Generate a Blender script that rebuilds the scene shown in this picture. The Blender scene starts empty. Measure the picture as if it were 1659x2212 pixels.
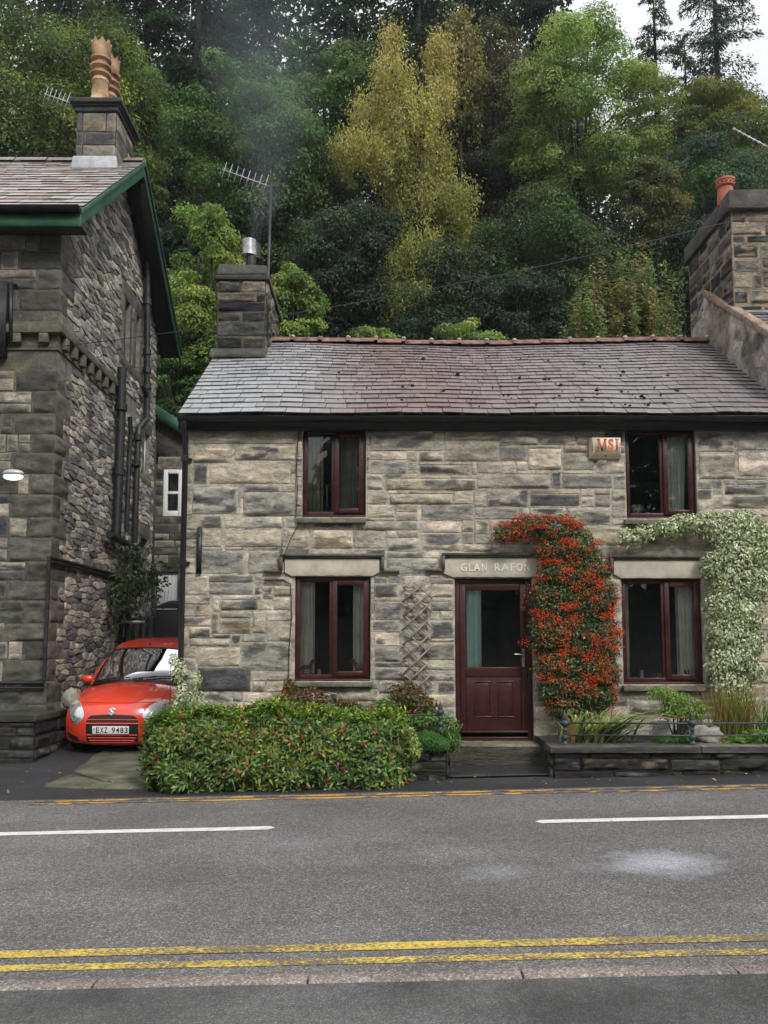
import bpy, bmesh, math, random
import numpy as np
from mathutils import Vector, Matrix

R = math.radians
scene = bpy.context.scene
COL = scene.collection

# ------------------------------------------------------------------ camera
F, PX, PY, PITCH = 1850.0, 830.0, 1231.0, R(5.0)     # focal length and principal point for a 1659 x 2212 frame
CAM = (0.0, -11.0, 1.5)
cd = bpy.data.cameras.new("camera")
cam = bpy.data.objects.new("camera", cd)
COL.objects.link(cam)
cam.location = CAM
cam.rotation_euler = (R(90) + PITCH, 0, 0)
cd.sensor_fit = 'VERTICAL'
cd.sensor_height = 36.0
cd.lens = 36.0 * F / 2212.0
cd.shift_y = (PY - 1106.0) / 2212.0
cd.shift_x = 0.0
cd.clip_end = 2000
scene.camera = cam

# ------------------------------------------------------------------ light
SUN_EL, SUN_AZ = 43.0, 150.0          # azimuth measured clockwise from +Y
w = bpy.data.worlds.new("World")
scene.world = w
w.use_nodes = True
nt = w.node_tree
nt.nodes.clear()
sky = nt.nodes.new('ShaderNodeTexSky')
sky.sky_type = 'NISHITA'
sky.sun_disc = False
sky.sun_elevation = R(SUN_EL)
sky.sun_rotation = R(SUN_AZ)
sky.air_density = 1.0
sky.dust_density = 3.0
hs = nt.nodes.new('ShaderNodeHueSaturation')
hs.inputs['Saturation'].default_value = 0.16
mx = nt.nodes.new('ShaderNodeMix')
mx.data_type = 'RGBA'
mx.inputs[0].default_value = 0.6
mx.inputs[7].default_value = (10.5, 10.7, 11.0, 1)      # the even white of the cloud cover
bg = nt.nodes.new('ShaderNodeBackground')
bg.inputs['Strength'].default_value = 0.074
wo = nt.nodes.new('ShaderNodeOutputWorld')
nt.links.new(sky.outputs[0], hs.inputs['Color'])
nt.links.new(hs.outputs[0], mx.inputs[6])
# overcast: the zenith is brighter than the sky near the horizon
tcw = nt.nodes.new('ShaderNodeTexCoord')
spw = nt.nodes.new('ShaderNodeSeparateXYZ')
mrw = nt.nodes.new('ShaderNodeMapRange')
mrw.inputs[1].default_value = 0.0; mrw.inputs[2].default_value = 1.0
mrw.inputs[3].default_value = 0.45; mrw.inputs[4].default_value = 1.75
gm = nt.nodes.new('ShaderNodeMix')
gm.data_type = 'RGBA'; gm.blend_type = 'MULTIPLY'
gm.inputs[0].default_value = 1.0
nt.links.new(tcw.outputs['Generated'], spw.inputs[0])
nt.links.new(spw.outputs[2], mrw.inputs[0])
nt.links.new(mx.outputs[2], gm.inputs[6])
nt.links.new(mrw.outputs[0], gm.inputs[7])
nt.links.new(gm.outputs[2], bg.inputs['Color'])
nt.links.new(bg.outputs[0], wo.inputs[0])
sd = bpy.data.lights.new("sun", 'SUN')
sd.energy = 1.5
sd.angle = R(14)
sd.color = (1.0, 0.96, 0.9)
sun = bpy.data.objects.new("sun", sd)
COL.objects.link(sun)
az, el = R(SUN_AZ), R(SUN_EL)
tosun = Vector((math.sin(az) * math.cos(el), math.cos(az) * math.cos(el), math.sin(el)))
sun.rotation_euler = tosun.to_track_quat('Z', 'Y').to_euler()
scene.view_settings.view_transform = 'Standard'
scene.view_settings.look = 'None'
scene.view_settings.exposure = 0.66
scene.view_settings.gamma = 1.0
scene.cycles.max_bounces = 8
scene.cycles.transparent_max_bounces = 24
scene.cycles.volume_step_rate = 2.0

# ------------------------------------------------------------------ measuring helpers
_fw = np.array((0, math.cos(PITCH), math.sin(PITCH)))
_up = np.array((0, -math.sin(PITCH), math.cos(PITCH)))
_rt = np.array((1.0, 0, 0))
_c = np.array(CAM)

def ray(dx, dy):
    return _rt * ((dx - PX) / F) + _up * ((PY - dy) / F) + _fw

def P(dx, dy, Y):
    """where the sight line through a spot of the photograph meets the upright plane y = Y"""
    d = ray(dx, dy)
    return _c + d * ((Y - _c[1]) / d[1])

def Q(dx, dy, X):
    d = ray(dx, dy)
    return _c + d * ((X - _c[0]) / d[0])

GRADE = 0.022
def G(x):
    return GRADE * (x - 1.4)

def road_z(x, y):
    t = np.clip((-1.5 - y) / 5.1, 0, 1)
    return G(x) - 0.10 * t

def gnd(dx, dy):
    d = ray(dx, dy)
    k = 8.0
    for _ in range(30):
        p = _c + d * k
        k = (road_z(p[0], p[1]) - _c[2]) / d[2]
    return _c + d * k

# ------------------------------------------------------------------ noise
def _hash(ix, iy, iz, seed):
    h = (ix * 374761393 + iy * 668265263 + iz * 2147483647 + seed * 974711) & 0xFFFFFFFF
    h = ((h ^ (h >> 13)) * 1274126177) & 0xFFFFFFFF
    h = (h ^ (h >> 16)) & 0xFFFFFFFF
    return (h & 0xFFFFFF) / float(0xFFFFFF)

def vnoise(p, seed=0):
    p = np.asarray(p, dtype=np.float64)
    i = np.floor(p).astype(np.int64)
    f = p - i
    f = f * f * (3 - 2 * f)
    r = np.zeros(len(p))
    for a in (0, 1):
        for b in (0, 1):
            for c in (0, 1):
                wgt = (f[:, 0] if a else 1 - f[:, 0]) * (f[:, 1] if b else 1 - f[:, 1]) * (f[:, 2] if c else 1 - f[:, 2])
                r += wgt * _hash(i[:, 0] + a, i[:, 1] + b, i[:, 2] + c, seed)
    return r

def fbm(p, seed=0, octv=4):
    p = np.asarray(p, dtype=np.float64)
    r = np.zeros(len(p)); a = 0.5; t = 0
    for k in range(octv):
        r += a * vnoise(p * (2.03 ** k), seed + k * 17); t += a; a *= 0.5
    return r / t

# ------------------------------------------------------------------ materials
def new_mat(name):
    m = bpy.data.materials.new(name)
    m.use_nodes = True
    n = m.node_tree
    n.nodes.clear()
    out = n.nodes.new('ShaderNodeOutputMaterial')
    b = n.nodes.new('ShaderNodeBsdfPrincipled')
    n.links.new(b.outputs[0], out.inputs[0])
    return m, n, b, out

def N(n, t, **kw):
    o = n.nodes.new(t)
    for k, v in kw.items():
        setattr(o, k, v)
    return o

def noise(n, vec, scale, detail=4, rough=0.55, dist=0.0):
    o = N(n, 'ShaderNodeTexNoise')
    o.inputs['Scale'].default_value = scale
    o.inputs['Detail'].default_value = detail
    o.inputs['Roughness'].default_value = rough
    o.inputs['Distortion'].default_value = dist
    n.links.new(vec, o.inputs['Vector'])
    return o.outputs['Fac']

def mapping(n, scale=(1, 1, 1), src='Object'):
    tc = N(n, 'ShaderNodeTexCoord')
    mp = N(n, 'ShaderNodeMapping')
    mp.inputs['Scale'].default_value = scale
    n.links.new(tc.outputs[src], mp.inputs[0])
    return mp.outputs[0]

def ramp(n, fac, stops):
    o = N(n, 'ShaderNodeValToRGB')
    e = o.color_ramp.elements
    while len(e) < len(stops):
        e.new(0.5)
    for q, (p, c) in zip(e, stops):
        q.position = p
        q.color = (*c, 1) if len(c) == 3 else c
    n.links.new(fac, o.inputs[0])
    return o.outputs[0]

def maprange(n, fac, a, b, c=0.0, d=1.0):
    o = N(n, 'ShaderNodeMapRange')
    o.inputs[1].default_value = a; o.inputs[2].default_value = b
    o.inputs[3].default_value = c; o.inputs[4].default_value = d
    n.links.new(fac, o.inputs[0])
    return o.outputs[0]

def mix(n, fac, a, b, mode='MIX'):
    o = N(n, 'ShaderNodeMix', data_type='RGBA', blend_type=mode)
    for sock, v in ((0, fac), (6, a), (7, b)):
        if isinstance(v, (int, float)):
            o.inputs[sock].default_value = v
        elif isinstance(v, tuple):
            o.inputs[sock].default_value = (*v, 1)
        else:
            n.links.new(v, o.inputs[sock])
    return o.outputs[2]

def math_(n, op, a, b):
    o = N(n, 'ShaderNodeMath', operation=op)
    for s, v in ((0, a), (1, b)):
        if isinstance(v, (int, float)):
            o.inputs[s].default_value = v
        else:
            n.links.new(v, o.inputs[s])
    return o.outputs[0]

def bump(n, b, h, strength=0.5, dist=0.02):
    o = N(n, 'ShaderNodeBump')
    o.inputs['Strength'].default_value = strength
    o.inputs['Distance'].default_value = dist
    n.links.new(h, o.inputs['Height'])
    n.links.new(o.outputs[0], b.inputs['Normal'])

def mat_plain(name, col, rough=0.5, metal=0.0, spec=0.5, var=0.12, vscale=6.0, bmp=0.0, bscale=40, coat=0.0):
    m, n, b, _ = new_mat(name)
    v = mapping(n)
    f = noise(n, v, vscale, 5)
    dark = tuple(c * (1 - var * 1.6) for c in col)
    light = tuple(min(1, c * (1 + var * 1.6)) for c in col)
    c = ramp(n, f, [(0.3, dark), (0.7, light)])
    n.links.new(c, b.inputs['Base Color'])
    b.inputs['Roughness'].default_value = rough
    b.inputs['Metallic'].default_value = metal
    b.inputs['Specular IOR Level'].default_value = spec
    b.inputs['Coat Weight'].default_value = coat
    b.inputs['Coat Roughness'].default_value = 0.05
    if bmp:
        bump(n, b, noise(n, v, bscale, 6, 0.65), bmp, 0.01)
    return m

def attr_col(n):
    a = N(n, 'ShaderNodeVertexColor', layer_name='Col')
    return a.outputs[0]

def mat_stone(name, aniso=(1, 1, 3.2), rough=0.85, lichen=0.35, moss=0.0, bstr=0.75, stain=0.5):
    m, n, b, _ = new_mat(name)
    v = mapping(n)
    va = mapping(n, aniso)
    col = attr_col(n)
    big = noise(n, va, 4.0, 6, 0.62, 0.6)
    fine = noise(n, va, 26.0, 6, 0.7)
    c = mix(n, 1.0, col, ramp(n, big, [(0.28, (0.5, 0.5, 0.53)), (0.5, (1, 1, 1)), (0.72, (1.6, 1.52, 1.42))]), 'MULTIPLY')
    c = mix(n, 1.0, c, ramp(n, fine, [(0.3, (0.7, 0.7, 0.7)), (0.55, (1.04, 1.04, 1.04)), (0.8, (1.28, 1.27, 1.25))]), 'MULTIPLY')
    och = noise(n, v, 1.7, 5, 0.6)
    c = mix(n, maprange(n, och, 0.56, 0.72, 0.0, stain * 0.55), c, (0.30, 0.215, 0.10))
    li = noise(n, v, 9.0, 8, 0.72)
    c = mix(n, maprange(n, li, 0.58, 0.68, 0.0, lichen), c, (0.46, 0.44, 0.38))
    cr = noise(n, mapping(n, (aniso[0] * .8, aniso[1] * .8, aniso[2] * 1.5)), 7.0, 7, 0.7, 1.0)
    ck = maprange(n, math_(n, 'ABSOLUTE', math_(n, 'SUBTRACT', cr, 0.5), 0.0), 0.0, 0.022, 0.6, 0.0)   # dark lines along the cleavage cracks
    ck = math_(n, 'MULTIPLY', ck, maprange(n, noise(n, v, 2.6, 4), 0.44, 0.6))
    c = mix(n, ck, c, (0.04, 0.037, 0.033))
    if moss:
        mo = noise(n, v, 2.3, 6, 0.65)
        c = mix(n, maprange(n, mo, 0.5, 0.68, 0.0, moss), c, (0.07, 0.085, 0.035))
    n.links.new(c, b.inputs['Base Color'])
    b.inputs['Roughness'].default_value = rough
    b.inputs['Specular IOR Level'].default_value = 0.3
    h = math_(n, 'ADD', math_(n, 'SUBTRACT', math_(n, 'MULTIPLY', noise(n, va, 9, 8, 0.7, 0.4), 1.2), math_(n, 'MULTIPLY', ck, 0.35)), math_(n, 'MULTIPLY', noise(n, v, 60, 4, 0.6), 0.35))
    bump(n, b, h, bstr, 0.035)
    return m

def mat_slate(name, rough=0.38, streak=(9, 1.2, 1.2), lich_sheen=(0.42, 0.41, 0.43), lam=0.6):
    m, n, b, _ = new_mat(name)
    v = mapping(n)
    vs = mapping(n, streak)
    col = attr_col(n)
    s = noise(n, vs, 1.6, 7, 0.66)
    c = mix(n, 1.0, col, ramp(n, s, [(0.3, (0.86, 0.86, 0.86)), (0.6, (1.06, 1.06, 1.06))]), 'MULTIPLY')
    pat = noise(n, v, 1.1, 8, 0.72, 0.8)
    st2 = noise(n, vs, 3.0, 6, 0.7)
    f = math_(n, 'MULTIPLY', maprange(n, pat, 0.36, 0.72), maprange(n, st2, 0.36, 0.72))
    c = mix(n, math_(n, 'MULTIPLY', f, lam), c, lich_sheen)  # pale patches: lichen, with the roof's sheen painted in as colour
    fine = noise(n, v, 30, 6, 0.7)
    c = mix(n, 1.0, c, ramp(n, fine, [(0.3, (0.9, 0.9, 0.9)), (0.7, (1.1, 1.1, 1.1))]), 'MULTIPLY')
    n.links.new(c, b.inputs['Base Color'])
    rr = maprange(n, noise(n, vs, 2.2, 5), 0.3, 0.7, rough - 0.1, rough + 0.18)
    n.links.new(rr, b.inputs['Roughness'])
    b.inputs['Specular IOR Level'].default_value = 0.5
    bump(n, b, noise(n, v, 22, 7, 0.7), 0.25, 0.01)
    return m

def mat_leaf(name, rough=0.55, trans=0.38):
    m, n, b, out = new_mat(name)
    col = attr_col(n)
    n.links.new(col, b.inputs['Base Color'])
    b.inputs['Roughness'].default_value = rough
    b.inputs['Specular IOR Level'].default_value = 0.35
    t = N(n, 'ShaderNodeBsdfTranslucent')
    n.links.new(mix(n, 1.0, col, (1.2, 1.3, 0.8), 'MULTIPLY'), t.inputs[0])
    ms = N(n, 'ShaderNodeMixShader')
    ms.inputs[0].default_value = trans
    n.links.new(b.outputs[0], ms.inputs[1])
    n.links.new(t.outputs[0], ms.inputs[2])
    n.links.new(ms.outputs[0], out.inputs[0])
    return m

def mat_glass(name, tint=(0.98, 0.99, 0.99), boost=1.0):
    m, n, b, out = new_mat(name)
    tr = N(n, 'ShaderNodeBsdfTransparent')
    tr.inputs[0].default_value = (*tint, 1)
    gl = N(n, 'ShaderNodeBsdfGlossy')
    gl.inputs['Roughness'].default_value = 0.01
    gl.inputs[0].default_value = (0.95, 0.97, 1.0, 1)
    fr = N(n, 'ShaderNodeFresnel')
    fr.inputs[0].default_value = 1.5
    v = mapping(n)
    bm_ = N(n, 'ShaderNodeBump')
    bm_.inputs['Strength'].default_value = 0.06
    bm_.inputs['Distance'].default_value = 0.02
    n.links.new(noise(n, v, 2.5, 1), bm_.inputs['Height'])
    n.links.new(bm_.outputs[0], gl.inputs['Normal'])
    ms = N(n, 'ShaderNodeMixShader')
    n.links.new(math_(n, 'MULTIPLY', fr.outputs[0], 2.4 * boost), ms.inputs[0])
    n.links.new(tr.outputs[0], ms.inputs[1])
    n.links.new(gl.outputs[0], ms.inputs[2])
    n.links.new(ms.outputs[0], out.inputs[0])
    return m

def mat_asphalt(name, lo, hi, tint, scale=150, patch=0.25, spill=False, rough=0.85):
    m, n, b, _ = new_mat(name)
    v = mapping(n)
    vo = N(n, 'ShaderNodeTexVoronoi')
    vo.inputs['Scale'].default_value = scale
    n.links.new(v, vo.inputs['Vector'])
    sep = N(n, 'ShaderNodeSeparateColor')
    n.links.new(vo.outputs['Color'], sep.inputs[0])
    c = ramp(n, sep.outputs[0], [(0.0, lo), (0.45, tuple((a + b_) / 2 for a, b_ in zip(lo, hi))), (0.8, hi), (1.0, tuple(x * 1.9 for x in hi))])
    c = mix(n, maprange(n, sep.outputs[1], 0.6, 1.0, 0.0, 0.55), c, tint)
    n1 = noise(n, v, 0.9, 7, 0.62)
    c = mix(n, 1.0, c, ramp(n, n1, [(0.38, (1 - patch,) * 3), (0.62, (1 + patch,) * 3)]), 'MULTIPLY')
    n2 = noise(n, v, 22, 5, 0.7)
    c = mix(n, 1.0, c, ramp(n, n2, [(0.3, (0.80,) * 3), (0.7, (1.16,) * 3)]), 'MULTIPLY')
    n3 = noise(n, mapping(n, (0.12, 1.1, 1)), 1.4, 4, 0.55)         # long wheel worn bands along the road
    c = mix(n, 1.0, c, ramp(n, n3, [(0.35, (0.86, 0.85, 0.83)), (0.65, (1.12, 1.12, 1.13))]), 'MULTIPLY')
    n4 = noise(n, v, 0.35, 4, 0.6)
    c = mix(n, maprange(n, n4, 0.5, 0.7, 0.0, 0.35), c, mix(n, 1.0, c, (1.12, 0.98, 0.94), 'MULTIPLY'))
    if spill:
        for (px, py, sx, sy, amt) in ((1.99, -4.72, 0.46, 0.40, 0.62), (0.78, -4.85, 0.34, 0.24, 0.20), (1.45, -4.8, 0.3, 0.2, 0.10), (-0.75, -4.0, 0.5, 0.16, 0.10), (2.95, -4.85, 0.25, 0.14, 0.25)):
            tc = N(n, 'ShaderNodeTexCoord')
            mp = N(n, 'ShaderNodeMapping')
            mp.inputs['Location'].default_value = (-px / sx, -py / sy, 0)
            mp.inputs['Scale'].default_value = (1 / sx, 1 / sy, 0)
            n.links.new(tc.outputs['Object'], mp.inputs[0])
            ln = N(n, 'ShaderNodeVectorMath', operation='LENGTH')
            n.links.new(mp.outputs[0], ln.inputs[0])
            wob = math_(n, 'ADD', ln.outputs['Value'], math_(n, 'MULTIPLY', math_(n, 'SUBTRACT', noise(n, v, 5, 6, 0.7), 0.5), 1.3))
            f = maprange(n, wob, 1.05, 0.25, 0.0, amt)
            f = math_(n, 'MULTIPLY', f, maprange(n, sep.outputs[2], 0.15, 0.7, 0.35, 1.0))
            c = mix(n, f, c, (0.52, 0.54, 0.62))
    n.links.new(c, b.inputs['Base Color'])
    b.inputs['Roughness'].default_value = rough
    b.inputs['Specular IOR Level'].default_value = 0.35
    h = math_(n, 'ADD', vo.outputs['Distance'], math_(n, 'MULTIPLY', n2, 0.6))
    bump(n, b, h, 0.6, 0.008)
    return m

def mat_paint(name, paint, under, cover=0.5, scale=60):
    """road paint worn through to the asphalt"""
    m, n, b, _ = new_mat(name)
    v = mapping(n, (0.55, 1, 1))
    f = noise(n, v, scale, 6, 0.75)
    f2 = noise(n, v, 2.2, 5, 0.6)
    s = math_(n, 'ADD', math_(n, 'MULTIPLY', f, 0.75), math_(n, 'MULTIPLY', f2, 0.4))
    k = maprange(n, s, 0.57 + (0.5 - cover) * 0.3 - 0.025, 0.57 + (0.5 - cover) * 0.3 + 0.025)
    pv = noise(n, v, 14, 4)
    pc = mix(n, 1.0, paint, ramp(n, pv, [(0.3, (0.78, 0.76, 0.74)), (0.7, (1.1, 1.1, 1.1))]), 'MULTIPLY')
    c = mix(n, k, under, pc)
    n.links.new(c, b.inputs['Base Color'])
    b.inputs['Roughness'].default_value = 0.75
    bump(n, b, f, 0.4, 0.006)
    return m

M = {}
M['stone'] = mat_stone('cottage_stone', (1, 1, 2.1))
M['mortar'] = mat_stone('lime_mortar', (1, 1, 1), 0.95, 0.25, 0.0, 0.8, 0.6)
M['rubble'] = mat_stone('rubble_stone', (1, 1, 1.6), 0.8, 0.22, 0.12, 0.8, 0.25)
M['dressed'] = mat_stone('dressed_stone', (1, 1, 1.5), 0.8, 0.12, 0.22, 0.45, 0.2)
M['wetstone'] = mat_stone('damp_slate_stone', (1, 1, 4.0), 0.6, 0.10, 0.25, 0.9, 0.1)
M['slate'] = mat_slate('purple_slate', 0.36, (7, 0.9, 0.9), (0.47, 0.46, 0.50), 0.42)
M['slate_old'] = mat_slate('old_grey_slate', 0.5, (6, 1.2, 1.2), (0.5, 0.47, 0.46), 0.75)
M['ridge'] = mat_plain('ridge_clay', (0.17, 0.085, 0.07), 0.75, var=0.5, vscale=9, bmp=0.5)
M['black'] = mat_plain('black_gutter_paint', (0.012, 0.012, 0.014), 0.35, var=0.2, bmp=0.1)
M['iron'] = mat_plain('cast_iron_paint', (0.018, 0.018, 0.02), 0.45, var=0.4, vscale=12, bmp=0.3)
M['pvc'] = mat_plain('rosewood_frame', (0.046, 0.012, 0.011), 0.32, var=0.25, vscale=14)
M['sill'] = mat_stone('sill_stone', (1, 1, 1), 0.8, 0.15, 0.5, 0.5, 0.1)
M['lintel'] = mat_plain('cream_lintel_paint', (0.44, 0.405, 0.33), 0.85, var=0.14, vscale=7, bmp=0.6, bscale=18)
M['white'] = mat_plain('white_gloss_paint', (0.72, 0.73, 0.74), 0.45, var=0.05)
M['letter'] = mat_plain('white_lettering', (0.74, 0.72, 0.66), 0.7, var=0.08)
M['glass'] = mat_glass('window_glass')
M['carglass'] = mat_glass('windscreen_glass', (0.6, 0.65, 0.65), 0.42)
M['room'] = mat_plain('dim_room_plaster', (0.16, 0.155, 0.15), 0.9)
M['curtain'] = mat_plain('cream_curtain', (0.86, 0.85, 0.76), 0.9, var=0.1)
M['curtain_aqua'] = mat_plain('aqua_curtain', (0.70, 0.92, 0.86), 0.9, var=0.05)
M['curtain_pale'] = mat_plain('pale_sage_curtain', (0.78, 0.84, 0.72), 0.9, var=0.05)
M['leaf'] = mat_leaf('leaf')
M['leaf_gloss'] = mat_leaf('glossy_leaf', 0.42, 0.22)
M['berry'] = mat_leaf('berry', 0.35, 0.05)
M['bark'] = mat_plain('bark', (0.035, 0.028, 0.022), 0.9, var=0.4, bmp=0.8, bscale=12)
M['needle'] = mat_leaf('needle', 0.6, 0.12)
M['soil'] = mat_plain('dark_soil', (0.022, 0.017, 0.012), 0.95, var=0.5, vscale=9, bmp=1.0, bscale=20)
M['forest_floor'] = mat_plain('forest_floor', (0.016, 0.020, 0.010), 0.95, var=0.6, vscale=0.6, bmp=1.0, bscale=2)
M['asphalt'] = mat_asphalt('road_asphalt', (0.062, 0.061, 0.060), (0.155, 0.152, 0.148), (0.145, 0.108, 0.105), 120, 0.13, True)
M['pavement'] = mat_asphalt('pavement_asphalt', (0.062, 0.063, 0.063), (0.092, 0.093, 0.092), (0.125, 0.112, 0.108), 170, 0.34)
M['drive'] = mat_asphalt('drive_asphalt', (0.018, 0.018, 0.021), (0.045, 0.045, 0.05), (0.05, 0.045, 0.045), 130, 0.25, rough=0.6)
M['concrete'] = mat_plain('mossy_concrete', (0.10, 0.10, 0.068), 0.9, var=0.35, vscale=3, bmp=0.6, bscale=25)
M['kerb'] = mat_asphalt('pink_kerb_concrete', (0.13, 0.108, 0.095), (0.215, 0.18, 0.162), (0.36, 0.33, 0.30), 100, 0.2)
M['yellow'] = mat_paint('worn_yellow_paint', (0.60, 0.44, 0.065), (0.12, 0.10, 0.07), 0.46, 80)
M['yellow_thin'] = mat_paint('old_yellow_paint', (0.62, 0.34, 0.03), (0.08, 0.072, 0.06), 0.5, 7)
M['whiteline'] = mat_paint('white_road_paint', (0.62, 0.62, 0.63), (0.14, 0.14, 0.14), 0.95, 30)
M['green_paint'] = mat_plain('green_barge_paint', (0.036, 0.125, 0.075), 0.5, var=0.25, vscale=4)
M['green_dark'] = mat_plain('green_barge_paint_dark', (0.012, 0.05, 0.03), 0.5, var=0.3, vscale=4)  # darker tone of the barge green, for the rear slope board
M['soffit'] = mat_plain('soffit_boards', (0.03, 0.028, 0.026), 0.9)
M['lead'] = mat_plain('lead_flashing', (0.42, 0.43, 0.45), 0.45, var=0.15, vscale=8)
M['buff_clay'] = mat_plain('buff_clay_pot', (0.36, 0.225, 0.13), 0.8, var=0.4, vscale=5, bmp=0.3)
M['red_clay'] = mat_plain('terracotta_pot', (0.42, 0.13, 0.07), 0.75, var=0.18, vscale=7, bmp=0.3)
M['steel'] = mat_plain('galvanised_steel', (0.42, 0.42, 0.43), 0.38, 0.8, var=0.3, vscale=10)
M['alu'] = mat_plain('weathered_aluminium', (0.42, 0.43, 0.44), 0.5, 0.5, var=0.1)
M['wood_grey'] = mat_plain('weathered_lath', (0.25, 0.215, 0.165), 0.9, var=0.25, vscale=12, bmp=0.4)
M['fence_wood'] = mat_plain('dark_fence_boards', (0.010, 0.009, 0.010), 0.7, var=0.5, vscale=6, bmp=0.4)
M['car_red'] = mat_plain('red_car_paint', (0.76, 0.052, 0.021), 0.28, var=0.02, coat=1.0)
M['car_black'] = mat_plain('black_plastic', (0.012, 0.012, 0.013), 0.45)
M['tyre'] = mat_plain('tyre_rubber', (0.014, 0.014, 0.014), 0.8)
M['chrome'] = mat_plain('chrome', (0.80, 0.80, 0.82), 0.3, 0.5, var=0.02)
M['plate'] = mat_plain('plate_white', (0.72, 0.72, 0.70), 0.35, var=0.02)
M['plate_black'] = mat_plain('plate_black', (0.01, 0.01, 0.01), 0.4)
M['paper'] = mat_plain('paper', (0.72, 0.76, 0.78), 0.7, var=0.04)
M['paper_yellow'] = mat_plain('paper_yellow', (0.62, 0.58, 0.12), 0.7, var=0.04)
M['alarm_cream'] = mat_plain('alarm_box_cream', (0.66, 0.58, 0.40), 0.55, var=0.08, vscale=4)
M['alarm_face'] = mat_plain('alarm_box_face', (0.74, 0.70, 0.60), 0.55, var=0.06, vscale=4)
M['orange'] = mat_plain('orange_lettering', (0.55, 0.15, 0.05), 0.6, var=0.06)
M['horse'] = mat_plain('brown_figurine', (0.36, 0.14, 0.06), 0.35, var=0.25, vscale=20)
M['rock'] = mat_stone('garden_rock', (1, 1, 1), 0.85, 0.5, 0.15, 0.8, 0.3)
M['render'] = mat_stone('patchy_render', (1, 1, 1), 0.9, 0.5, 0.0, 0.9, 0.5)
M['leadgrey'] = mat_plain('painted_iron_teal', (0.03, 0.045, 0.048), 0.5, var=0.35, vscale=30, bmp=0.3)

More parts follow.
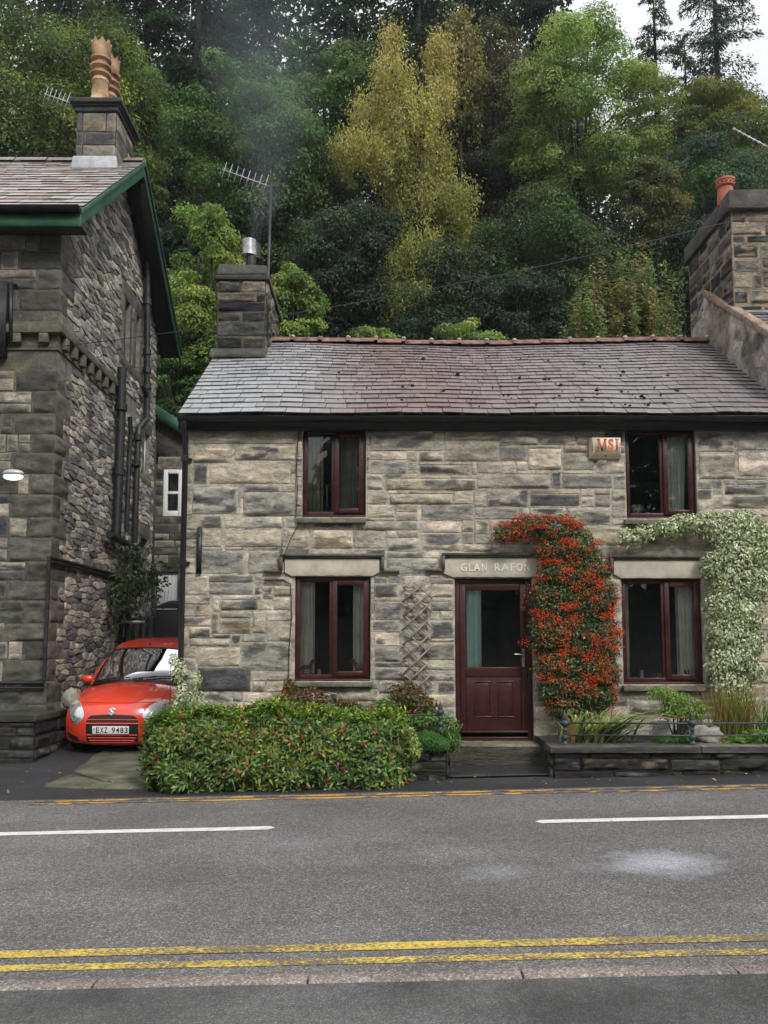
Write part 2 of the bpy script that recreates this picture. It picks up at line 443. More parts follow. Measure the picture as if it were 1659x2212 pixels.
# ------------------------------------------------------------------ mesh builder
class MB:
    def __init__(s):
        s.V = []; s.C = []; s.F = []; s.FM = []; s.n = 0
        s.Q = []
    def chunk(s, v, f, col=(0.5, 0.5, 0.5), mat=0):
        v = np.asarray(v, dtype=np.float64).reshape(-1, 3)
        c = np.asarray(col, dtype=np.float64)
        if c.ndim == 1:
            c = np.tile(c, (len(v), 1))
        s.V.append(v); s.C.append(c)
        if isinstance(f, np.ndarray):
            s.Q.append((f + s.n, mat))
        else:
            for q in f:
                s.F.append([i + s.n for i in q]); s.FM.append(mat)
        s.n += len(v)
    def box(s, x0, x1, y0, y1, z0, z1, mat=0, col=(0.5, 0.5, 0.5)):
        v = [(x, y, z) for x in (x0, x1) for y in (y0, y1) for z in (z0, z1)]
        s.chunk(v, [(0, 1, 3, 2), (4, 6, 7, 5), (0, 4, 5, 1), (2, 3, 7, 6), (0, 2, 6, 4), (1, 5, 7, 3)], col, mat)
    def hexa(s, pts, mat=0, col=(0.5, 0.5, 0.5)):
        """8 corners: four of one end in order, then the four of the other"""
        s.chunk(pts, [(3, 2, 1, 0), (4, 5, 6, 7), (0, 1, 5, 4), (1, 2, 6, 5), (2, 3, 7, 6), (3, 0, 4, 7)], col, mat)
    def bar(s, a, b, wx, wz, mat=0, up=(0, 0, 1), col=(0.5, 0.5, 0.5)):
        a = np.array(a, float); b = np.array(b, float)
        d = b - a; d /= np.linalg.norm(d)
        r = np.cross(d, up)
        if np.linalg.norm(r) < 1e-4: r = np.cross(d, (1, 0, 0))
        r /= np.linalg.norm(r); u = np.cross(r, d)
        o = [(-1, -1), (1, -1), (1, 1), (-1, 1)]
        s.hexa([a + r * i * wx / 2 + u * j * wz / 2 for i, j in o] + [b + r * i * wx / 2 + u * j * wz / 2 for i, j in o], mat, col)
    def tube(s, pts, r, n=8, mat=0, col=(0.5, 0.5, 0.5), cap=True):
        pts = [np.array(p, float) for p in pts]
        rs = r if isinstance(r, (list, tuple, np.ndarray)) else [r] * len(pts)
        v = []; prev = None
        for i, p in enumerate(pts):
            d = pts[min(i + 1, len(pts) - 1)] - pts[max(i - 1, 0)]
            L = np.linalg.norm(d)
            d = d / (L if L else 1)
            if prev is None:
                q = np.cross(d, (0, 0, 1))
                if np.linalg.norm(q) < 0.05: q = np.cross(d, (0, 1, 0))
            else:
                q = prev - d * np.dot(prev, d)
            q /= np.linalg.norm(q); prev = q
            t = np.cross(d, q)
            for k in range(n):
                a = 2 * math.pi * k / n
                v.append(p + rs[i] * (q * math.cos(a) + t * math.sin(a)))
        f = []
        for i in range(len(pts) - 1):
            for k in range(n):
                f.append((i * n + k, i * n + (k + 1) % n, (i + 1) * n + (k + 1) % n, (i + 1) * n + k))
        if cap:
            f.append(tuple(range(n))[::-1]); f.append(tuple((len(pts) - 1) * n + k for k in range(n)))
        s.chunk(v, f, col, mat)
    def lathe(s, c, prof, n=16, mat=0, col=(0.5, 0.5, 0.5), jag=None):
        v = []; f = []
        for i, (r, z) in enumerate(prof):
            for k in range(n):
                a = 2 * math.pi * k / n
                zz = z
                if jag and i in jag: zz = z + jag[i] * (k % 2)
                v.append((c[0] + r * math.cos(a), c[1] + r * math.sin(a), c[2] + zz))
        for i in range(len(prof) - 1):
            for k in range(n):
                f.append((i * n + k, i * n + (k + 1) % n, (i + 1) * n + (k + 1) % n, (i + 1) * n + k))
        f.append(tuple(range(n))[::-1]); f.append(tuple((len(prof) - 1) * n + k for k in range(n)))
        s.chunk(v, f, col, mat)
    def prism(s, outline, fn, d0, d1, mat=0, col=(0.5, 0.5, 0.5)):
        """outline in 2-D, fn(a, b, depth) -> point"""
        n = len(outline)
        v = [fn(a, b, d0) for a, b in outline] + [fn(a, b, d1) for a, b in outline]
        f = [tuple(range(n)), tuple(range(2 * n - 1, n - 1, -1))]
        f += [(i, i + n, (i + 1) % n + n, (i + 1) % n) for i in range(n)]
        s.chunk(v, f, col, mat)
    def grid(s, pts, mat=0, col=(0.5, 0.5, 0.5), flip=False):
        """pts[i][j] -> sheet"""
        a = np.asarray(pts, float)
        ni, nj = a.shape[:2]
        idx = np.arange(ni * nj).reshape(ni, nj)
        q = np.stack([idx[:-1, :-1], idx[1:, :-1], idx[1:, 1:], idx[:-1, 1:]], -1).reshape(-1, 4)
        if flip: q = q[:, ::-1]
        c = np.asarray(col, float)
        s.chunk(a.reshape(-1, 3), q, c if c.ndim == 1 else c.reshape(-1, 3), mat)
    def ball(s, c, rx, ry, rz, n=10, mat=0, col=(0.5, 0.5, 0.5), nz=0.0, seed=0, fl=1.0):
        v = []
        for i in range(n + 1):
            th = math.pi * i / n
            for k in range(2 * n):
                a = math.pi * k / n
                v.append((math.sin(th) * math.cos(a), math.sin(th) * math.sin(a), math.cos(th)))
        v = np.array(v)
        if nz:
            k = 1 + nz * (fbm(v * 1.6 * fl + seed * 3.1, seed) - 0.5) * 2
            v = v * k[:, None]
        v = v * np.array((rx, ry, rz)) + np.array(c)
        f = []
        for i in range(n):
            for k in range(2 * n):
                f.append((i * 2 * n + k, (i + 1) * 2 * n + k, (i + 1) * 2 * n + (k + 1) % (2 * n), i * 2 * n + (k + 1) % (2 * n)))
        s.chunk(v, f, col, mat)
    def mesh(s, name):
        me = bpy.data.meshes.new(name)
        V = np.concatenate(s.V); C = np.concatenate(s.C)
        me.vertices.add(len(V)); me.vertices.foreach_set('co', V.ravel())
        loops = []; tot = []; fm = []
        for q, m in s.Q:
            loops.append(q.ravel()); tot.append(np.full(len(q), q.shape[1])); fm.append(np.full(len(q), m))
        if s.F:
            loops.append(np.array([i for f in s.F for i in f])); tot.append(np.array([len(f) for f in s.F])); fm.append(np.array(s.FM))
        loops = np.concatenate(loops).astype(np.int32); tot = np.concatenate(tot).astype(np.int32); fm = np.concatenate(fm).astype(np.int32)
        me.loops.add(len(loops)); me.loops.foreach_set('vertex_index', loops)
        me.polygons.add(len(tot))
        me.polygons.foreach_set('loop_start', np.concatenate([[0], np.cumsum(tot)[:-1]]).astype(np.int32))
        me.polygons.foreach_set('loop_total', tot)
        me.polygons.foreach_set('material_index', fm)
        me.update(calc_edges=True)
        at = me.color_attributes.new('Col', 'FLOAT_COLOR', 'POINT')
        at.data.foreach_set('color', np.concatenate([C, np.ones((len(C), 1))], 1).astype(np.float32).ravel())
        return me
    def build(s, name, mats, parent=None, smooth=False, bevel=0.0, fix=False, angle=None):
        me = s.mesh(name)
        for m in (mats if isinstance(mats, (list, tuple)) else [mats]):
            me.materials.append(m)
        if fix or bevel:
            b = bmesh.new(); b.from_mesh(me)
            if fix: bmesh.ops.remove_doubles(b, verts=b.verts, dist=0.0005)
            bmesh.ops.recalc_face_normals(b, faces=b.faces)
            b.to_mesh(me); b.free()
        if smooth:
            me.polygons.foreach_set('use_smooth', np.ones(len(me.polygons), dtype=bool))
            if angle:
                me.set_sharp_from_angle(angle=R(angle))
        o = bpy.data.objects.new(name, me)
        COL.objects.link(o)
        if bevel:
            bv = o.modifiers.new('bevel', 'BEVEL')
            bv.width = bevel; bv.segments = 2; bv.limit_method = 'ANGLE'
        if parent is not None:
            put(o, parent)
        return o

def world_of(o):
    m = Matrix.LocRotScale(o.location, o.rotation_euler, o.scale)
    return (world_of(o.parent) @ o.matrix_parent_inverse @ m) if o.parent else m

def put(o, parent):
    o.parent = parent
    o.matrix_parent_inverse = world_of(parent).inverted()

def tag(o, label=None, cat=None, group=None, kind=None):
    if label: o['label'] = label
    if cat: o['category'] = cat
    if group: o['group'] = group
    if kind: o['kind'] = kind
    return o

def thing(name, label, cat, loc=(0, 0, 0), group=None):
    o = bpy.data.objects.new(name, None)
    o.empty_display_size = 0.2
    COL.objects.link(o)
    o.location = tuple(float(x) for x in loc)
    return tag(o, label, cat, group)

def structure(o):
    o['kind'] = 'structure'
    return o

def text_chunk(mb, body, fn, x0, x1, z0, z1, depth=0.004, mat=0, slim=0.0, font_spacing=1.0):
    """lettering filled into the box x0..x1, z0..z1 of a face; fn(a, b, out) -> point"""
    cu = bpy.data.curves.new('t', 'FONT')
    cu.body = body
    cu.extrude = 0.5
    cu.space_character = font_spacing
    cu.offset = slim
    cu.resolution_u = 4
    o = bpy.data.objects.new('t', cu)
    COL.objects.link(o)
    dg = bpy.context.evaluated_depsgraph_get()
    dg.update()
    me = bpy.data.meshes.new_from_object(o.evaluated_get(dg))
    v = np.array([tuple(q.co) for q in me.vertices])
    f = [tuple(p.vertices) for p in me.polygons]
    a0, a1 = v[:, 0].min(), v[:, 0].max(); b0, b1 = v[:, 1].min(), v[:, 1].max()
    pts = [fn(x0 + (q[0] - a0) / (a1 - a0) * (x1 - x0), z0 + (q[1] - b0) / (b1 - b0) * (z1 - z0), depth * (q[2] + 0.5)) for q in v]
    mb.chunk(pts, f, (0.5, 0.5, 0.5), mat)
    bpy.data.objects.remove(o)
    bpy.data.curves.remove(cu)

# ------------------------------------------------------------------ stonework
def pick(rng, pal):
    c = np.array(pal[rng.randrange(len(pal))], float)
    return np.clip(c * rng.uniform(0.82, 1.18) + np.array([rng.uniform(-.008, .008) for _ in range(3)]), 0.004, 0.9)

PAL_COTTAGE = [(0.34, 0.305, 0.24), (0.31, 0.29, 0.235), (0.28, 0.265, 0.225), (0.24, 0.23, 0.205), (0.20, 0.195, 0.18),
               (0.33, 0.28, 0.20), (0.38, 0.33, 0.265), (0.45, 0.385, 0.32), (0.16, 0.16, 0.155), (0.13, 0.132, 0.135), (0.19, 0.185, 0.17),
               (0.29, 0.265, 0.21), (0.32, 0.285, 0.215), (0.36, 0.335, 0.285)]
PAL_RUBBLE = [(0.15, 0.148, 0.143), (0.215, 0.208, 0.19), (0.11, 0.11, 0.112), (0.31, 0.285, 0.24), (0.44, 0.405, 0.35), (0.26, 0.25, 0.225),
              (0.175, 0.172, 0.165), (0.36, 0.325, 0.275), (0.12, 0.12, 0.122), (0.30, 0.285, 0.26)]
PAL_DARK = [(0.055, 0.055, 0.052), (0.075, 0.072, 0.065), (0.045, 0.046, 0.046), (0.10, 0.095, 0.082), (0.13, 0.12, 0.10)]
PAL_WET = [(0.015, 0.016, 0.017), (0.023, 0.023, 0.022), (0.034, 0.032, 0.028), (0.019, 0.020, 0.022)]

STONE_GAIN = 1.0
def stone_rect(mb, fn, s0, s1, t0, t1, seed, col, step=0.028, bulge=0.022, rough=0.03, gap=0.005, mat=0, ledge=True, ragged=0.02):
    w, h = s1 - s0, t1 - t0
    if w < 0.04 or h < 0.03: return
    nx = max(4, int(w / step) + 2); ny = max(4, int(h / step) + 2)
    a, b = np.meshgrid(np.linspace(0, 1, nx), np.linspace(0, 1, ny), indexing='ij')
    s = s0 + a * w; t = t0 + b * h
    p = np.stack([s.ravel(), t.ravel(), np.full(s.size, seed * 1.37)], 1)
    # ragged outline
    ins = (fbm(p * np.array((7, 7, 1)), seed + 3, 3).reshape(s.shape)) * ragged + gap
    rw = min(1, w / 0.25); rh = min(1, h / 0.2)
    s = s + ins * rw * np.where(a < 0.5, 1, -1) * np.abs(2 * a - 1) ** 3
    t = t + ins * rh * np.where(b < 0.5, 1, -1) * np.abs(2 * b - 1) ** 3
    e = np.minimum(np.minimum(a, 1 - a) * w, np.minimum(b, 1 - b) * h)
    rim = np.clip(e / 0.035, 0, 1); rim = rim * rim * (3 - 2 * rim)
    n = fbm(p * np.array((3.2, 10.0, 1)), seed, 4).reshape(s.shape)
    hgt = bulge + (n - 0.5) * rough * 2.6
    if ledge:
        n2 = fbm(p * np.array((2.2, 8.0, 1)) + 9.7, seed + 11, 3).reshape(s.shape)
        hgt = hgt + (np.floor(n2 * 6) / 6 - 0.5) * rough * 2.4
        hgt = np.maximum(hgt, 0.002)
    hgt = hgt * rim + 0.001 * (1 - rim)
    pts = fn(s.ravel(), t.ravel(), hgt.ravel())
    idx = np.arange(nx * ny).reshape(nx, ny)
    q = np.stack([idx[:-1, :-1], idx[1:, :-1], idx[1:, 1:], idx[:-1, 1:]], -1).reshape(-1, 4)
    tone = 1 + (fbm(p * np.array((2.5, 6, 1)) + 4, seed + 5, 3) - 0.5)[:, None] * 0.7
    cc = np.tile(col, (s.size, 1)) * tone
    edge_k = np.clip((1 - rim.ravel()) * (0.4 + 1.2 * n.ravel()), 0, 0.75)[:, None] * (0.95 if mat == 0 else 0.15)
    cc = cc * (1 - edge_k) + np.maximum(np.array(col) * 1.2, np.array((0.32, 0.295, 0.24)) * min(1.0, float(np.mean(col)) / 0.13)) * edge_k
    # some stones have split open to the blue black slate inside, some keep a rusty skin
    hsh = (seed * 7919) % 100
    if mat == 0 and float(np.mean(col)) > 0.1:
        cc = (cc * 0.68 + np.array((0.335, 0.305, 0.245)) * 0.32) * STONE_GAIN
    if mat == 0 and hsh < 52:
        pn = fbm(p * np.array((3.6, 9.5, 1)) + 17.0, seed + 31, 5) + 0.20 * (rim.ravel() - 0.75)
        k = np.clip((pn - (0.485 if hsh < 12 else 0.53)) * 12, 0, 1)[:, None]
        inner = np.array((0.13, 0.132, 0.132)) if hsh < 24 else (np.array((0.31, 0.25, 0.165)) if hsh < 30 else np.array((0.19, 0.185, 0.17)))
        cc = cc * (1 - k) + inner * (0.8 + 0.5 * tone - 0.5) * k
    cc = np.clip(cc, 0.004, 0.9)
    mb.chunk(pts, q, cc, mat)

def cut(iv, a, b):
    out = []
    for x0, x1 in iv:
        if b <= x0 or a >= x1: out.append((x0, x1)); continue
        if a > x0: out.append((x0, a))
        if b < x1: out.append((b, x1))
    return out

def coursed(mb, fn, S0, S1, T0, T1, holes, rng, pal, hmin=0.13, hmax=0.28, wmin=0.28, wmax=0.85, mat=0, extra=(), top_fn=None, **kw):
    ts = sorted(set([T0, T1] + [t for h in holes for t in (h[2], h[3]) if T0 < t < T1] + list(extra)))
    rows = []
    for a, b in zip(ts[:-1], ts[1:]):
        t = a
        while t < b - 1e-4:
            h = rng.uniform(hmin, hmax)
            if b - t - h < hmin * 0.75: h = b - t
            if h > hmax * 1.25: h = (b - t) / 2
            rows.append((t, t + h)); t += h
    k = rng.randrange(10000)
    for (t0, t1) in rows:
        iv = [(S0, S1)]
        for h in holes:
            if t0 < h[3] - 1e-4 and t1 > h[2] + 1e-4: iv = cut(iv, h[0], h[1])
        for x0, x1 in iv:
            x = x0
            while x < x1 - 1e-4:
                wd = rng.uniform(wmin, wmax)
                if rng.random() < 0.18: wd = rng.uniform(0.10, 0.2)
                if x1 - x - wd < 0.14: wd = x1 - x
                c = pick(rng, pal); k += 1
                hh = t1 - t0
                if hh > 0.2 and wd < 0.6 and rng.random() < 0.14:
                    m = t0 + hh * rng.uniform(0.35, 0.65)
                    stone_rect(mb, fn, x, x + wd, t0, m, k, c, mat=mat, **kw); k += 1
                    c = pick(rng, pal)
                    stone_rect(mb, fn, x, x + wd, m, t1, k, c, mat=mat, **kw)
                else:
                    j = rng.uniform(-0.012, 0.012)
                    stone_rect(mb, fn, x, x + wd, t0 + j, t1 + rng.uniform(-0.012, 0.012), k, c, mat=mat, **kw)
                x += wd

def snecked(mb, fn, S0, S1, T0, T1, holes, rng, pal, wr=(0.3, 0.9), hr=(0.12, 0.29), cell=0.02, **kw):
    """squared rubble of uneven heights, packed from the bottom up and broken round the holes"""
    nx, nt_ = int(round((S1 - S0) / cell)), int(round((T1 - T0) / cell))
    occ = np.zeros((nx, nt_), bool); topof = np.zeros((nx, nt_), int)
    for h in holes:
        a, b = int(round((h[0] - S0) / cell)), int(round((h[1] - S0) / cell)); c, d = int(round((h[2] - T0) / cell)), int(round((h[3] - T0) / cell))
        occ[max(0, a):max(0, b), max(0, c):max(0, d)] = True
    k = rng.randrange(10000)
    for j in range(nt_):
        i = 0
        while i < nx:
            if occ[i, j]: i += 1; continue
            run = 0
            while i + run < nx and not occ[i + run, j] and run < int(1.1 / cell): run += 1
            w_ = int((rng.uniform(*wr) if rng.random() > .16 else rng.uniform(.12, .22)) / cell)
            if run - w_ < int(.15 / cell): w_ = run
            w_ = max(1, min(w_, run))
            hm = 0
            while j + hm < nt_ and hm < int(.42 / cell) and not occ[i:i + w_, j + hm].any(): hm += 1
            h_ = int(rng.uniform(*hr) / cell)
            if i > 0 and rng.random() < .62:
                t_ = topof[i - 1, j]
                if hr[0] * .7 / cell <= t_ - j <= hr[1] * 1.15 / cell: h_ = t_ - j
            if hm - h_ < int(.08 / cell): h_ = hm
            h_ = max(1, min(h_, hm))
            occ[i:i + w_, j:j + h_] = True; topof[i:i + w_, j:j + h_] = j + h_
            k += 1
            stone_rect(mb, fn, S0 + i * cell, S0 + (i + w_) * cell, T0 + j * cell, T0 + (j + h_) * cell, k, pick(rng, pal), **kw)
            i += w_

def clip_poly(poly, px, py, nx, ny):
    out = []
    for i in range(len(poly)):
        a = poly[i]; b = poly[(i + 1) % len(poly)]
        da = (a[0] - px) * nx + (a[1] - py) * ny; db = (b[0] - px) * nx + (b[1] - py) * ny
        if da <= 0: out.append(a)
        if da * db < 0:
            k = da / (da - db); out.append((a[0] + (b[0] - a[0]) * k, a[1] + (b[1] - a[1]) * k))
    return out

def rubble(mb, fn, S0, S1, T0, T1, holes, rng, pal, cw=0.30, ch=0.19, mat=0, limit=None, gap=0.012, bulge=0.03, tilt=0.0):
    """random rubble: uneven polygons packed together, clear of the holes; limit(s, t) says where the wall ends"""
    ns, ntt = int((S1 - S0) / cw) + 2, int((T1 - T0) / ch) + 2
    pt = {}
    for i in range(-1, ns + 1):
        for j in range(-1, ntt + 1):
            pt[i, j] = (S0 + (i + 0.5 * (j % 2) + rng.uniform(-.38, .38)) * cw, T0 + (j + rng.uniform(-.42, .42)) * ch)
    for (i, j), c in pt.items():
        s, t = c
        if not (S0 < s < S1 and T0 < t < T1): continue
        if limit and not limit(s, t): continue
        if rng.random() < 0.06: pass
        if any(h[0] < s < h[1] and h[2] < t < h[3] for h in holes): continue
        x0 = max(S0, s - cw * 1.6); x1 = min(S1, s + cw * 1.6); y0 = max(T0, t - ch * 1.6); y1 = min(T1, t + ch * 1.6)
        poly = [(x0, y0), (x1, y0), (x1, y1), (x0, y1)]
        asp = cw / ch
        for di in range(-2, 3):
            for dj in range(-2, 3):
                if (di or dj) and (i + di, j + dj) in pt:
                    o = pt[i + di, j + dj]
                    nx, ny = (o[0] - s), (o[1] - t) * asp * asp
                    poly = clip_poly(poly, (s + o[0]) / 2, (t + o[1]) / 2, nx, ny)
                    if len(poly) < 3: break
            if len(poly) < 3: break
        if len(poly) < 3: continue
        for h in holes:                      # trim against openings
            mxs = max(p[0] for p in poly); mns = min(p[0] for p in poly); mxt = max(p[1] for p in poly); mnt = min(p[1] for p in poly)
            if mxs > h[0] and mns < h[1] and mxt > h[2] and mnt < h[3]:
                if s < h[0]: poly = clip_poly(poly, h[0], 0, 1, 0)
                elif s > h[1]: poly = clip_poly(poly, h[1], 0, -1, 0)
                elif t < h[2]: poly = clip_poly(poly, 0, h[2], 0, 1)
                elif t > h[3]: poly = clip_poly(poly, 0, h[3], 0, -1)
        if len(poly) < 3: continue
        # corners kept, one knocked point along each side
        L = [math.dist(poly[q], poly[(q + 1) % len(poly)]) for q in range(len(poly))]
        tot = sum(L)
        if tot < 0.12: continue
        ring = []
        for z in range(len(poly)):
            a = poly[z]; b = poly[(z + 1) % len(poly)]
            ring.append(a)
            if L[z] > 0.05:
                kk = rng.uniform(.35, .65); o_ = rng.uniform(-.05, .01) * L[z]
                nx_, ny_ = (b[1] - a[1]) / L[z], -(b[0] - a[0]) / L[z]
                ring.append((a[0] + (b[0] - a[0]) * kk + nx_ * o_, a[1] + (b[1] - a[1]) * kk + ny_ * o_))
        m = len(ring)
        ring = np.array(ring); cc = ring.mean(0)
        size = math.sqrt(tot / 0.9)
        b = bulge * rng.uniform(0.3, 0.8)
        tx, ty = rng.uniform(-.08, .08), rng.uniform(-.12, .12)
        rr = []; hh = []
        off = bulge * rng.uniform(0.0, 0.9)
        for sc, hf in ((1.0, -0.3), (0.96, 0.75), (0.84, 1.0), (0.42, 1.05)):
            rad = ring - cc
            ln = np.linalg.norm(rad, axis=1, keepdims=True)
            q = cc + rad * np.maximum(0.1, (sc - gap / np.maximum(ln, 0.03)))
            rr.append(q)
            nz = fbm(np.concatenate([q * 9, np.full((m, 1), rng.random() * 9)], 1), i * 31 + j, 2) - 0.5
            hh.append(hf * b + (off + nz * bulge * 1.2 + (q - cc) @ np.array((tx, ty))) * (hf > 0))
        rr.append(cc[None]); hh.append(np.array([b + off]))
        q2 = np.concatenate(rr); h2 = np.concatenate(hh)
        f = []
        for k in range(3):
            for z in range(m):
                f.append((k * m + z, k * m + (z + 1) % m, (k + 1) * m + (z + 1) % m, (k + 1) * m + z))
        for z in range(m): f.append((3 * m + z, 3 * m + (z + 1) % m, 4 * m))
        mb.chunk(fn(q2[:, 0], q2[:, 1], h2), f, pick(rng, pal), mat)

def front_fn(Y):
    return lambda s, t, h: np.stack([np.asarray(s, float), Y - np.asarray(h, float) + 0 * np.asarray(s, float), np.asarray(t, float)], 1)

def side_fn(X, sign=1):
    """wall in the plane x = X, s runs along y"""
    return lambda s, t, h: np.stack([X + sign * np.asarray(h, float) + 0 * np.asarray(s, float), np.asarray(s, float), np.asarray(t, float)], 1)

def panel(mb, fn, S0, S1, T0, T1, holes, mat=0, col=(0.3, 0.27, 0.21), depth=0.16, step=0.16, bed=-0.006, limit=None):
    """the mortar face of a wall with its openings and their reveals"""
    ss = sorted(set([S0, S1] + [min(max(x, S0), S1) for h in holes for x in h[:2]]))
    tt = sorted(set([T0, T1] + [min(max(x, T0), T1) for h in holes for x in h[2:4]]))
    for a, b in zip(ss[:-1], ss[1:]):
        for c, d in zip(tt[:-1], tt[1:]):
            if b - a < 1e-5 or d - c < 1e-5: continue
            ms, mt = (a + b) / 2, (c + d) / 2
            if any(h[0] < ms < h[1] and h[2] < mt < h[3] for h in holes): continue
            nx = max(2, int((b - a) / step) + 2); ny = max(2, int((d - c) / step) + 2)
            u, v = np.meshgrid(np.linspace(a, b, nx), np.linspace(c, d, ny), indexing='ij')
            tone = 0.8 + 0.4 * fbm(np.stack([u.ravel() * 1.5, v.ravel() * 1.5, 0 * u.ravel()], 1), 5, 3)
            pts = fn(u.ravel(), v.ravel(), np.full(u.size, bed))
            idx = np.arange(nx * ny).reshape(nx, ny)
            q = np.stack([idx[:-1, :-1], idx[1:, :-1], idx[1:, 1:], idx[:-1, 1:]], -1).reshape(-1, 4)
            mb.chunk(pts, q, np.array(col)[None] * tone[:, None], mat)
    for h in holes:
        a, b, c, d = h[:4]
        cyc = [(a, c), (b, c), (b, d), (a, d)]
        for i in range(4):
            p, q = cyc[i], cyc[(i + 1) % 4]
            mb.chunk(fn(np.array([p[0], q[0], q[0], p[0]]), np.array([p[1], q[1], q[1], p[1]]), np.array([bed, bed, -depth, -depth])), [(0, 1, 2, 3)], np.array(col) * 0.9, mat)

# ------------------------------------------------------------------ the ground
def hill(x, y):
    x = np.asarray(x, float); y = np.asarray(y, float)
    k = 0.78 * (1 - np.clip((x - 7) / 34, 0, 0.75))
    up = np.maximum(0, y - 9.0)
    z = G(x) - 0.12 + k * np.minimum(up, 48) + 0.12 * np.maximum(0, up - 48)
    z = z + np.clip((y - 0.9) * 0.085, 0, 0.55) * (y < 9.5) + 0.55 * (y >= 9.5)
    back = np.maximum(0, -20 - y)
    z = z + 0.12 * back * (y < -20)
    return z

def hz(x, y):
    return float(hill(np.array([x]), np.array([y]))[0])

xs = np.concatenate([np.linspace(-110, -30, 10), np.linspace(-24, 24, 33), np.linspace(30, 110, 10)])
ys = np.concatenate([np.linspace(-90, -20, 8), np.linspace(-16, -7.6, 4), [-1.2, -0.9], np.linspace(0, 9, 13), np.linspace(10, 60, 36), np.linspace(66, 90, 4)])
gx, gy = np.meshgrid(xs, ys, indexing='ij')
gz = hill(gx.ravel(), gy.ravel()).reshape(gx.shape)
nzv = (fbm(np.stack([gx.ravel() * 0.22, gy.ravel() * 0.22, gx.ravel() * 0], 1), 2, 4).reshape(gx.shape) - 0.5)
gz = gz + nzv * 3.0 * np.clip((gy - 10) / 6, 0, 1)
gz = np.where((gy < -0.8) & (gy > -17), gz - 0.18, gz)
mb = MB(); mb.grid(np.stack([gx, gy, gz], -1), 0)
structure(mb.build('terrain', M['forest_floor'], smooth=True, fix=False))

def sheet(name, x0, x1, y0, y1, off, mat, nx=40, ny=12, zfn=road_z):
    gx, gy = np.meshgrid(np.linspace(x0, x1, nx), np.linspace(y0, y1, ny), indexing='ij')
    gz = zfn(gx, gy) + off
    mb = MB(); mb.grid(np.stack([gx, gy, gz], -1))
    return structure(mb.build(name, mat, smooth=True))

ROAD_NEAR = -6.78
sheet('road', -70, 70, ROAD_NEAR, -1.86, 0.0, M['asphalt'])
sheet('pavement', -70, 70, -12.5, -6.910, 0.085, M['pavement'])
# kerb stones of the near side, in one run with open joints
mb = MB()
kx = -3.05; kr = random.Random(5)
edge = [gnd(250, 2110)[0]]
while edge[0] > -9: edge.insert(0, edge[0] - 0.995)
while edge[-1] < 9: edge.append(edge[-1] + 0.995)
for a, b in zip(edge[:-1], edge[1:]):
    n = 12; j = kr.uniform(-.004, .004)
    a2, b2 = a + 0.006, b - 0.006
    u = np.linspace(a2, b2, n)
    wob = (fbm(np.stack([u * 9, u * 0, u * 0 + a], 1), 3, 3) - 0.5) * 0.016
    zt = road_z(u, u * 0 - 6.8) + 0.088 + j
    prof = [(-6.776, -0.14), (-6.776, -0.018), (-6.792, 0.0), (-6.890 , 0.0), (-6.907, -0.01), (-6.907, -0.12)]
    rows = [np.stack([u, np.full(n, y_) + wob * (1 if y_ > -6.8 else 0.5), zt + z_ + wob * 0.3], 1) for y_, z_ in prof]
    mb.grid(np.stack(rows, 0), 0)
    for i, uu in ((0, a2), (n - 1, b2)):
        mb.chunk([rows[k][i] for k in range(6)], [tuple(range(6))])
structure(mb.build('kerb', M['kerb'], smooth=False))
# dark verge between carriageway and garden walls, and the drive
def verge_z(x, y):
    t = np.clip((y + 1.86) / 0.6, 0, 1)
    return G(x) - 0.007 + 0.022 * t * t
sheet('verge', -70, 70, -1.855, -0.35, 0.0, M['drive'], 60, 6, verge_z)
def drive_z(x, y):
    return G(x) + 0.016 + np.clip((y - 0.9) * 0.085, 0, 0.6)
gx, gy = np.meshgrid(np.linspace(-12, -2.62, 30), np.concatenate([np.linspace(-0.35, 0.9, 6), np.linspace(1.1, 9.4, 12)]), indexing='ij')
mb = MB(); mb.grid(np.stack([gx, gy, drive_z(gx, gy)], -1))
structure(mb.build('driveway', M['drive'], smooth=True))
# broken concrete strip at the mouth of the drive
def conc(pts, off, th):
    o = []
    for dx, dy in pts:
        d = ray(dx, dy); k = 9.5
        for _ in range(40):
            p = _c + d * k
            zz = (verge_z(p[0], p[1]) if p[1] < -0.35 else drive_z(p[0], p[1]))
            k = (zz - _c[2]) / d[2]
        o.append((p[0], p[1]))
    return o
mb = MB(); cr = random.Random(2)
for out, off in (([(232, 1617), (320, 1625), (330, 1690), (262, 1692), (215, 1687), (160, 1668), (196, 1640)], 0.022),
                 ([(158, 1670), (214, 1689), (262, 1694), (335, 1692), (335, 1704), (205, 1704), (88, 1701)], 0.010)):
    ol = conc(out, off, 0)
    ring = []
    for i in range(len(ol)):
        a, b = np.array(ol[i]), np.array(ol[(i + 1) % len(ol)])
        for k in range(5):
            q = a + (b - a) * k / 5
            ring.append(q + np.array((cr.uniform(-.03, .03), cr.uniform(-.03, .03))))
    zf = lambda p: (verge_z(p[0], p[1]) if p[1] < -0.35 else drive_z(p[0], p[1]))
    n = len(ring)
    c = np.mean(ring, 0)
    v = [(p[0], p[1], zf(p) - 0.03) for p in ring] + [(p[0], p[1], zf(p) + off) for p in ring] + \
        [(*(c + (p - c) * 0.5), zf(c + (p - c) * 0.5) + off + 0.004) for p in ring] + [(*c, zf(c) + off + 0.004)]
    f = [(i, (i + 1) % n, n + (i + 1) % n, n + i) for i in range(n)] + [(n + i, n + (i + 1) % n, 2 * n + (i + 1) % n, 2 * n + i) for i in range(n)] + [(2 * n + i, 2 * n + (i + 1) % n, 3 * n) for i in range(n)]
    mb.chunk(v, f)
structure(mb.build('concrete_path', M['concrete'], smooth=False, fix=True))

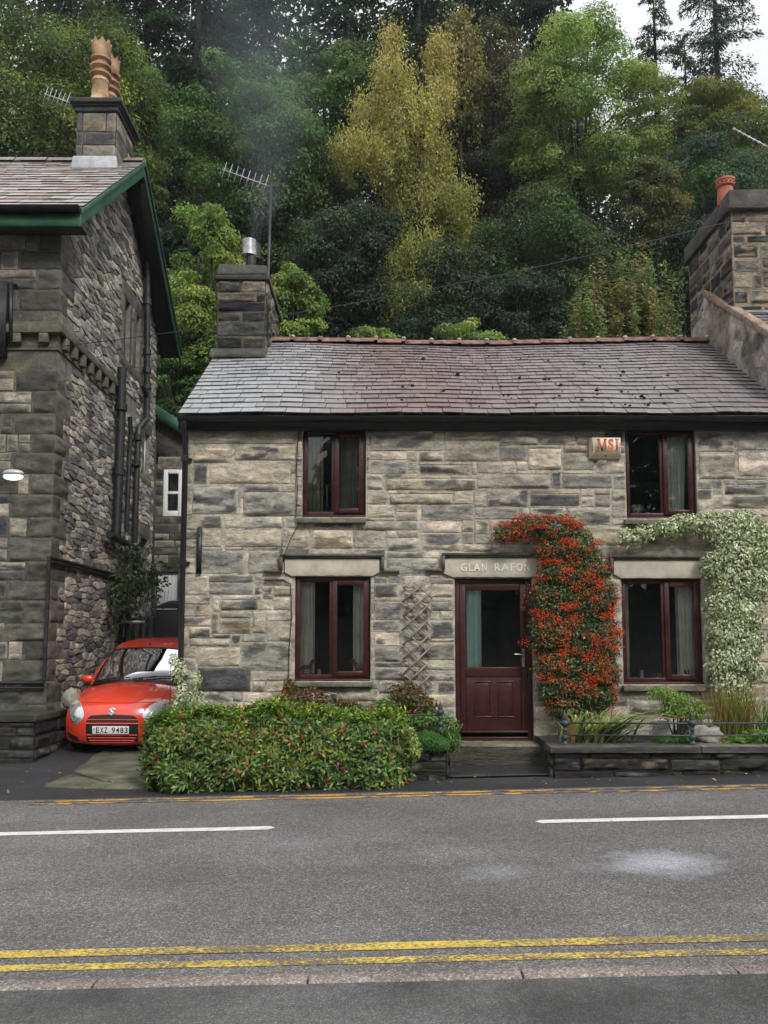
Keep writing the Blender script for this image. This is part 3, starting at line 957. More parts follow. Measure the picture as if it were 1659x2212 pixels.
# painted lines
def stripe(mb, x0, x1, y, wd, off=0.004, taper=False, n=None):
    n = n or max(3, int((x1 - x0) / 0.25))
    u = np.linspace(x0, x1, n)
    wob = (fbm(np.stack([u * 2, u * 0 + y, u * 0], 1), 8, 2) - 0.5) * 0.015
    rows = []
    for k in (-1, 0, 1):
        yy = y + wob + k * wd / 2
        rows.append(np.stack([u, yy, road_z(u, yy) + off], 1))
    r = np.stack(rows, 0)
    if taper:
        r[0, 0, 0] += 0.05; r[2, 0, 0] += 0.05; r[0, -1, 0] -= 0.05; r[2, -1, 0] -= 0.05
    mb.grid(r)
a = gnd(298, 1796); b = gnd(595, 1788.5); c_ = gnd(1155, 1774); d_ = gnd(1659, 1766)
mb = MB()
stripe(mb, b[0] - 4.0, b[0], (a[1] + b[1]) / 2, 0.125, taper=True)
stripe(mb, c_[0], c_[0] + 4.0, (c_[1] + d_[1]) / 2, 0.125, taper=True)
stripe(mb, b[0] - 12, b[0] - 8, b[1], 0.125); stripe(mb, c_[0] + 8, c_[0] + 12, c_[1], 0.125)
structure(mb.build('centre_line', M['whiteline']))
mb = MB()
for p, q in (((10, 2059), (1640, 2030)), ((10, 2090), (1640, 2060))):
    a, b = gnd(*p), gnd(*q)
    stripe(mb, -30, 30, (a[1] + b[1]) / 2, 0.105 if p[1] < 2080 else 0.085, n=200)
structure(mb.build('yellow_lines', M['yellow']))
mb = MB()
for y in (-1.975, -2.11):
    stripe(mb, -3.6, 30, y, 0.055, n=150)
structure(mb.build('worn_yellow_lines', M['yellow_thin']))

# ------------------------------------------------------------------ the stone cottage
rng = random.Random(11)
RIDGE_Y, EAVE_Y = 2.6, -0.26
zR = P(1000, 741, RIDGE_Y)[2]; zE = P(1000, 893, EAVE_Y)[2]
xL = P(394, 1180, 0)[0]; XN = P(1528, 742, RIDGE_Y)[0]
slope = (zR - zE) / (RIDGE_Y - EAVE_Y)
def roof_z(y): return zE + (y - EAVE_Y) * slope
WALL_TOP = roof_z(0) - 0.04
cottage = thing('stone_cottage', 'two storey grey stone cottage with purple slate roof and GLAN RAFON over the door', 'house', ((xL + XN) / 2, 0, 0))

def op(x0, x1, y0, y1):                    # opening in the front wall from photograph pixels
    a = P(x0, y1, 0); b = P(x1, y0, 0)
    return [a[0], b[0], a[2], b[2]]
W1 = op(653, 791, 925, 1117); W2 = op(1355, 1502, 925, 1120); W3 = op(636, 801, 1246, 1471); W4 = op(1348, 1516, 1250, 1478)
DR = op(985, 1150, 1249, 1602)
BASE = -0.2
holes = [W1, W2, W3, W4, DR]
L3 = op(613, 822, 1207, 1246); LD = op(957, 1180, 1205, 1249); L4 = op(1324, 1530, 1209, 1250)
ff = front_fn(0.0)
mb = MB()
panel(mb, ff, xL, XN, BASE, WALL_TOP, holes, mat=1, col=(0.46, 0.43, 0.36), depth=0.2)
STONE_GAIN = 1.42
# the big stones the photograph shows, then courses round them
big = [(414, 518, 1050, 1112, (0.17, 0.17, 0.155)), (524, 640, 1062, 1116, (0.15, 0.15, 0.135)), (405, 640, 925, 960, (0.19, 0.175, 0.14)),
       (450, 630, 1000, 1046, (0.30, 0.26, 0.20)), (415, 500, 966, 1000, (0.30, 0.25, 0.18)), (505, 640, 962, 996, (0.28, 0.245, 0.175)),
       (425, 530, 1187, 1240, (0.145, 0.15, 0.15)), (535, 605, 1187, 1240, (0.15, 0.145, 0.13)), (485, 610, 1143, 1183, (0.33, 0.275, 0.215)), (432, 480, 1143, 1183, (0.27, 0.24, 0.18)),
       (618, 670, 1143, 1183, (0.30, 0.25, 0.20)), (675, 765, 1143, 1186, (0.42, 0.345, 0.27)),
       (800, 938, 937, 975, (0.22, 0.205, 0.165)), (960, 1080, 950, 998, (0.17, 0.155, 0.13)), (800, 880, 995, 1024, (0.12, 0.12, 0.118)), (905, 1020, 1005, 1028, (0.15, 0.14, 0.115)),
       (1078, 1165, 940, 962, (0.30, 0.26, 0.2)), (1170, 1245, 937, 962, (0.29, 0.255, 0.2)), (1140, 1215, 968, 1016, (0.42, 0.35, 0.275)), (1030, 1190, 1024, 1056, (0.19, 0.175, 0.145)),
       (1215, 1325, 1023, 1056, (0.075, 0.077, 0.082)), (1145, 1255, 1066, 1094, (0.07, 0.072, 0.078)), (830, 1030, 1032, 1060, (0.27, 0.235, 0.17)), (840, 980, 1066, 1090, (0.24, 0.22, 0.17)),
       (1510, 1590, 978, 1036, (0.24, 0.225, 0.19)), (1595, 1680, 975, 1030, (0.40, 0.35, 0.30)), (1565, 1659, 1045, 1068, (0.13, 0.13, 0.13)),
       (1060, 1145, 1142, 1175, (0.26, 0.245, 0.17)), (910, 1000, 1150, 1190, (0.30, 0.26, 0.21)), (770, 905, 1125, 1146, (0.2, 0.19, 0.16)),
       (450, 550, 1258, 1285, (0.11, 0.11, 0.108)), (475, 560, 1295, 1318, (0.13, 0.125, 0.115)), (475, 545, 1337, 1370, (0.145, 0.14, 0.125)), (520, 632, 1385, 1450, (0.14, 0.138, 0.128)),
       (425, 545, 1440, 1495, (0.055, 0.057, 0.06)), (408, 500, 1378, 1396, (0.24, 0.22, 0.18)), (808, 870, 1298, 1340, (0.11, 0.112, 0.115)), (808, 862, 1258, 1290, (0.12, 0.12, 0.12)),
       (808, 866, 1395, 1430, (0.115, 0.117, 0.12)), (870, 930, 1345, 1385, (0.12, 0.122, 0.125)), (930, 980, 1260, 1290, (0.33, 0.285, 0.22)), (930, 980, 1300, 1320, (0.09, 0.09, 0.095)),
       (930, 982, 1340, 1380, (0.12, 0.122, 0.125)), (808, 905, 1440, 1470, (0.13, 0.13, 0.125)), (835, 950, 1205, 1240, (0.165, 0.165, 0.155))]
bholes = []
bk = 500
for (a, b, c, d, colr) in big:
    h = op(a, b, c, d)
    h[1] = min(h[1], XN)
    bholes.append(h); bk += 1
    stone_rect(mb, ff, h[0], h[1], h[2], h[3], bk, np.array(colr) * 1.18 + 0.012, bulge=rng.uniform(0.012, 0.026), rough=rng.uniform(0.016, 0.034))
snecked(mb, ff, xL + 0.0, XN, 0.0, WALL_TOP, holes + [L3, LD, L4] + bholes, rng, PAL_COTTAGE, bulge=0.014, rough=0.026)
STONE_GAIN = 1.1
# stones of the left end wall, and the plain back and end
sfn = side_fn(xL, -1)
coursed(mb, sfn, 0.0, 5.2, -0.2, WALL_TOP, [], rng, PAL_RUBBLE, bulge=0.015, step=0.06)
panel(mb, sfn, 0.0, 5.2, -0.3, WALL_TOP, [], mat=1, col=(0.2, 0.18, 0.15), step=0.5)
mb.chunk([(xL, 5.2, -.3), (XN, 5.2, -.3), (XN, 5.2, WALL_TOP), (xL, 5.2, WALL_TOP)], [(0, 1, 2, 3)], (0.15, 0.14, 0.12), 1)
mb.chunk([(xL, 0, WALL_TOP), (xL, 5.2, WALL_TOP), (xL, RIDGE_Y, zR - 0.08)], [(0, 1, 2)], (0.15, 0.14, 0.12), 1)
# hood moulds over the lower openings
for (x0, x1, y, xr) in ((606, 830, 1200, 1), (955, 1180, 1198, 0), (1316, 1530, 1203, 0)):
    a = P(x0, y, 0); b = P(x1, y, 0)
    mb.box(a[0], b[0], -0.075, 0.0, a[2] - 0.018, a[2] + 0.018, 2, (0.13, 0.125, 0.10))
    for xx, s_ in ((a[0], 1), (b[0], -1)):
        if s_ == -1 and not xr: continue
        mb.box(min(xx, xx + s_ * 0.035), max(xx, xx + s_ * 0.035), -0.07, 0.0, a[2] - 0.19, a[2] - 0.018, 2, (0.13, 0.125, 0.10))
        mb.box(min(xx - s_ * 0.2, xx + s_ * 0.03), max(xx - s_ * 0.2, xx + s_ * 0.03), -0.055, 0.0, a[2] - 0.222, a[2] - 0.19, 2, (0.13, 0.125, 0.10))
wall = mb.build('wall', [M['stone'], M['mortar'], M['sill']], cottage)
# dim rooms behind the openings
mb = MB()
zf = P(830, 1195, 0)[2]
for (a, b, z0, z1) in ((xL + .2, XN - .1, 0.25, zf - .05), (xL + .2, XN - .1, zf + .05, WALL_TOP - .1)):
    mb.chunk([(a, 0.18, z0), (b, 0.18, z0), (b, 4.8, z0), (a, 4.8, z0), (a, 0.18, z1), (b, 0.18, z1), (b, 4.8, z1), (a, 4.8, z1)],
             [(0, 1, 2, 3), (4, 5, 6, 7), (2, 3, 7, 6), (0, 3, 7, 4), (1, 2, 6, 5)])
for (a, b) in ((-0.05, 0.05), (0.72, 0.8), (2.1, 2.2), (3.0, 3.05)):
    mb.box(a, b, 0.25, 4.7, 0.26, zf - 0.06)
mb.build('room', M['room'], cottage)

# lintels
def lintel(name, d0, body=None, skew=0.0):
    mb = MB()
    a = P(d0[0], d0[3], 0); b = P(d0[1], d0[2], 0)
    x0, x1, z0, z1 = a[0], b[0], a[2], b[2]
    n = 24
    rows = []
    for i in range(n + 1):
        k = i / n
        zt = z1 - 0.004 * rng.random(); zb = z0 + 0.010 * rng.random()
        rows.append([(x0 + skew + (x1 - x0 - 2 * skew) * k if yy == 2 else x0 + (x1 - x0) * k, ya, zb if yy == 2 else (zb + 0.05 if yy == 1 else zt)) for yy, ya in ((2, 0.07), (2, -0.03), (1, -0.03), (0, -0.03), (0, 0.07))])
    mb.grid(rows, flip=True)
    mb.chunk(rows[0], [tuple(range(5))]); mb.chunk(rows[-1], [tuple(range(5))[::-1]])
    o = mb.build(name, M['lintel'], cottage, bevel=0.004)
    if body:
        tw = (MB(), MB())
        l = P(995, 1231, -0.03); r = P(1144, 1215, -0.03)
        # words set letter group by letter group as they stand
        fn = lambda p, q, d: (p, -0.032 - d, q)
        wsp = [("G", 996, 1009), ("L", 1013.5, 1022.5), ("A", 1023.5, 1038), ("N", 1041, 1052), ("R", 1069, 1081.5), ("A", 1083.5, 1099), ("F", 1103, 1112.5), ("O", 1115.5, 1129), ("N", 1132.5, 1144.5)]
        for ch, p0, p1 in wsp:
            text_chunk(tw[0 if p1 < 1060 else 1], ch, fn, P(p0, 1225, -0.03)[0], P(p1, 1225, -0.03)[0], P(1000, 1233.5, -0.03)[2], P(1000, 1217, -0.03)[2], 0.004, slim=0.012)
        for t in tw: t.build('lettering', M['letter'], o)
    return o
lintel('lintel', (616, 820, 1208, 1245), skew=0.09)
lintel('lintel', (959, 1178, 1206, 1248), 'x', skew=0.12)
lintel('lintel', (1326, 1524, 1211, 1250), skew=0.09)

# windows
def frame_ring(mb, x0, x1, z0, z1, wl, wr, wb, wt, y0, y1, mat=0):
    mb.box(x0, x0 + wl, y0, y1, z0, z1, mat); mb.box(x1 - wr, x1, y0, y1, z0, z1, mat)
    mb.box(x0 + wl, x1 - wr, y0, y1, z0, z0 + wb, mat); mb.box(x0 + wl, x1 - wr, y0, y1, z1 - wt, z1, mat)

def pane(x0, x1, z0, z1, y, parent):
    g = MB(); g.chunk([(x0, y, z0), (x1, y, z0), (x1, y + 0.004, z1), (x0, y + 0.004, z1)], [(0, 1, 2, 3)])
    return g.build('pane', M['glass'], parent)

def window(h, mullion, sill_px, open_sash=True):
    x0, x1, z0, z1 = h
    y0 = 0.055
    mb = MB()
    frame_ring(mb, x0 + 0.004, x1 - 0.004, z0 + 0.004, z1 - 0.004, 0.06, 0.05, 0.075, 0.06, y0, y0 + 0.07)
    xm = x0 + (x1 - x0) * mullion
    mb.box(xm - 0.026, xm + 0.026, y0 + 0.003, y0 + 0.067, z0 + 0.079, z1 - 0.064)
    mb.box(x0 - 0.0, x1 + 0.0, 0.012, y0 + 0.02, z0 - 0.008, z0 + 0.022)         # drip bar
    o = mb.build('window', M['pvc'], cottage, bevel=0.006)
    s = MB()
    frame_ring(s, xm + 0.012, x1 - 0.036, z0 + 0.055, z1 - 0.045, 0.062, 0.058, 0.066, 0.06, y0 - 0.022, y0 + 0.03)
    s.build('casement', M['pvc'], o, bevel=0.007)
    pane(x0 + 0.06, xm - 0.02, z0 + 0.07, z1 - 0.06, y0 + 0.025, o)
    pane(xm + 0.06, x1 - 0.08, z0 + 0.1, z1 - 0.09, y0 + 0.005, o)
    a = P(sill_px[0], sill_px[3], -0.06); b = P(sill_px[1], sill_px[2], -0.06)
    q = MB(); q.hexa([(a[0], -0.085, a[2]), (b[0], -0.085, a[2]), (b[0], 0.1, a[2] + .01), (a[0], 0.1, a[2] + .01),
                      (a[0], -0.085, b[2] - .015), (b[0], -0.085, b[2] - .015), (b[0], 0.1, z0 - 0.01), (a[0], 0.1, z0 - 0.01)], 0, (0.16, 0.155, 0.12))
    q.build('sill', M['sill'], o, bevel=0.008)
    return o
window(W1, 0.485, (643, 791, 1117, 1130))
window(W2, 0.53, (1350, 1505, 1120, 1133))
window(W3, 0.48, (631, 806, 1471, 1484))
window(W4, 0.53, (1347, 1526, 1479, 1493))

# the door
x0, x1, z0, z1 = DR
mb = MB()
y0 = 0.075
frame_ring(mb, x0 + .003, x1 - .003, z0, z1 - 0.003, 0.075, 0.07, 0.05, 0.085, y0, y0 + 0.075)
door = mb.build('door', M['pvc'], cottage, bevel=0.006)
def dz(y): return P(1065, y, y0)[2]
def dxp(x): return P(x, 1450, y0)[0]
lf = MB()
lx0, lx1 = x0 + 0.068, x1 - 0.064
zg = dz(1441); zb = dz(1578); zm = dz(1462)
lf.box(lx0, lx0 + 0.075, y0 - 0.012, y0 + 0.045, zb, z1 - 0.07)
lf.box(lx1 - 0.085, lx1, y0 - 0.012, y0 + 0.045, zb, z1 - 0.07)
lf.box(lx0 + 0.075, lx1 - 0.085, y0 - 0.012, y0 + 0.045, z1 - 0.15, z1 - 0.07)
lf.box(lx0 + 0.075, lx1 - 0.085, y0 - 0.012, y0 + 0.045, zm, zg)
lf.box(lx0 + 0.075, lx1 - 0.085, y0 + 0.0, y0 + 0.04, zb, zm)
lf.box(lx0, lx1, y0 - 0.025, y0 + 0.045, zb - 0.03, zb - 0.001)
lf.build('door_leaf', M['pvc'], door, bevel=0.006)
def raised(px0, px1, py0, py1):
    a = P(px0, py1, y0); b = P(px1, py0, y0)
    m = MB()
    m.box(a[0], b[0], y0 - 0.012, y0 + 0.01, a[2], a[2] + 0.02); m.box(a[0], b[0], y0 - 0.012, y0 + 0.01, b[2] - 0.02, b[2])
    m.box(a[0], a[0] + 0.02, y0 - 0.0118, y0 + 0.01, a[2] + 0.02, b[2] - 0.02); m.box(b[0] - 0.02, b[0], y0 - 0.0118, y0 + 0.01, a[2] + 0.02, b[2] - 0.02)
    m.box(a[0] + 0.03, b[0] - 0.03, y0 - 0.006, y0 + 0.01, a[2] + 0.03, b[2] - 0.03)
    m.build('panel', M['pvc'], door, bevel=0.006)
raised(1026, 1061, 1471, 1550); raised(1077, 1111, 1471, 1550)
pane(lx0 + 0.07, lx1 - 0.08, zg - 0.01, z1 - 0.14, y0 + 0.02, door)
h = MB(); hp = P(1131, 1420, y0 - 0.02)
h.box(hp[0] - 0.016, hp[0] + 0.016, y0 - 0.022, y0 - 0.011, hp[2] - 0.12, hp[2] + 0.11)
h.tube([(hp[0], y0 - 0.02, hp[2] + 0.035), (hp[0], y0 - 0.06, hp[2] + 0.035), (hp[0] - 0.03, y0 - 0.065, hp[2] + 0.036), (hp[0] - 0.12, y0 - 0.062, hp[2] + 0.04)], 0.009, 8)
h.build('handle', M['steel'], door, smooth=True, angle=40)

# roof
def slates(mb, A, e, u, nrm, width, rows, wid, colfn, rng, left_fn=None, right_fn=None, holes=()):
    """rows: list of (start, gauge) up the slope; each slate a thin slab lying on the next course"""
    A = np.array(A); k = 0
    for ri, (st, ga) in enumerate(rows):
        wd = wid(st)
        x = -wd * (0.5 if ri % 2 else 0.0) - wd * rng.uniform(0, .1)
        lo = left_fn(st) if left_fn else 0.0
        hi = right_fn(st) if right_fn else width
        while x < hi:
            w_ = wd * rng.uniform(0.86, 1.14)
            a, b = max(x, lo) , min(x + w_ - 0.007, hi)
            x += w_
            if b - a < 0.03: continue
            if any(h[0] < (a + b) / 2 < h[1] and h[2] < st + ga / 2 < h[3] for h in holes): continue
            d = rng.uniform(-0.006, 0.006) - (0.02 if rng.random() < 0.02 else 0)
            sk = rng.uniform(-.004, .004)
            lift = rng.uniform(0.014, 0.023); lift2 = lift + rng.uniform(-.003, .003); th = 0.009
            s0, s1 = st + d, st + ga + 0.05
            def pt(xx, ss, hh): return A + e * xx + u * ss + nrm * hh
            c = colfn((a + b) / 2, st, rng)
            top = [pt(a, s0, lift), pt(b, s0 + sk, lift2), pt(b, s1, 0.0), pt(a, s1, 0.0)]
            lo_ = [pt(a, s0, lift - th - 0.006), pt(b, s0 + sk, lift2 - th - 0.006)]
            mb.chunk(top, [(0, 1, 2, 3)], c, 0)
            mb.chunk([lo_[0], lo_[1], top[1], top[0], top[2], top[3]], [(0, 1, 2, 3), (0, 3, 5), (1, 4, 2)], np.array((0.028, 0.026, 0.025)), 0)   # edge faces coloured dark, painting in the shadow line of each row
            k += 1

def rows_for(length, g0, g1):
    out = []; s = 0.0
    while s < length - 0.02:
        g = g0 + (g1 - g0) * s / length
        out.append((s, min(g, length - s))); s += g
    return out
slope_len = math.hypot(RIDGE_Y - EAVE_Y, zR - zE)
u_ = np.array((0, RIDGE_Y - EAVE_Y, zR - zE)) / slope_len
e_ = np.array((1.0, 0, 0)); n_ = np.cross(e_, u_); n_ = n_ if n_[2] > 0 else -n_
xe = P(386, 893, EAVE_Y)[0]
RW = XN - xe + 0.05
def ccol(x, s, r):
    k = min(1, max(0, (x - 1.0 + r.uniform(-.25, .25)) / 1.5))
    g = np.array((0.31, 0.32, 0.33)); p = np.array((0.158, 0.106, 0.096))  # left slates paler: the wet sheen is put into their colour
    c = g * (1 - k) + p * k
    q = min(1, max(0, (x - 3.6 + r.uniform(-.4, .4)) / 2.0)); c = c * (1 - .7 * q) + np.array((0.20, 0.18, 0.185)) * .7 * q
    return c * r.uniform(0.9, 1.1)
mb = MB()
chim_x = (P(462, 770, 1.9)[0] - xe, P(577, 770, 1.9)[0] - xe)
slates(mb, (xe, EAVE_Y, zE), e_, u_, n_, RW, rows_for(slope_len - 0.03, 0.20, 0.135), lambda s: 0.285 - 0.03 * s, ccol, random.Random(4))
# underside and back slope
yb = 2 * RIDGE_Y - EAVE_Y
mb.hexa([(xe + .01, EAVE_Y + .02, zE - .035), (XN, EAVE_Y + .02, zE - .035), (XN, RIDGE_Y, zR - .085), (xe + .01, RIDGE_Y, zR - .085),
         (xe + .01, EAVE_Y + .02, zE - .02), (XN, EAVE_Y + .02, zE - .02), (XN, RIDGE_Y, zR - .05), (xe + .01, RIDGE_Y, zR - .05)], 0, (0.05, 0.045, 0.045))
mb.hexa([(xe, yb, zE - .035), (XN, yb, zE - .035), (XN, RIDGE_Y, zR - .035), (xe, RIDGE_Y, zR - .035),
         (xe, yb, zE), (XN, yb, zE), (XN, RIDGE_Y, zR), (xe, RIDGE_Y, zR)], 0, (0.13, 0.1, 0.1))
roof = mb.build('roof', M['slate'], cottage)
# gentle sag of the old roof
for v in roof.data.vertices:
    x = v.co.x
    v.co.z += 0.03 * math.sin((x - xL) * 1.05 + 0.4) * max(0, min(1, (v.co.z - zE) / (zR - zE))) + 0.008 * math.sin(x * 3.1)
mb = MB(); rr = random.Random(9)
x = chim_x[1] + xe - 0.1
while x < XN - 0.02:
    x2 = min(x + 0.45, XN)
    sag = 0.03 * math.sin(((x + x2) / 2 - xL) * 1.05 + 0.4)
    j = rr.uniform(-.006, .006) + sag
    prof = [(-0.15, -0.085), (-0.12, -0.045), (-0.05, 0.012), (0, 0.025), (0.05, 0.012), (0.12, -0.045), (0.15, -0.085)]
    for a, b, up in ((x, x2 - 0.05, 0.0), (x2 - 0.055, x2 + 0.01, 0.018)):
        pts = [[(xx, RIDGE_Y + p * (1 + up * 2), zR + 0.045 + q + up + j) for p, q in prof] for xx in (a, b)]
        mb.grid(pts, 0)
        for xx in (0, 1):
            mb.chunk(pts[xx], [tuple(range(7))])
    if rr.random() < 0.85:
        mb.ball((x2 - 0.02, RIDGE_Y - 0.06, zR + 0.055 + j), 0.04, 0.05, 0.03, 5, 1)
    x = x2
mb.build('ridge_tiles', [M['ridge'], M['lintel']], roof, smooth=False)
# moss cushions
mb = MB(); mr = random.Random(21)
mosspx = [(1036, 912), (1040, 930), (985, 825), (1000, 800), (1150, 805)] 
def on_roof(dx, dy):
    d = ray(dx, dy); A = np.array((xe, EAVE_Y, zE))
    return _c + d * (np.dot(A - _c, n_) / np.dot(d, n_))
spots = [(1180, 780), (1262, 788), (1302, 800), (1340, 812), (1222, 838), (1290, 838), (1345, 850), (1380, 862), (1410, 838), (1450, 820), (1335, 800), (1298, 822), (1235, 880), (1318, 878), (1268, 872), (1402, 876),
         (1100, 855), (1150, 868), (1205, 862), (1060, 800), (980, 812), (1010, 848), (905, 780), (880, 838), (790, 842), (760, 850), (868, 868), (960, 850), (1075, 838), (1120, 822), (1180, 820), (1250, 860), (1440, 868), (1470, 850), (1350, 880), (1390, 800), (1420, 850), (735, 808), (812, 765), (1240, 805), (1280, 852)]
for (dx, dy) in spots:
    for k in range(1 if mr.random() < 0.6 else 2):
        p = on_roof(dx + mr.uniform(-12, 12), dy + mr.uniform(-6, 6))
        r = mr.choice((0.011, 0.014, 0.017, 0.022, 0.03))
        p = p + n_ * 0.016
        mb.ball(p, r, r, r * 0.8, 5, 0, np.array((0.02, 0.022, 0.010)) * mr.uniform(.6, 1.8), 0.4, mr.randrange(99))
for k in range(60):
    p = on_roof(mr.uniform(700, 1560), mr.uniform(755, 888)) + n_ * 0.014
    if p[0] > XN - 0.6: continue
    r = mr.uniform(.006, .013); mb.ball(p, r, r, r, 4, 0, (0.02, 0.022, 0.012))
tag(mb.build('moss', M['leaf'], roof), kind='stuff')
# gutter, fascia and downpipe
mb = MB()
mb.box(xL - 0.05, XN, EAVE_Y + 0.13, -0.004, P(900, 927, EAVE_Y + 0.13)[2], WALL_TOP - 0.05)
mb.build('fascia', M['black'], cottage)
mb = MB()
gy0, gz0, gr = EAVE_Y + 0.075, zE - 0.028, 0.062
prof = [(gy0 + gr * math.cos(a), gz0 + gr * math.sin(a)) for a in np.linspace(math.pi, 2 * math.pi, 9)]
inn = [(gy0 + (gr - .006) * math.cos(a), gz0 + (gr - .006) * math.sin(a)) for a in np.linspace(2 * math.pi, math.pi, 9)]
ol = prof + inn
xs_ = np.linspace(xe - 0.02, XN, 20)
mb.grid([[(x, y, z) for y, z in ol + ol[:1]] for x in xs_])
mb.chunk([(xe - .02, y, z) for y, z in prof], [tuple(range(9))])
for x in np.arange(xe + .3, XN, 1.0):
    mb.box(x, x + .05, gy0 - gr - .004, gy0 + gr + .004, gz0 - .01, gz0 + .004)
    mb.box(x, x + .03, gy0 + gr - .01, EAVE_Y + .14, gz0 - .03, gz0 - .01)
mb.build('gutter', M['black'], cottage)
dpx = P(397, 1200, -0.07)[0]
mb = MB()
mb.tube([(dpx, gy0, gz0 - .05), (dpx, gy0, gz0 - .12), (dpx, -0.085, gz0 - .28), (dpx - .005, -0.085, 1.6), (dpx - .012, -0.085, -0.05)], 0.038, 10)
for z in (3.9, 2.55, 1.1):
    mb.tube([(dpx - .004, -0.085, z - .04), (dpx - .004, -0.085, z + .04)], 0.048, 10)
    mb.box(dpx - .07, dpx + .07, -0.05, 0.0, z - .015, z + .015)
mb.build('downpipe', M['black'], cottage, smooth=True, angle=50)
# iron strap on the wall
mb = MB(); a = P(431, 1240, 0); b = P(431, 1142, 0)
mb.box(a[0] - .03, a[0] + .03, -0.045, -0.012, a[2], b[2]); mb.ball((a[0], -0.028, b[2]), .031, .017, .03, 6); 
for q in (0.15, 0.5, 0.85): mb.ball((a[0], -0.047, a[2] + (b[2] - a[2]) * q), .012, .01, .012, 5)
mb.build('wall_tie', M['iron'], cottage)

# left chimney of the cottage
def chimney(parent, x0, x1, y0, y1, z0, ztop, cap_h, cap_out, pal, seed, mat_stone_='rubble', slab=True, basefn=None, capcol=(0.04, 0.04, 0.038)):
    r = random.Random(seed); mb = MB()
    zc = ztop - cap_h
    for fn, a, b in ((front_fn(y0), x0, x1), (side_fn(x1, 1), y0, y1), (side_fn(x0, -1), y0, y1)):
        panel(mb, fn, a, b, z0, zc, [], 1, (0.13, 0.115, 0.09), step=.3)
        coursed(mb, fn, a, b, z0, zc, [], r, pal, hmin=0.13, hmax=0.3, wmin=0.3, wmax=0.7, bulge=0.02, rough=0.036, step=0.03)
    mb.box(x0, x1, y1 - .02, y1, z0, zc, 1, (0.15, 0.135, 0.11))
    ch = mb.build('chimney', [M[mat_stone_], M['mortar']], parent)
    c = MB()
    nx = 10
    def slabpts(xa, xb, ya, yb, za, zb, sd):
        o = []
        for (z, ins) in ((za, 0.0), (zb, 0.012)):
            for (x, y) in ((xa + ins, ya + ins), (xb - ins, ya + ins), (xb - ins, yb - ins), (xa + ins, yb - ins)):
                o.append((x + r.uniform(-.012, .012), y + r.uniform(-.012, .012), z + r.uniform(-.01, .01)))
        return o
    c.hexa(slabpts(x0 - cap_out, x1 + cap_out, y0 - cap_out, y1 + cap_out, zc, zc + cap_h * 0.36, 1), 0, capcol)
    c.hexa(slabpts(x0 - .01, x1 + .01, y0 - .01, y1 + .01, zc + cap_h * 0.355, ztop, 2), 0, np.array(capcol) * 1.9)
    c.build('chimney_cap', M['dressed'], ch, bevel=0.012)
    return ch
cy0 = 1.88
cx0, cx1 = P(469, 700, cy0)[0], P(574, 700, cy0)[0]
cz0 = roof_z(cy0) - 0.15
cy1 = Q(606, 690, cx1)[1]
cy1 = min(max(cy1, 3.2), 3.6)
ztop = P(520, 571, cy0)[2]
PAL_CH = [(0.032, 0.031, 0.030), (0.042, 0.040, 0.037), (0.19, 0.16, 0.115), (0.06, 0.055, 0.047), (0.028, 0.028, 0.030), (0.036, 0.034, 0.033), (0.10, 0.088, 0.068)]
ch = chimney(cottage, cx0, cx1, cy0, cy1, cz0, ztop, 0.26, 0.045, PAL_CH, 31)
mb = MB()
p = P(519, 770, cy0 - .05)
mb.hexa([(cx0 - .09, cy0 - .12, roof_z(cy0 - .12) + .05), (cx1 + .02, cy0 - .12, roof_z(cy0 - .12) + .05), (cx1 + .02, cy0 + .01, roof_z(cy0) + .05), (cx0 - .09, cy0 + .01, roof_z(cy0) + .05),
         (cx0 - .09, cy0 - .12, roof_z(cy0 - .12) + .10), (cx1 + .02, cy0 - .12, roof_z(cy0 - .12) + .10), (cx1 + .02, cy0 + .01, roof_z(cy0) + .16), (cx0 - .09, cy0 + .01, roof_z(cy0) + .16)], 0, (0.07, 0.068, 0.06))
mb.build('flashing', M['dressed'], ch, bevel=0.01)
# cowl and pot on it
pc = P(543, 571, cy0 + 0.42)
mb = MB(); mb.lathe((pc[0], cy0 + .42, ztop - .04), [(0.0, 0), (0.135, 0), (0.14, 0.06), (0.125, 0.13), (0.115, 0.135), (0.115, 0.02), (0.0, 0.02)], 18)
mb.build('chimney_pot', M['red_clay'], ch, smooth=True, angle=40)
mb = MB()
zt = P(543, 520, cy0 + .42)[2]; zb_ = P(543, 553, cy0 + .42)[2]
mb.lathe((pc[0] - .035, cy0 + .42, 0), [(0.0, zb_), (0.115, zb_), (0.118, zt), (0.0, zt)], 20, 0)
mb.lathe((pc[0] + .055, cy0 + .5, 0), [(0.0, zb_ - .02), (0.085, zb_ - .02), (0.085, zt - .02), (0.0, zt - .02)], 16, 1)
mb.lathe((pc[0], cy0 + .42, 0), [(0.0, ztop), (0.075, ztop), (0.08, zb_ + .02), (0.0, zb_ + .02)], 16, 1)
mb.build('cowl', [M['steel'], M['iron']], ch, smooth=True, angle=40)

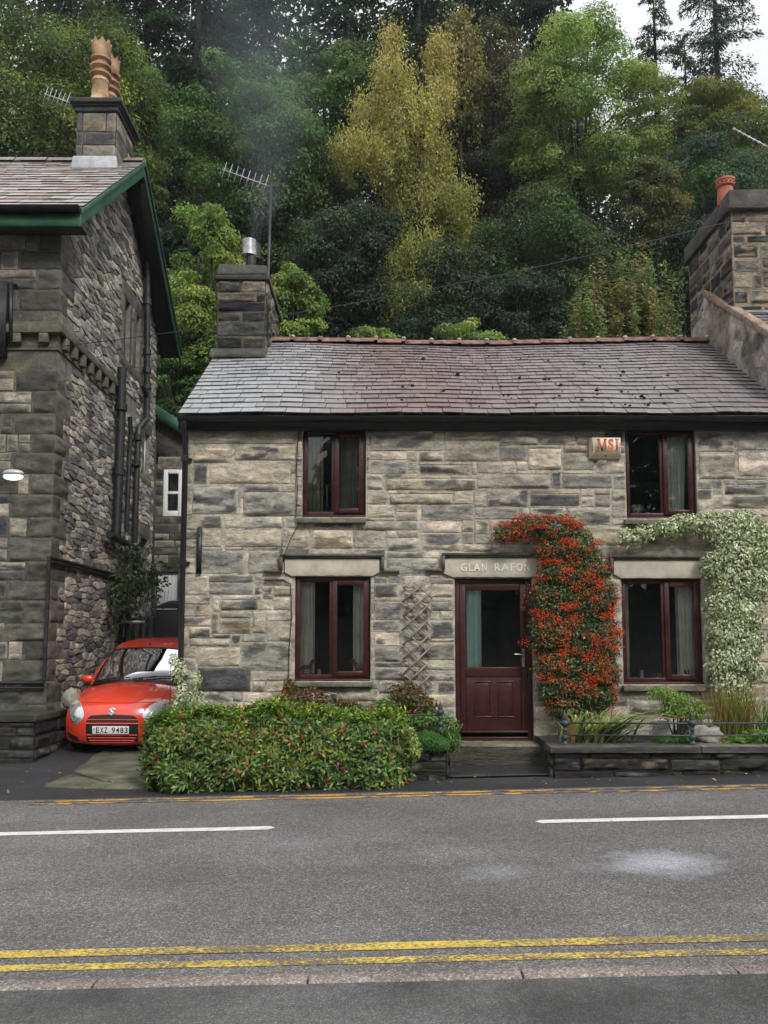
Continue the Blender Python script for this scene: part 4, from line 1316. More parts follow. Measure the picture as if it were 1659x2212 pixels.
# neighbouring house on the right: gable wall against the cottage, roof edge and chimney
nb = thing('terraced_house', 'taller stone house at the right edge with patchy rendered gable and big chimney', 'house', (XN + 2.5, 0.2, 0))
ny0, ny1 = 0.0, 5.4
ky0 = 1.55
kx0 = XN + 0.02
kx_front = P(1573, 500, ky0)[0]
kzb = P(1620, 675, ky0)[2]
n_eave = (P(1655, 753, 0)[2])
def nroof(y): return kzb + (y - ky0) * slope
mb = MB()
fn = side_fn(XN, -1)
def lim(s, t): return t < nroof(s) - 0.05 if s < RIDGE_Y else t < nroof(2 * RIDGE_Y - s) - .05
r = random.Random(77)
ycut = np.linspace(-0.2, 5.4, 150); rowsg = []; colg = []
for y in ycut:
    zt_ = (nroof(y) if y < RIDGE_Y else nroof(2 * RIDGE_Y - y)) - 0.02
    zz = np.linspace(3.4, zt_, 80)
    q = np.stack([np.full(80, y), zz, np.ones(80)], 1)
    lump = fbm(q * 4.5, 4, 4) - .5; pat = fbm(q * 2.1, 14, 5)
    rowsg.append(np.stack([XN - 0.02 - 0.10 * lump, q[:, 0], zz], 1))
    k = np.clip((pat - .44) * 9, 0, 1)[:, None]; k2 = np.clip((fbm(q * 3.3, 24, 4) - .57) * 12, 0, 1)[:, None]
    c_ = np.array((.25, .215, .175)) * (1 - k) + np.array((.47, .425, .37)) * k
    colg.append(c_ * (1 - k2) + np.array((.15, .13, .11)) * k2)
mb.grid(np.stack(rowsg), 1, np.stack(colg))
mb.box(XN + .03, XN + 5, 0.0, 0.3, -.3, nroof(0), 1, (0.3, 0.26, 0.2))
mb.box(XN + .03, XN + 5, 5.1, 5.4, -.3, nroof(0), 1, (0.3, 0.26, 0.2))
mb.build('wall', [M['render'], M['render']], nb)
mb = MB()
nlen = math.hypot(RIDGE_Y + .26, slope * (RIDGE_Y + .26))
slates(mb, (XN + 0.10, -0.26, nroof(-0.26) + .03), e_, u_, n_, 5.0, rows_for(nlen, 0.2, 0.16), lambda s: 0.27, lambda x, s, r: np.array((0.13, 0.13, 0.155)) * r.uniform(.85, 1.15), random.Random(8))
mb.hexa([(XN + .0, -.24, nroof(-.24) - .05), (XN + 5.1, -.24, nroof(-.24) - .05), (XN + 5.1, RIDGE_Y, nroof(RIDGE_Y) - .05), (XN + .0, RIDGE_Y, nroof(RIDGE_Y) - .05),
         (XN + .0, -.24, nroof(-.24) + .015), (XN + 5.1, -.24, nroof(-.24) + .015), (XN + 5.1, RIDGE_Y, nroof(RIDGE_Y) + .015), (XN + .0, RIDGE_Y, nroof(RIDGE_Y) + .015)], 0, (0.06, 0.06, 0.06))
yb2 = 2 * RIDGE_Y + .26
mb.hexa([(XN + .0, yb2, nroof(-.26) - .05), (XN + 5.1, yb2, nroof(-.26) - .05), (XN + 5.1, RIDGE_Y, nroof(RIDGE_Y) - .05), (XN + .0, RIDGE_Y, nroof(RIDGE_Y) - .05),
         (XN + .0, yb2, nroof(-.26) + .015), (XN + 5.1, yb2, nroof(-.26) + .015), (XN + 5.1, RIDGE_Y, nroof(RIDGE_Y) + .015), (XN + .0, RIDGE_Y, nroof(RIDGE_Y) + .015)], 0, (0.06, 0.06, 0.06))
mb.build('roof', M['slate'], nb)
mb = MB()
a0, b0 = np.array((XN + .035, -.26, nroof(-.26) + .03)), np.array((XN + .035, RIDGE_Y, nroof(RIDGE_Y) + .03))
mb.bar(a0, b0, 0.16, 0.10, 0, (0, 0, 1), (0.36, 0.26, 0.20))
mb.build('verge_mortar', M['render'], nb, bevel=0.02)
ktop = P(1610, 407, ky0 - .1)[2]
r = random.Random(5); mb = MB()
ky1 = Q(1490, 640, kx0)[1]
ky1 = min(max(ky1, 3.0), 3.7)
kzc = P(1620, 456, ky0)[2]
PAL_K = [(0.035, 0.035, 0.035), (0.17, 0.14, 0.095), (0.05, 0.046, 0.042), (0.26, 0.22, 0.16), (0.13, 0.108, 0.075), (0.06, 0.056, 0.052), (0.09, 0.08, 0.065)]
for fn, a, b, zz in ((front_fn(ky0), kx0, kx0 + 1.5, kzb - .3), (side_fn(kx0, -1), ky0, ky1, 5.6)):
    panel(mb, fn, a, b, zz, kzc, [], 1, (0.28, 0.24, 0.18), step=.3)
    coursed(mb, fn, a, b, zz, kzc, [], r, PAL_K, hmin=0.12, hmax=0.26, wmin=0.2, wmax=0.55, bulge=0.012, rough=0.026, gap=0.02, step=.03)
mb.box(kx0 + .01, kx0 + 1.5, ky1 - .02, ky1, 5.6, kzc, 1)
kc = mb.build('chimney', [M['stone'], M['mortar']], nb)
c = MB()
c.hexa([(kx0 - .06, ky0 - .09, kzc), (kx0 + 1.6, ky0 - .09, kzc), (kx0 + 1.6, ky1 + .08, kzc), (kx0 - .06, ky1 + .08, kzc),
        (kx0 - .045, ky0 - .075, ktop), (kx0 + 1.6, ky0 - .075, ktop + .02), (kx0 + 1.6, ky1 + .06, ktop), (kx0 - .045, ky1 + .06, ktop)], 0, (0.085, 0.085, 0.08))
c.build('chimney_cap', M['dressed'], kc, bevel=0.02)
pp = P(1568, 430, ky0 + .33)
mb = MB()
mb.lathe((pp[0], ky0 + .33, 0), [(0, ktop - .05), (0.13, ktop - .05), (0.12, ktop + .19), (0.112, ktop + .23), (0.14, ktop + .26), (0.142, ktop + .325), (0.152, ktop + .335), (0.152, ktop + .37), (0.118, ktop + .375), (0.105, ktop + .1), (0, ktop + .1)], 24)
for k in range(14):
    a = 2 * math.pi * k / 14
    mb.ball((pp[0] + .137 * math.cos(a), ky0 + .33 + .137 * math.sin(a), ktop + .293), .015, .015, .014, 5, 1)
mb.build('chimney_pot', [M['red_clay'], M['plate_black']], kc, smooth=True, angle=40)
mb = MB()
mb.bar((kx0 + .05, ky0 - .12, nroof(ky0 - .12) + .02), (kx0 + 1.5, ky0 - .12, nroof(ky0 - .12) + .02), 0.14, .03, 0, (0, 0, 1))
mb.build('flashing', M['dressed'], kc)

# ------------------------------------------------------------------ tall house on the left
HY = 1.8                                             # its street wall
HX = P(111, 1150, HY)[0]                             # its side wall faces the drive
HV = P(175, 465, HY - 0.42)[0]                       # outer face of the barge boards
vf = P(175, 452, HY - 0.42)
va = Q(313, 352, HV)
APEX_Y = va[1]
HB = 2 * APEX_Y - HY                                 # back corner of the side wall
zEv = vf[2]; zAp = va[2]
hs_ = (zAp - zEv) / (APEX_Y - vf[1])
def hroof(y): return zEv + (y - vf[1]) * hs_ if y < APEX_Y else zEv + (2 * APEX_Y - y - vf[1]) * hs_
house = thing('tall_stone_house', 'tall dark rubble stone house with green barge boards and slate roof, beside the red car', 'house', (HX - 4, HY, G(HX)))
HBASE = G(HX) - 0.15
zS = P(110, 716, HY)[2]                              # string course
rng = random.Random(3)
# windows in the side wall, read off the photograph
def sop(x0, x1, y0, y1):
    xm = (x0 + x1) / 2
    a = Q(x0, y1, HX); b = Q(x1, y0, HX)
    return [a[1], b[1], Q(xm, y1, HX)[2], Q(xm, y0, HX)[2]]
sw = []
for (xa, xb, yt, ybm, ) in ((269.5, 280.5, 640, 770), (295, 303, 676, 805)):
    y0_, y1_ = Q(xa, 700, HX)[1], Q(xb, 700, HX)[1]
    zt_, zb_ = Q(xa, yt, HX)[2], Q(xa, ybm, HX)[2]
    sw.append([y0_, y1_, zb_, zt_])
zt_ = (sw[0][3] + sw[1][3]) / 2; zb_ = (sw[0][2] + sw[1][2]) / 2
for h in sw: h[2], h[3] = zb_, zt_
lw = [Q(308, 1000, HX)[1], Q(323, 1000, HX)[1], Q(315, 1280, HX)[2], Q(315, 1165, HX)[2]]
mw = [Q(311, 1000, HX)[1], Q(322, 1000, HX)[1], Q(316, 1030, HX)[2], Q(316, 935, HX)[2]]
sw += [lw, mw]
sf = side_fn(HX, 1)
def slim_(s, t): return t < hroof(s) - 0.22
mb = MB()
# side wall: mortar sheet up to the gable, rubble on it
def gable_sheet(mb, S0, S1, T0, holes, mat, col):
    ss = sorted(set([S0, S1, APEX_Y] + [x for h in holes for x in h[:2]] + list(np.linspace(S0, S1, 24))))
    for a, b in zip(ss[:-1], ss[1:]):
        if b - a < 1e-5: continue
        hh = [h for h in holes if h[0] < (a + b) / 2 < h[1]]
        tt = [T0] + sorted(t for h in hh for t in h[2:4])
        for k in range(0, len(tt), 2):
            lo = tt[k]
            if k + 1 < len(tt): ha = hb = tt[k + 1]
            else: ha, hb = hroof(a) - .1, hroof(b) - .1
            mb.chunk(sf(np.array([a, b, b, a]), np.array([lo, lo, hb, ha]), np.array([0.0] * 4)), [(0, 1, 2, 3)], col, mat)
    for h in holes:
        cyc = [(h[0], h[2]), (h[1], h[2]), (h[1], h[3]), (h[0], h[3])]
        for i in range(4):
            p, q = cyc[i], cyc[(i + 1) % 4]
            mb.chunk(sf(np.array([p[0], q[0], q[0], p[0]]), np.array([p[1], q[1], q[1], p[1]]), np.array([.006, .006, -.14, -.14])), [(0, 1, 2, 3)], col, mat)
gable_sheet(mb, HY, HB, HBASE, sw, 1, (0.22, 0.205, 0.175))
QW = [0.34, 0.62]
dress = []                                           # dressed blocks: quoins, window surrounds
z = zS + 0.12; k = 0
quo = []
z = HBASE
while z < hroof(HY) - 0.3:
    h = rng.uniform(0.27, 0.36)
    quo.append((z, z + h, k % 2)); z += h; k += 1
for (a, b, c, d) in sw[:2]:
    dress += [[a - .22, b + .22, d, d + .32], [a - .3, b + .25, c - .2, c]]
    dress += [[a - .2, a, c, d], [b, b + .16, c, d]]
dress += [[lw[0] - .2, lw[1] + .2, lw[3], lw[3] + .3], [mw[0] - .2, mw[1] + .2, mw[3], mw[3] + .3], [mw[0] - .2, mw[1] + .2, mw[2] - .18, mw[2]], [lw[0] - .18, lw[0], lw[2], lw[3]], [mw[0] - .18, mw[0], mw[2], mw[3]]]
strg = [[HY, HB - 1.4, zS - 0.30, zS + 0.09]]
hol = sw + dress + strg + [[HY - .1, HY + QW[q[2]], q[0], q[1]] for q in quo]
rubble(mb, sf, HY, HB, HBASE, zAp, hol, rng, [tuple(1.25 * q for q in c) for c in PAL_RUBBLE] + [(0.50, 0.44, 0.36)] , 0.31, 0.105, 0, slim_, gap=0.004, bulge=0.015)
ddn = 0
for h in dress:
    ddn += 1
    stone_rect(mb, sf, h[0], h[1], h[2], h[3], 900 + ddn, np.array((0.10, 0.095, 0.08)) * rng.uniform(.85, 1.15), step=.06, bulge=.02, rough=.008, gap=.004, mat=2, ledge=False, ragged=.006)
for (a, b, t) in quo:
    if not (b < zS - .3 or a > zS + .1): continue
    stone_rect(mb, sf, HY - .0, HY + QW[t], a, b, int(a * 97) + 5, np.array((0.115, 0.11, 0.092)) * rng.uniform(.75, 1.25), step=.045, bulge=.018, rough=.024, gap=.006, mat=2, ragged=.01)
# street wall
fw = front_fn(HY)
FX0 = HX - 5.0
panel(mb, fw, FX0, HX, HBASE, hroof(HY) - .05, [], 1, (0.13, 0.12, 0.10), step=.5)
hq = [[HX - QW[1 - q[2]], HX + .1, q[0], q[1]] for q in quo]
for (a, b, t) in quo:
    if not (b < zS - .3 or a > zS + .1): continue
    stone_rect(mb, fw, HX - QW[1 - t], HX + .02, a, b, int(a * 91) + 7, np.array((0.088, 0.086, 0.072)) * rng.uniform(.7, 1.3), step=.035, bulge=.02, rough=.03, gap=.006, mat=2, ragged=.01)
for h in hq: pass
for (a, b, t) in quo:                                # each quoin course meets its own run of walling
    if b > zS - .3 and a < zS + .1: continue
    hh = b - a
    x = HX - QW[1 - t] - 0.02; 
    coursed(mb, fw, FX0, x, a, b, [], rng, [tuple(1.35 * q for q in c) for c in PAL_DARK] + [(0.26, 0.235, 0.19), (0.33, 0.30, 0.25)], hmin=0.13, hmax=0.36, wmin=.25, wmax=.7, mat=0, step=.045, bulge=.02, rough=.03)
wallh = mb.build('wall', [M['rubble'], M['mortar'], M['dressed']], house)
# a dark closed core so that nothing shows through the openings
mb = MB()
mb.box(FX0 + .1, HX - .15, HY + .2, HB - .1, HBASE, hroof(HY) - .1)
mb.build('room', M['room'], house)
# panes in the openings of the side wall
for h in sw:
    g = MB(); xx = HX - 0.11
    frame = MB()
    frame.box(xx - .03, xx + .03, h[0], h[0] + .06, h[2], h[3]); frame.box(xx - .03, xx + .03, h[1] - .06, h[1], h[2], h[3])
    frame.box(xx - .029, xx + .029, h[0] + .06, h[1] - .06, h[2], h[2] + .06); frame.box(xx - .029, xx + .029, h[0] + .06, h[1] - .06, h[3] - .06, h[3])
    m = (h[2] + h[3]) / 2
    frame.box(xx - .02, xx + .028, h[0] + .06, h[1] - .06, m - .025, m + .025)
    fo = frame.build('window', M['white'] if h is mw else M['iron'], house)
    g.chunk([(xx, h[0] + .05, h[2] + .05), (xx, h[1] - .05, h[2] + .05), (xx, h[1] - .05, h[3] - .05), (xx, h[0] + .05, h[3] - .05)], [(0, 1, 2, 3)])
    g.build('pane', M['glass'], fo)
# string course with its row of corbel blocks, round both faces
mb = MB()
sc = (0.115, 0.105, 0.082)
def run(z0, z1, out, ysp):
    mb.box(FX0, HX + out, HY - out, HY + .05, z0, z1, 0, sc)
    mb.box(HX, HX + out, HY + .05, ysp, z0, z1, 0, sc)
yend = Q(262, 880, HX)[1]
yend = min(yend, HB - 1.0)
run(zS - .05, zS + .09, .10, yend)
run(zS + .0905, zS + .14, .05, yend)
run(zS - .30, zS - .26, .02, yend)
y = HY + 0.12
while y < yend - .1:
    mb.box(HX + .006, HX + .095, y, y + .14, zS - .25, zS - .051, 0, (0.13, 0.12, 0.095)); y += .38
x = HX - .12
while x > FX0:
    mb.box(x - .14, x, HY - .095, HY - .006, zS - .2, zS - .051, 0, (0.13, 0.12, 0.1)); x -= .42
mb.build('string_course', M['dressed'], house, bevel=.012)
# plinth
mb = MB(); r = random.Random(8)
px_ = HX + 0.2; py_ = HY - 0.85
zpl = P(60, 1545, py_)[2]
coursed(mb, front_fn(py_), FX0, px_, HBASE - .1, zpl - .09, [], r, PAL_WET, hmin=.1, hmax=.22, wmin=.3, wmax=.8, step=.05)
coursed(mb, side_fn(px_, 1), py_, HY + 1.6, HBASE - .1, zpl - .09, [], r, PAL_WET, hmin=.1, hmax=.22, wmin=.3, wmax=.8, step=.05)
mb.box(FX0, px_ - .01, py_ + .01, HY + .02, HBASE - .2, zpl - .09, 0, (.03, .03, .03))
mb.box(HX, px_ - .01, HY + .02, HY + 1.6, HBASE - .2, zpl - .09, 0, (.03, .03, .03))
mb.box(FX0, px_ + .03, py_ - .03, HY, zpl - .09, zpl, 0, (.06, .062, .045))
mb.box(HX, px_ + .03, HY + .002, HY + 1.6, zpl - .09, zpl - .002, 0, (.06, .062, .045))
mb.build('plinth', M['wetstone'], house, bevel=.01)
# roof
mb = MB()
hl = math.hypot(APEX_Y - vf[1], zAp - zEv)
u2 = np.array((0, APEX_Y - vf[1], zAp - zEv)) / hl
n2 = np.cross((1, 0, 0), u2); n2 = n2 if n2[2] > 0 else -n2
HRX = HV + 0.03
A2 = np.array((HRX, vf[1], zEv + .04))
hole = []
hp_ = [(_c + ray(a, b) * (np.dot(A2 - _c, n2) / np.dot(ray(a, b), n2))) for a, b in ((78, 393), (108, 386))]
hx = [HRX - q[0] for q in hp_]; hsl = [np.dot(q - A2, u2) for q in hp_]
def hcol(x, s, r):
    c = np.array((0.34, 0.30, 0.29)) if r.random() < .7 else np.array((0.24, 0.17, 0.15))
    if r.random() < .12: c = np.array((0.16, 0.15, 0.08))
    return c * r.uniform(.8, 1.2)
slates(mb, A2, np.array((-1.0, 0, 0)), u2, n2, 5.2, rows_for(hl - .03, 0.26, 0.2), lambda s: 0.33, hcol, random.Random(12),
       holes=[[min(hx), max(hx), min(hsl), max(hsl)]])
for yy0 in (vf[1], 2 * APEX_Y - vf[1]):
    mb.hexa([(HRX - .02, yy0, zEv - .03), (FX0 - .3, yy0, zEv - .03), (FX0 - .3, APEX_Y, zAp - .03), (HRX - .02, APEX_Y, zAp - .03),
             (HRX - .02, yy0, zEv + .03), (FX0 - .3, yy0, zEv + .03), (FX0 - .3, APEX_Y, zAp + .03), (HRX - .02, APEX_Y, zAp + .03)], 0, (0.06, 0.05, 0.05))
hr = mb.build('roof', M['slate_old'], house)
mb = MB(); x = HRX; r = random.Random(3)
while x > FX0:
    j = r.uniform(-.012, .012)
    prof = [(-.2, -.14), (-.1, -.03), (0, .03), (.1, -.03), (.2, -.14)]
    mb.grid([[(xx, APEX_Y + p, zAp + .085 + q + j) for p, q in prof] for xx in (x - .02, x - .6)], 0, (0.17, 0.14, 0.12))
    mb.chunk([(x - .02, APEX_Y + p, zAp + .085 + q + j) for p, q in prof], [tuple(range(5))], (0.1, 0.08, 0.07)); x -= .61
mb.build('ridge_tiles', M['slate_old'], hr)
# barge boards, soffit and eaves board
def barge(name, ya, yb_, mat, flip):
    mb = MB()
    za, zb2 = hroof(ya), hroof(yb_)
    d = 0.27
    mb.hexa([(HV - .03, ya, za - d), (HV, ya, za - d), (HV, ya, za + .02), (HV - .03, ya, za + .02),
             (HV - .03, yb_, zb2 - d), (HV, yb_, zb2 - d), (HV, yb_, zb2 + .02), (HV - .03, yb_, zb2 + .02)])
    mb.hexa([(HV - .0, ya, za - .07), (HV + .03, ya, za - .07), (HV + .03, ya, za + .022), (HV, ya, za + .022),
             (HV - .0, yb_, zb2 - .07), (HV + .03, yb_, zb2 - .07), (HV + .03, yb_, zb2 + .022), (HV, yb_, zb2 + .022)])
    return mb.build(name, mat, house, bevel=.006)
barge('barge_board', vf[1], APEX_Y - .001, M['green_paint'], 0)
barge('barge_board', 2 * APEX_Y - vf[1], APEX_Y + .001, M['green_dark'], 1)
mb = MB()
for yy0 in (vf[1] + .02, 2 * APEX_Y - vf[1] - .02):
    z0_ = hroof(yy0)
    mb.hexa([(HX - .02, yy0, z0_ - .12), (HV - .03, yy0, z0_ - .12), (HV - .03, APEX_Y, zAp - .12), (HX - .02, APEX_Y, zAp - .12),
             (HX - .02, yy0, z0_ - .10), (HV - .03, yy0, z0_ - .10), (HV - .03, APEX_Y, zAp - .10), (HX - .02, APEX_Y, zAp - .10)])
mb.box(FX0, HV - .04, vf[1] + .03, HY, zEv - .2, zEv - .18)
mb.build('soffit', M['soffit'], house)
mb = MB()
mb.box(FX0, HV - .0305, vf[1] - .0, vf[1] + .03, zEv - .26, zEv - .07)
mb.build('eaves_board', M['green_paint'], house)
mb = MB()
gyc, gzc, gr2 = vf[1] - .075, zEv + .0, .075
prof = [(gyc + gr2 * math.cos(a), gzc + gr2 * math.sin(a)) for a in np.linspace(math.pi, 2 * math.pi, 9)] + [(gyc + (gr2 - .008) * math.cos(a), gzc + (gr2 - .008) * math.sin(a)) for a in np.linspace(2 * math.pi, math.pi, 9)]
mb.grid([[(x, y, z) for y, z in prof + prof[:1]] for x in np.linspace(FX0, HV + .01, 12)])
mb.chunk([(HV + .01, y, z) for y, z in prof[:9]], [tuple(range(9))])
mb.build('gutter', M['black'], house)
# chimney of the tall house, on the ridge at the gable
kx1 = Q(238, 300, 0.0)[0] if False else None
hcx0, hcx1 = P(168, 290, APEX_Y - .55)[0], P(253, 290, APEX_Y - .55)[0]
hcy0, hcy1 = APEX_Y - .6, APEX_Y + 0.42
hzt = P(215, 208, hcy0)[2]; hz1 = P(215, 242, hcy0)[2]
r = random.Random(41); mb = MB()
PAL_H = [(0.075, 0.075, 0.078), (0.09, 0.09, 0.093), (0.11, 0.108, 0.108), (0.065, 0.065, 0.07)]
PAL_HS = [(0.14, 0.125, 0.11), (0.22, 0.19, 0.16), (0.09, 0.085, 0.08), (0.3, 0.26, 0.22)]
hzb = hroof(hcy0) - .2
for fn, a, b, pal, hzb in ((front_fn(hcy0), hcx0, hcx1, PAL_H, hroof(hcy0) - .08), (side_fn(hcx1, 1), hcy0, hcy1, PAL_HS, zAp - .06), (side_fn(hcx0, -1), hcy0, hcy1, PAL_HS, hroof(hcy0) - .08)):
    panel(mb, fn, a, b, hzb, hz1, [], 1, (0.10, 0.095, 0.09), step=.4)
    coursed(mb, fn, a, b, hzb, hz1, [], r, pal, hmin=.22, hmax=.42, wmin=.4, wmax=.8, step=.05, bulge=.02, rough=.012, gap=.006, mat=0)
mb.box(hcx0, hcx1, hcy1 - .02, hcy1, zAp - .06, hz1, 1, (.1, .1, .1))
for k in range(8):
    ya_ = hcy0 + (APEX_Y - hcy0) * k / 8; mb.box(hcx1 - .05, hcx1 + .004, ya_, ya_ + (APEX_Y - hcy0) / 8, hroof(ya_) - .07, zAp - .05, 0, (.13, .12, .11))
hc = mb.build('chimney', [M['dressed'], M['mortar']], house)
mb = MB()
hh = hzt - hz1
for (o, a, b) in ((.04, 0, .3), (.075, .3, .42), (.115, .42, .7)):
    mb.box(hcx0 - o, hcx1 + o, hcy0 - o, hcy1 + o, hz1 + hh * a + .001, hz1 + hh * b, 0, (.05, .052, .055))
o = .03
mb.hexa([(hcx0 - .06, hcy0 - .06, hz1 + hh * .7), (hcx1 + .06, hcy0 - .06, hz1 + hh * .7), (hcx1 + .06, hcy1 + .06, hz1 + hh * .7), (hcx0 - .06, hcy1 + .06, hz1 + hh * .7),
         (hcx0 + .02, hcy0 + .02, hzt), (hcx1 - .02, hcy0 + .02, hzt), (hcx1 - .02, hcy1 - .02, hzt), (hcx0 + .02, hcy1 - .02, hzt)], 0, (.085, .085, .08))
mb.build('chimney_cap', M['dressed'], hc, bevel=.012)
mb = MB()
mb.hexa([(hcx0 - .06, hcy0 - .09, hroof(hcy0 - .09) + .06), (hcx1 + .06, hcy0 - .09, hroof(hcy0 - .09) + .06), (hcx1 + .06, hcy0 - .005, hroof(hcy0) + .05), (hcx0 - .06, hcy0 - .005, hroof(hcy0) + .05),
         (hcx0 - .03, hcy0 - .06, hroof(hcy0) + .24), (hcx1 + .03, hcy0 - .06, hroof(hcy0) + .24), (hcx1 + .03, hcy0 - .003, hroof(hcy0) + .25), (hcx0 - .03, hcy0 - .003, hroof(hcy0) + .25)])
mb.build('flashing', M['lead'], hc, bevel=.008)
pz = P(217, 95, hcy0 + .35)[2] - hzt
for i, yy in enumerate((hcy0 + .3, hcy0 + .76)):
    px0 = P(219, 150, hcy0 + .32)[0] + (0.0 if i == 0 else 0.02)
    H_ = pz
    pr = [(0, 0), (.29, 0), (.30, .03), (.245, .07), (.20, .16), (.185, .36), (.205, .375), (.20, .40), (.175, .44), (.255, .47), (.26, .50), (.175, .515), (.17, .56), (.25, .59), (.255, .62), (.175, .635), (.17, .68), (.245, .71), (.25, .735), (.19, .75), (.215, .80), (.225, .86), (.24, .93), (.19, .93), (.17, .5), (0, .5)]
    mb = MB()
    mb.lathe((px0, yy, hzt - .02), [(rr_ * .78, zz * H_) for rr_, zz in pr], 16, 0, jag={22: .085 * H_, 23: .085 * H_})
    mb.build('chimney_pot', M['buff_clay'], hc, smooth=True, angle=45)
# soil pipes and waste pipes on the side wall
def qp(dx, dy, out): return Q(dx, dy, HX + out)
mb = MB()
def pipe(pts, r, out=.09, mat=0, collars=(), n=9):
    pp = [qp(a, b, out) for a, b in pts]
    mb.tube(pp, r, n, mat)
    for (a, b) in collars:
        q = qp(a, b, out); mb.tube([q - np.array((0, 0, .06)), q + np.array((0, 0, .06))], r * 1.35, n, mat)
pipe([(264, 795), (262, 900), (257, 1040), (252, 1160)], .085, .14, collars=((262, 880), (258, 1020)))
pipe([(319, 566), (318.5, 700), (318, 840), (317, 905), (300, 925), (298, 960), (291, 1172)], .062, .12, collars=((319, 652), (318.4, 760), (318, 800), (318, 835), (298, 945), (295, 1000)))
pipe([(306, 830), (309, 836), (316, 850), (318, 862)], .05, .12)
pipe([(281, 900), (283, 930), (279, 1000), (274, 1150)], .045, .1)
pipe([(237, 1155), (262, 1168), (292, 1184), (293, 1230)], .07, .14)
mb.build('soil_pipe', M['iron'], house, smooth=True, angle=50)
mb = MB()
mb.tube([qp(108, 1204, .05), qp(290, 1252, .05)], .03, 8)
mb.tube([qp(108, 1212, .05), qp(290, 1258, .05)], .018, 8)
mb.tube([qp(107, 1202, .05), qp(102, 1330, .05), qp(96, 1470, .05)], .03, 8)
a = P(95, 1475, HY - .06); b = P(-60, 1475, HY - .06)
mb.tube([qp(96, 1470, .05), a, b], .028, 8); a = P(95, 1486, HY - .06); b = P(-60, 1486, HY - .06)
mb.tube([a, b], .018, 8)
mb.build('waste_pipe', M['iron'], house, smooth=True, angle=50)
# bay window at the far left of the street wall
mb = MB()
a = P(37, 612, HY - .7); b = P(-20, 545, HY - .7)
zb0 = P(10, 760, HY)[2]; zb1 = P(10, 615, HY)[2]
bx = P(36, 650, HY)[0]
mb.hexa([(FX0, HY - .75, zb1 - .05), (bx + .05, HY - .02, zb1 - .05), (bx + .05, HY, zb1 - .05), (FX0, HY, zb1 - .05),
         (FX0, HY - .75, zb1 + .05), (bx + .05, HY - .02, zb1 + .05), (FX0, HY + .0, zb1 + 1.1), (FX0 - .1, HY, zb1 + 1.1)], 0, (.05, .045, .045))
mb.build('bay_roof', M['slate'], house)
mb = MB()
bx2 = P(22, 650, HY)[0]
mb.box(FX0, bx2, HY - .14, HY - .01, zb0 - .1, zb1)
mb.tube([P(24, 610, HY - .1), P(24, 735, HY - .1)], .03, 8)
mb.build('bay_window', M['iron'], house)

# ------------------------------------------------------------------ lean-to behind the drive
BY = Q(335, 1100, HX)[1]
rng = random.Random(19)
ext = thing('rear_outbuilding', 'dark stone outbuilding with white sash window and white door, between the two houses', 'outbuilding', (HX + 2, BY, 0.5))
bx0 = HX; bx1 = P(520, 1100, BY)[0]
zl = P(345, 893, BY)[2]; zr_ = P(392, 922, BY)[2]
xl_, xr_ = P(345, 893, BY)[0], P(392, 922, BY)[0]
def btop(x): return zl + (x - xl_) * (zr_ - zl) / (xr_ - xl_)
def bop(x0, x1, y0, y1):
    a = P(x0, y1, BY); b = P(x1, y0, BY); return [a[0], b[0], a[2], b[2]]
wb = bop(352, 395, 1014, 1115); db = bop(336, 385, 1236, 1345)
mb = MB()
gfl = drive_z(HX, BY) - .2
panel(mb, front_fn(BY), bx0, bx1, gfl, btop(bx1), [wb, db], 1, (.10, .095, .085), step=.4)
mb.hexa([(bx0, BY + .01, btop(bx1) - .1), (bx1, BY + .01, btop(bx1) - .1), (bx1, BY + .2, btop(bx1) - .1), (bx0, BY + .2, btop(bx1) - .1),
         (bx0, BY + .01, btop(bx0)), (bx1, BY + .01, btop(bx1)), (bx1, BY + .2, btop(bx1)), (bx0, BY + .2, btop(bx0))], 1, (.10, .095, .085))
coursed(mb, front_fn(BY), bx0, bx1, gfl, btop(bx1), [wb, db, bop(340, 400, 985, 1014)], rng, PAL_DARK, hmin=.14, hmax=.26, wmin=.25, wmax=.6, step=.07)
h_ = bop(340, 400, 985, 1014); stone_rect(mb, front_fn(BY), *h_, 3, np.array((.12, .115, .10)), step=.08, rough=.01)
mb.build('wall', [M['rubble'], M['mortar']], ext)
mb = MB()
mb.hexa([(bx0, BY - .15, btop(bx0)), (bx1, BY - .15, btop(bx1)), (bx1, BY + 3, btop(bx1)), (bx0, BY + 3, btop(bx0)),
         (bx0, BY - .15, btop(bx0) + .12), (bx1, BY - .15, btop(bx1) + .12), (bx1, BY + 3, btop(bx1) + .12), (bx0, BY + 3, btop(bx0) + .12)], 0, (.12, .1, .1))
mb.build('roof', M['slate'], ext)
mb = MB()
mb.hexa([(bx0, BY - .19, btop(bx0) - .17), (bx1, BY - .19, btop(bx1) - .17), (bx1, BY - .155, btop(bx1) - .17), (bx0, BY - .155, btop(bx0) - .17),
         (bx0, BY - .19, btop(bx0) + .1), (bx1, BY - .19, btop(bx1) + .1), (bx1, BY - .155, btop(bx1) + .1), (bx0, BY - .155, btop(bx0) + .1)])
mb.build('barge_board', M['green_paint'], ext)
mb = MB()
frame_ring(mb, wb[0], wb[1], wb[2], wb[3], .09, .09, .12, .09, BY - .0, BY + .08)
zm = P(370, 1064, BY)[2]
mb.box(wb[0] + .09, wb[1] - .09, BY + .01, BY + .06, zm - .03, zm + .03)
wo_ = mb.build('window', M['white'], ext, bevel=.006)
pane(wb[0] + .08, wb[1] - .08, wb[2] + .1, wb[3] - .08, BY + .05, wo_)
mb = MB(); mb.box(wb[0] - .2, wb[1] + .2, BY + .3, BY + .35, wb[2] - .2, wb[3] + .2); mb.build('room', M['room'], ext)
mb = MB()
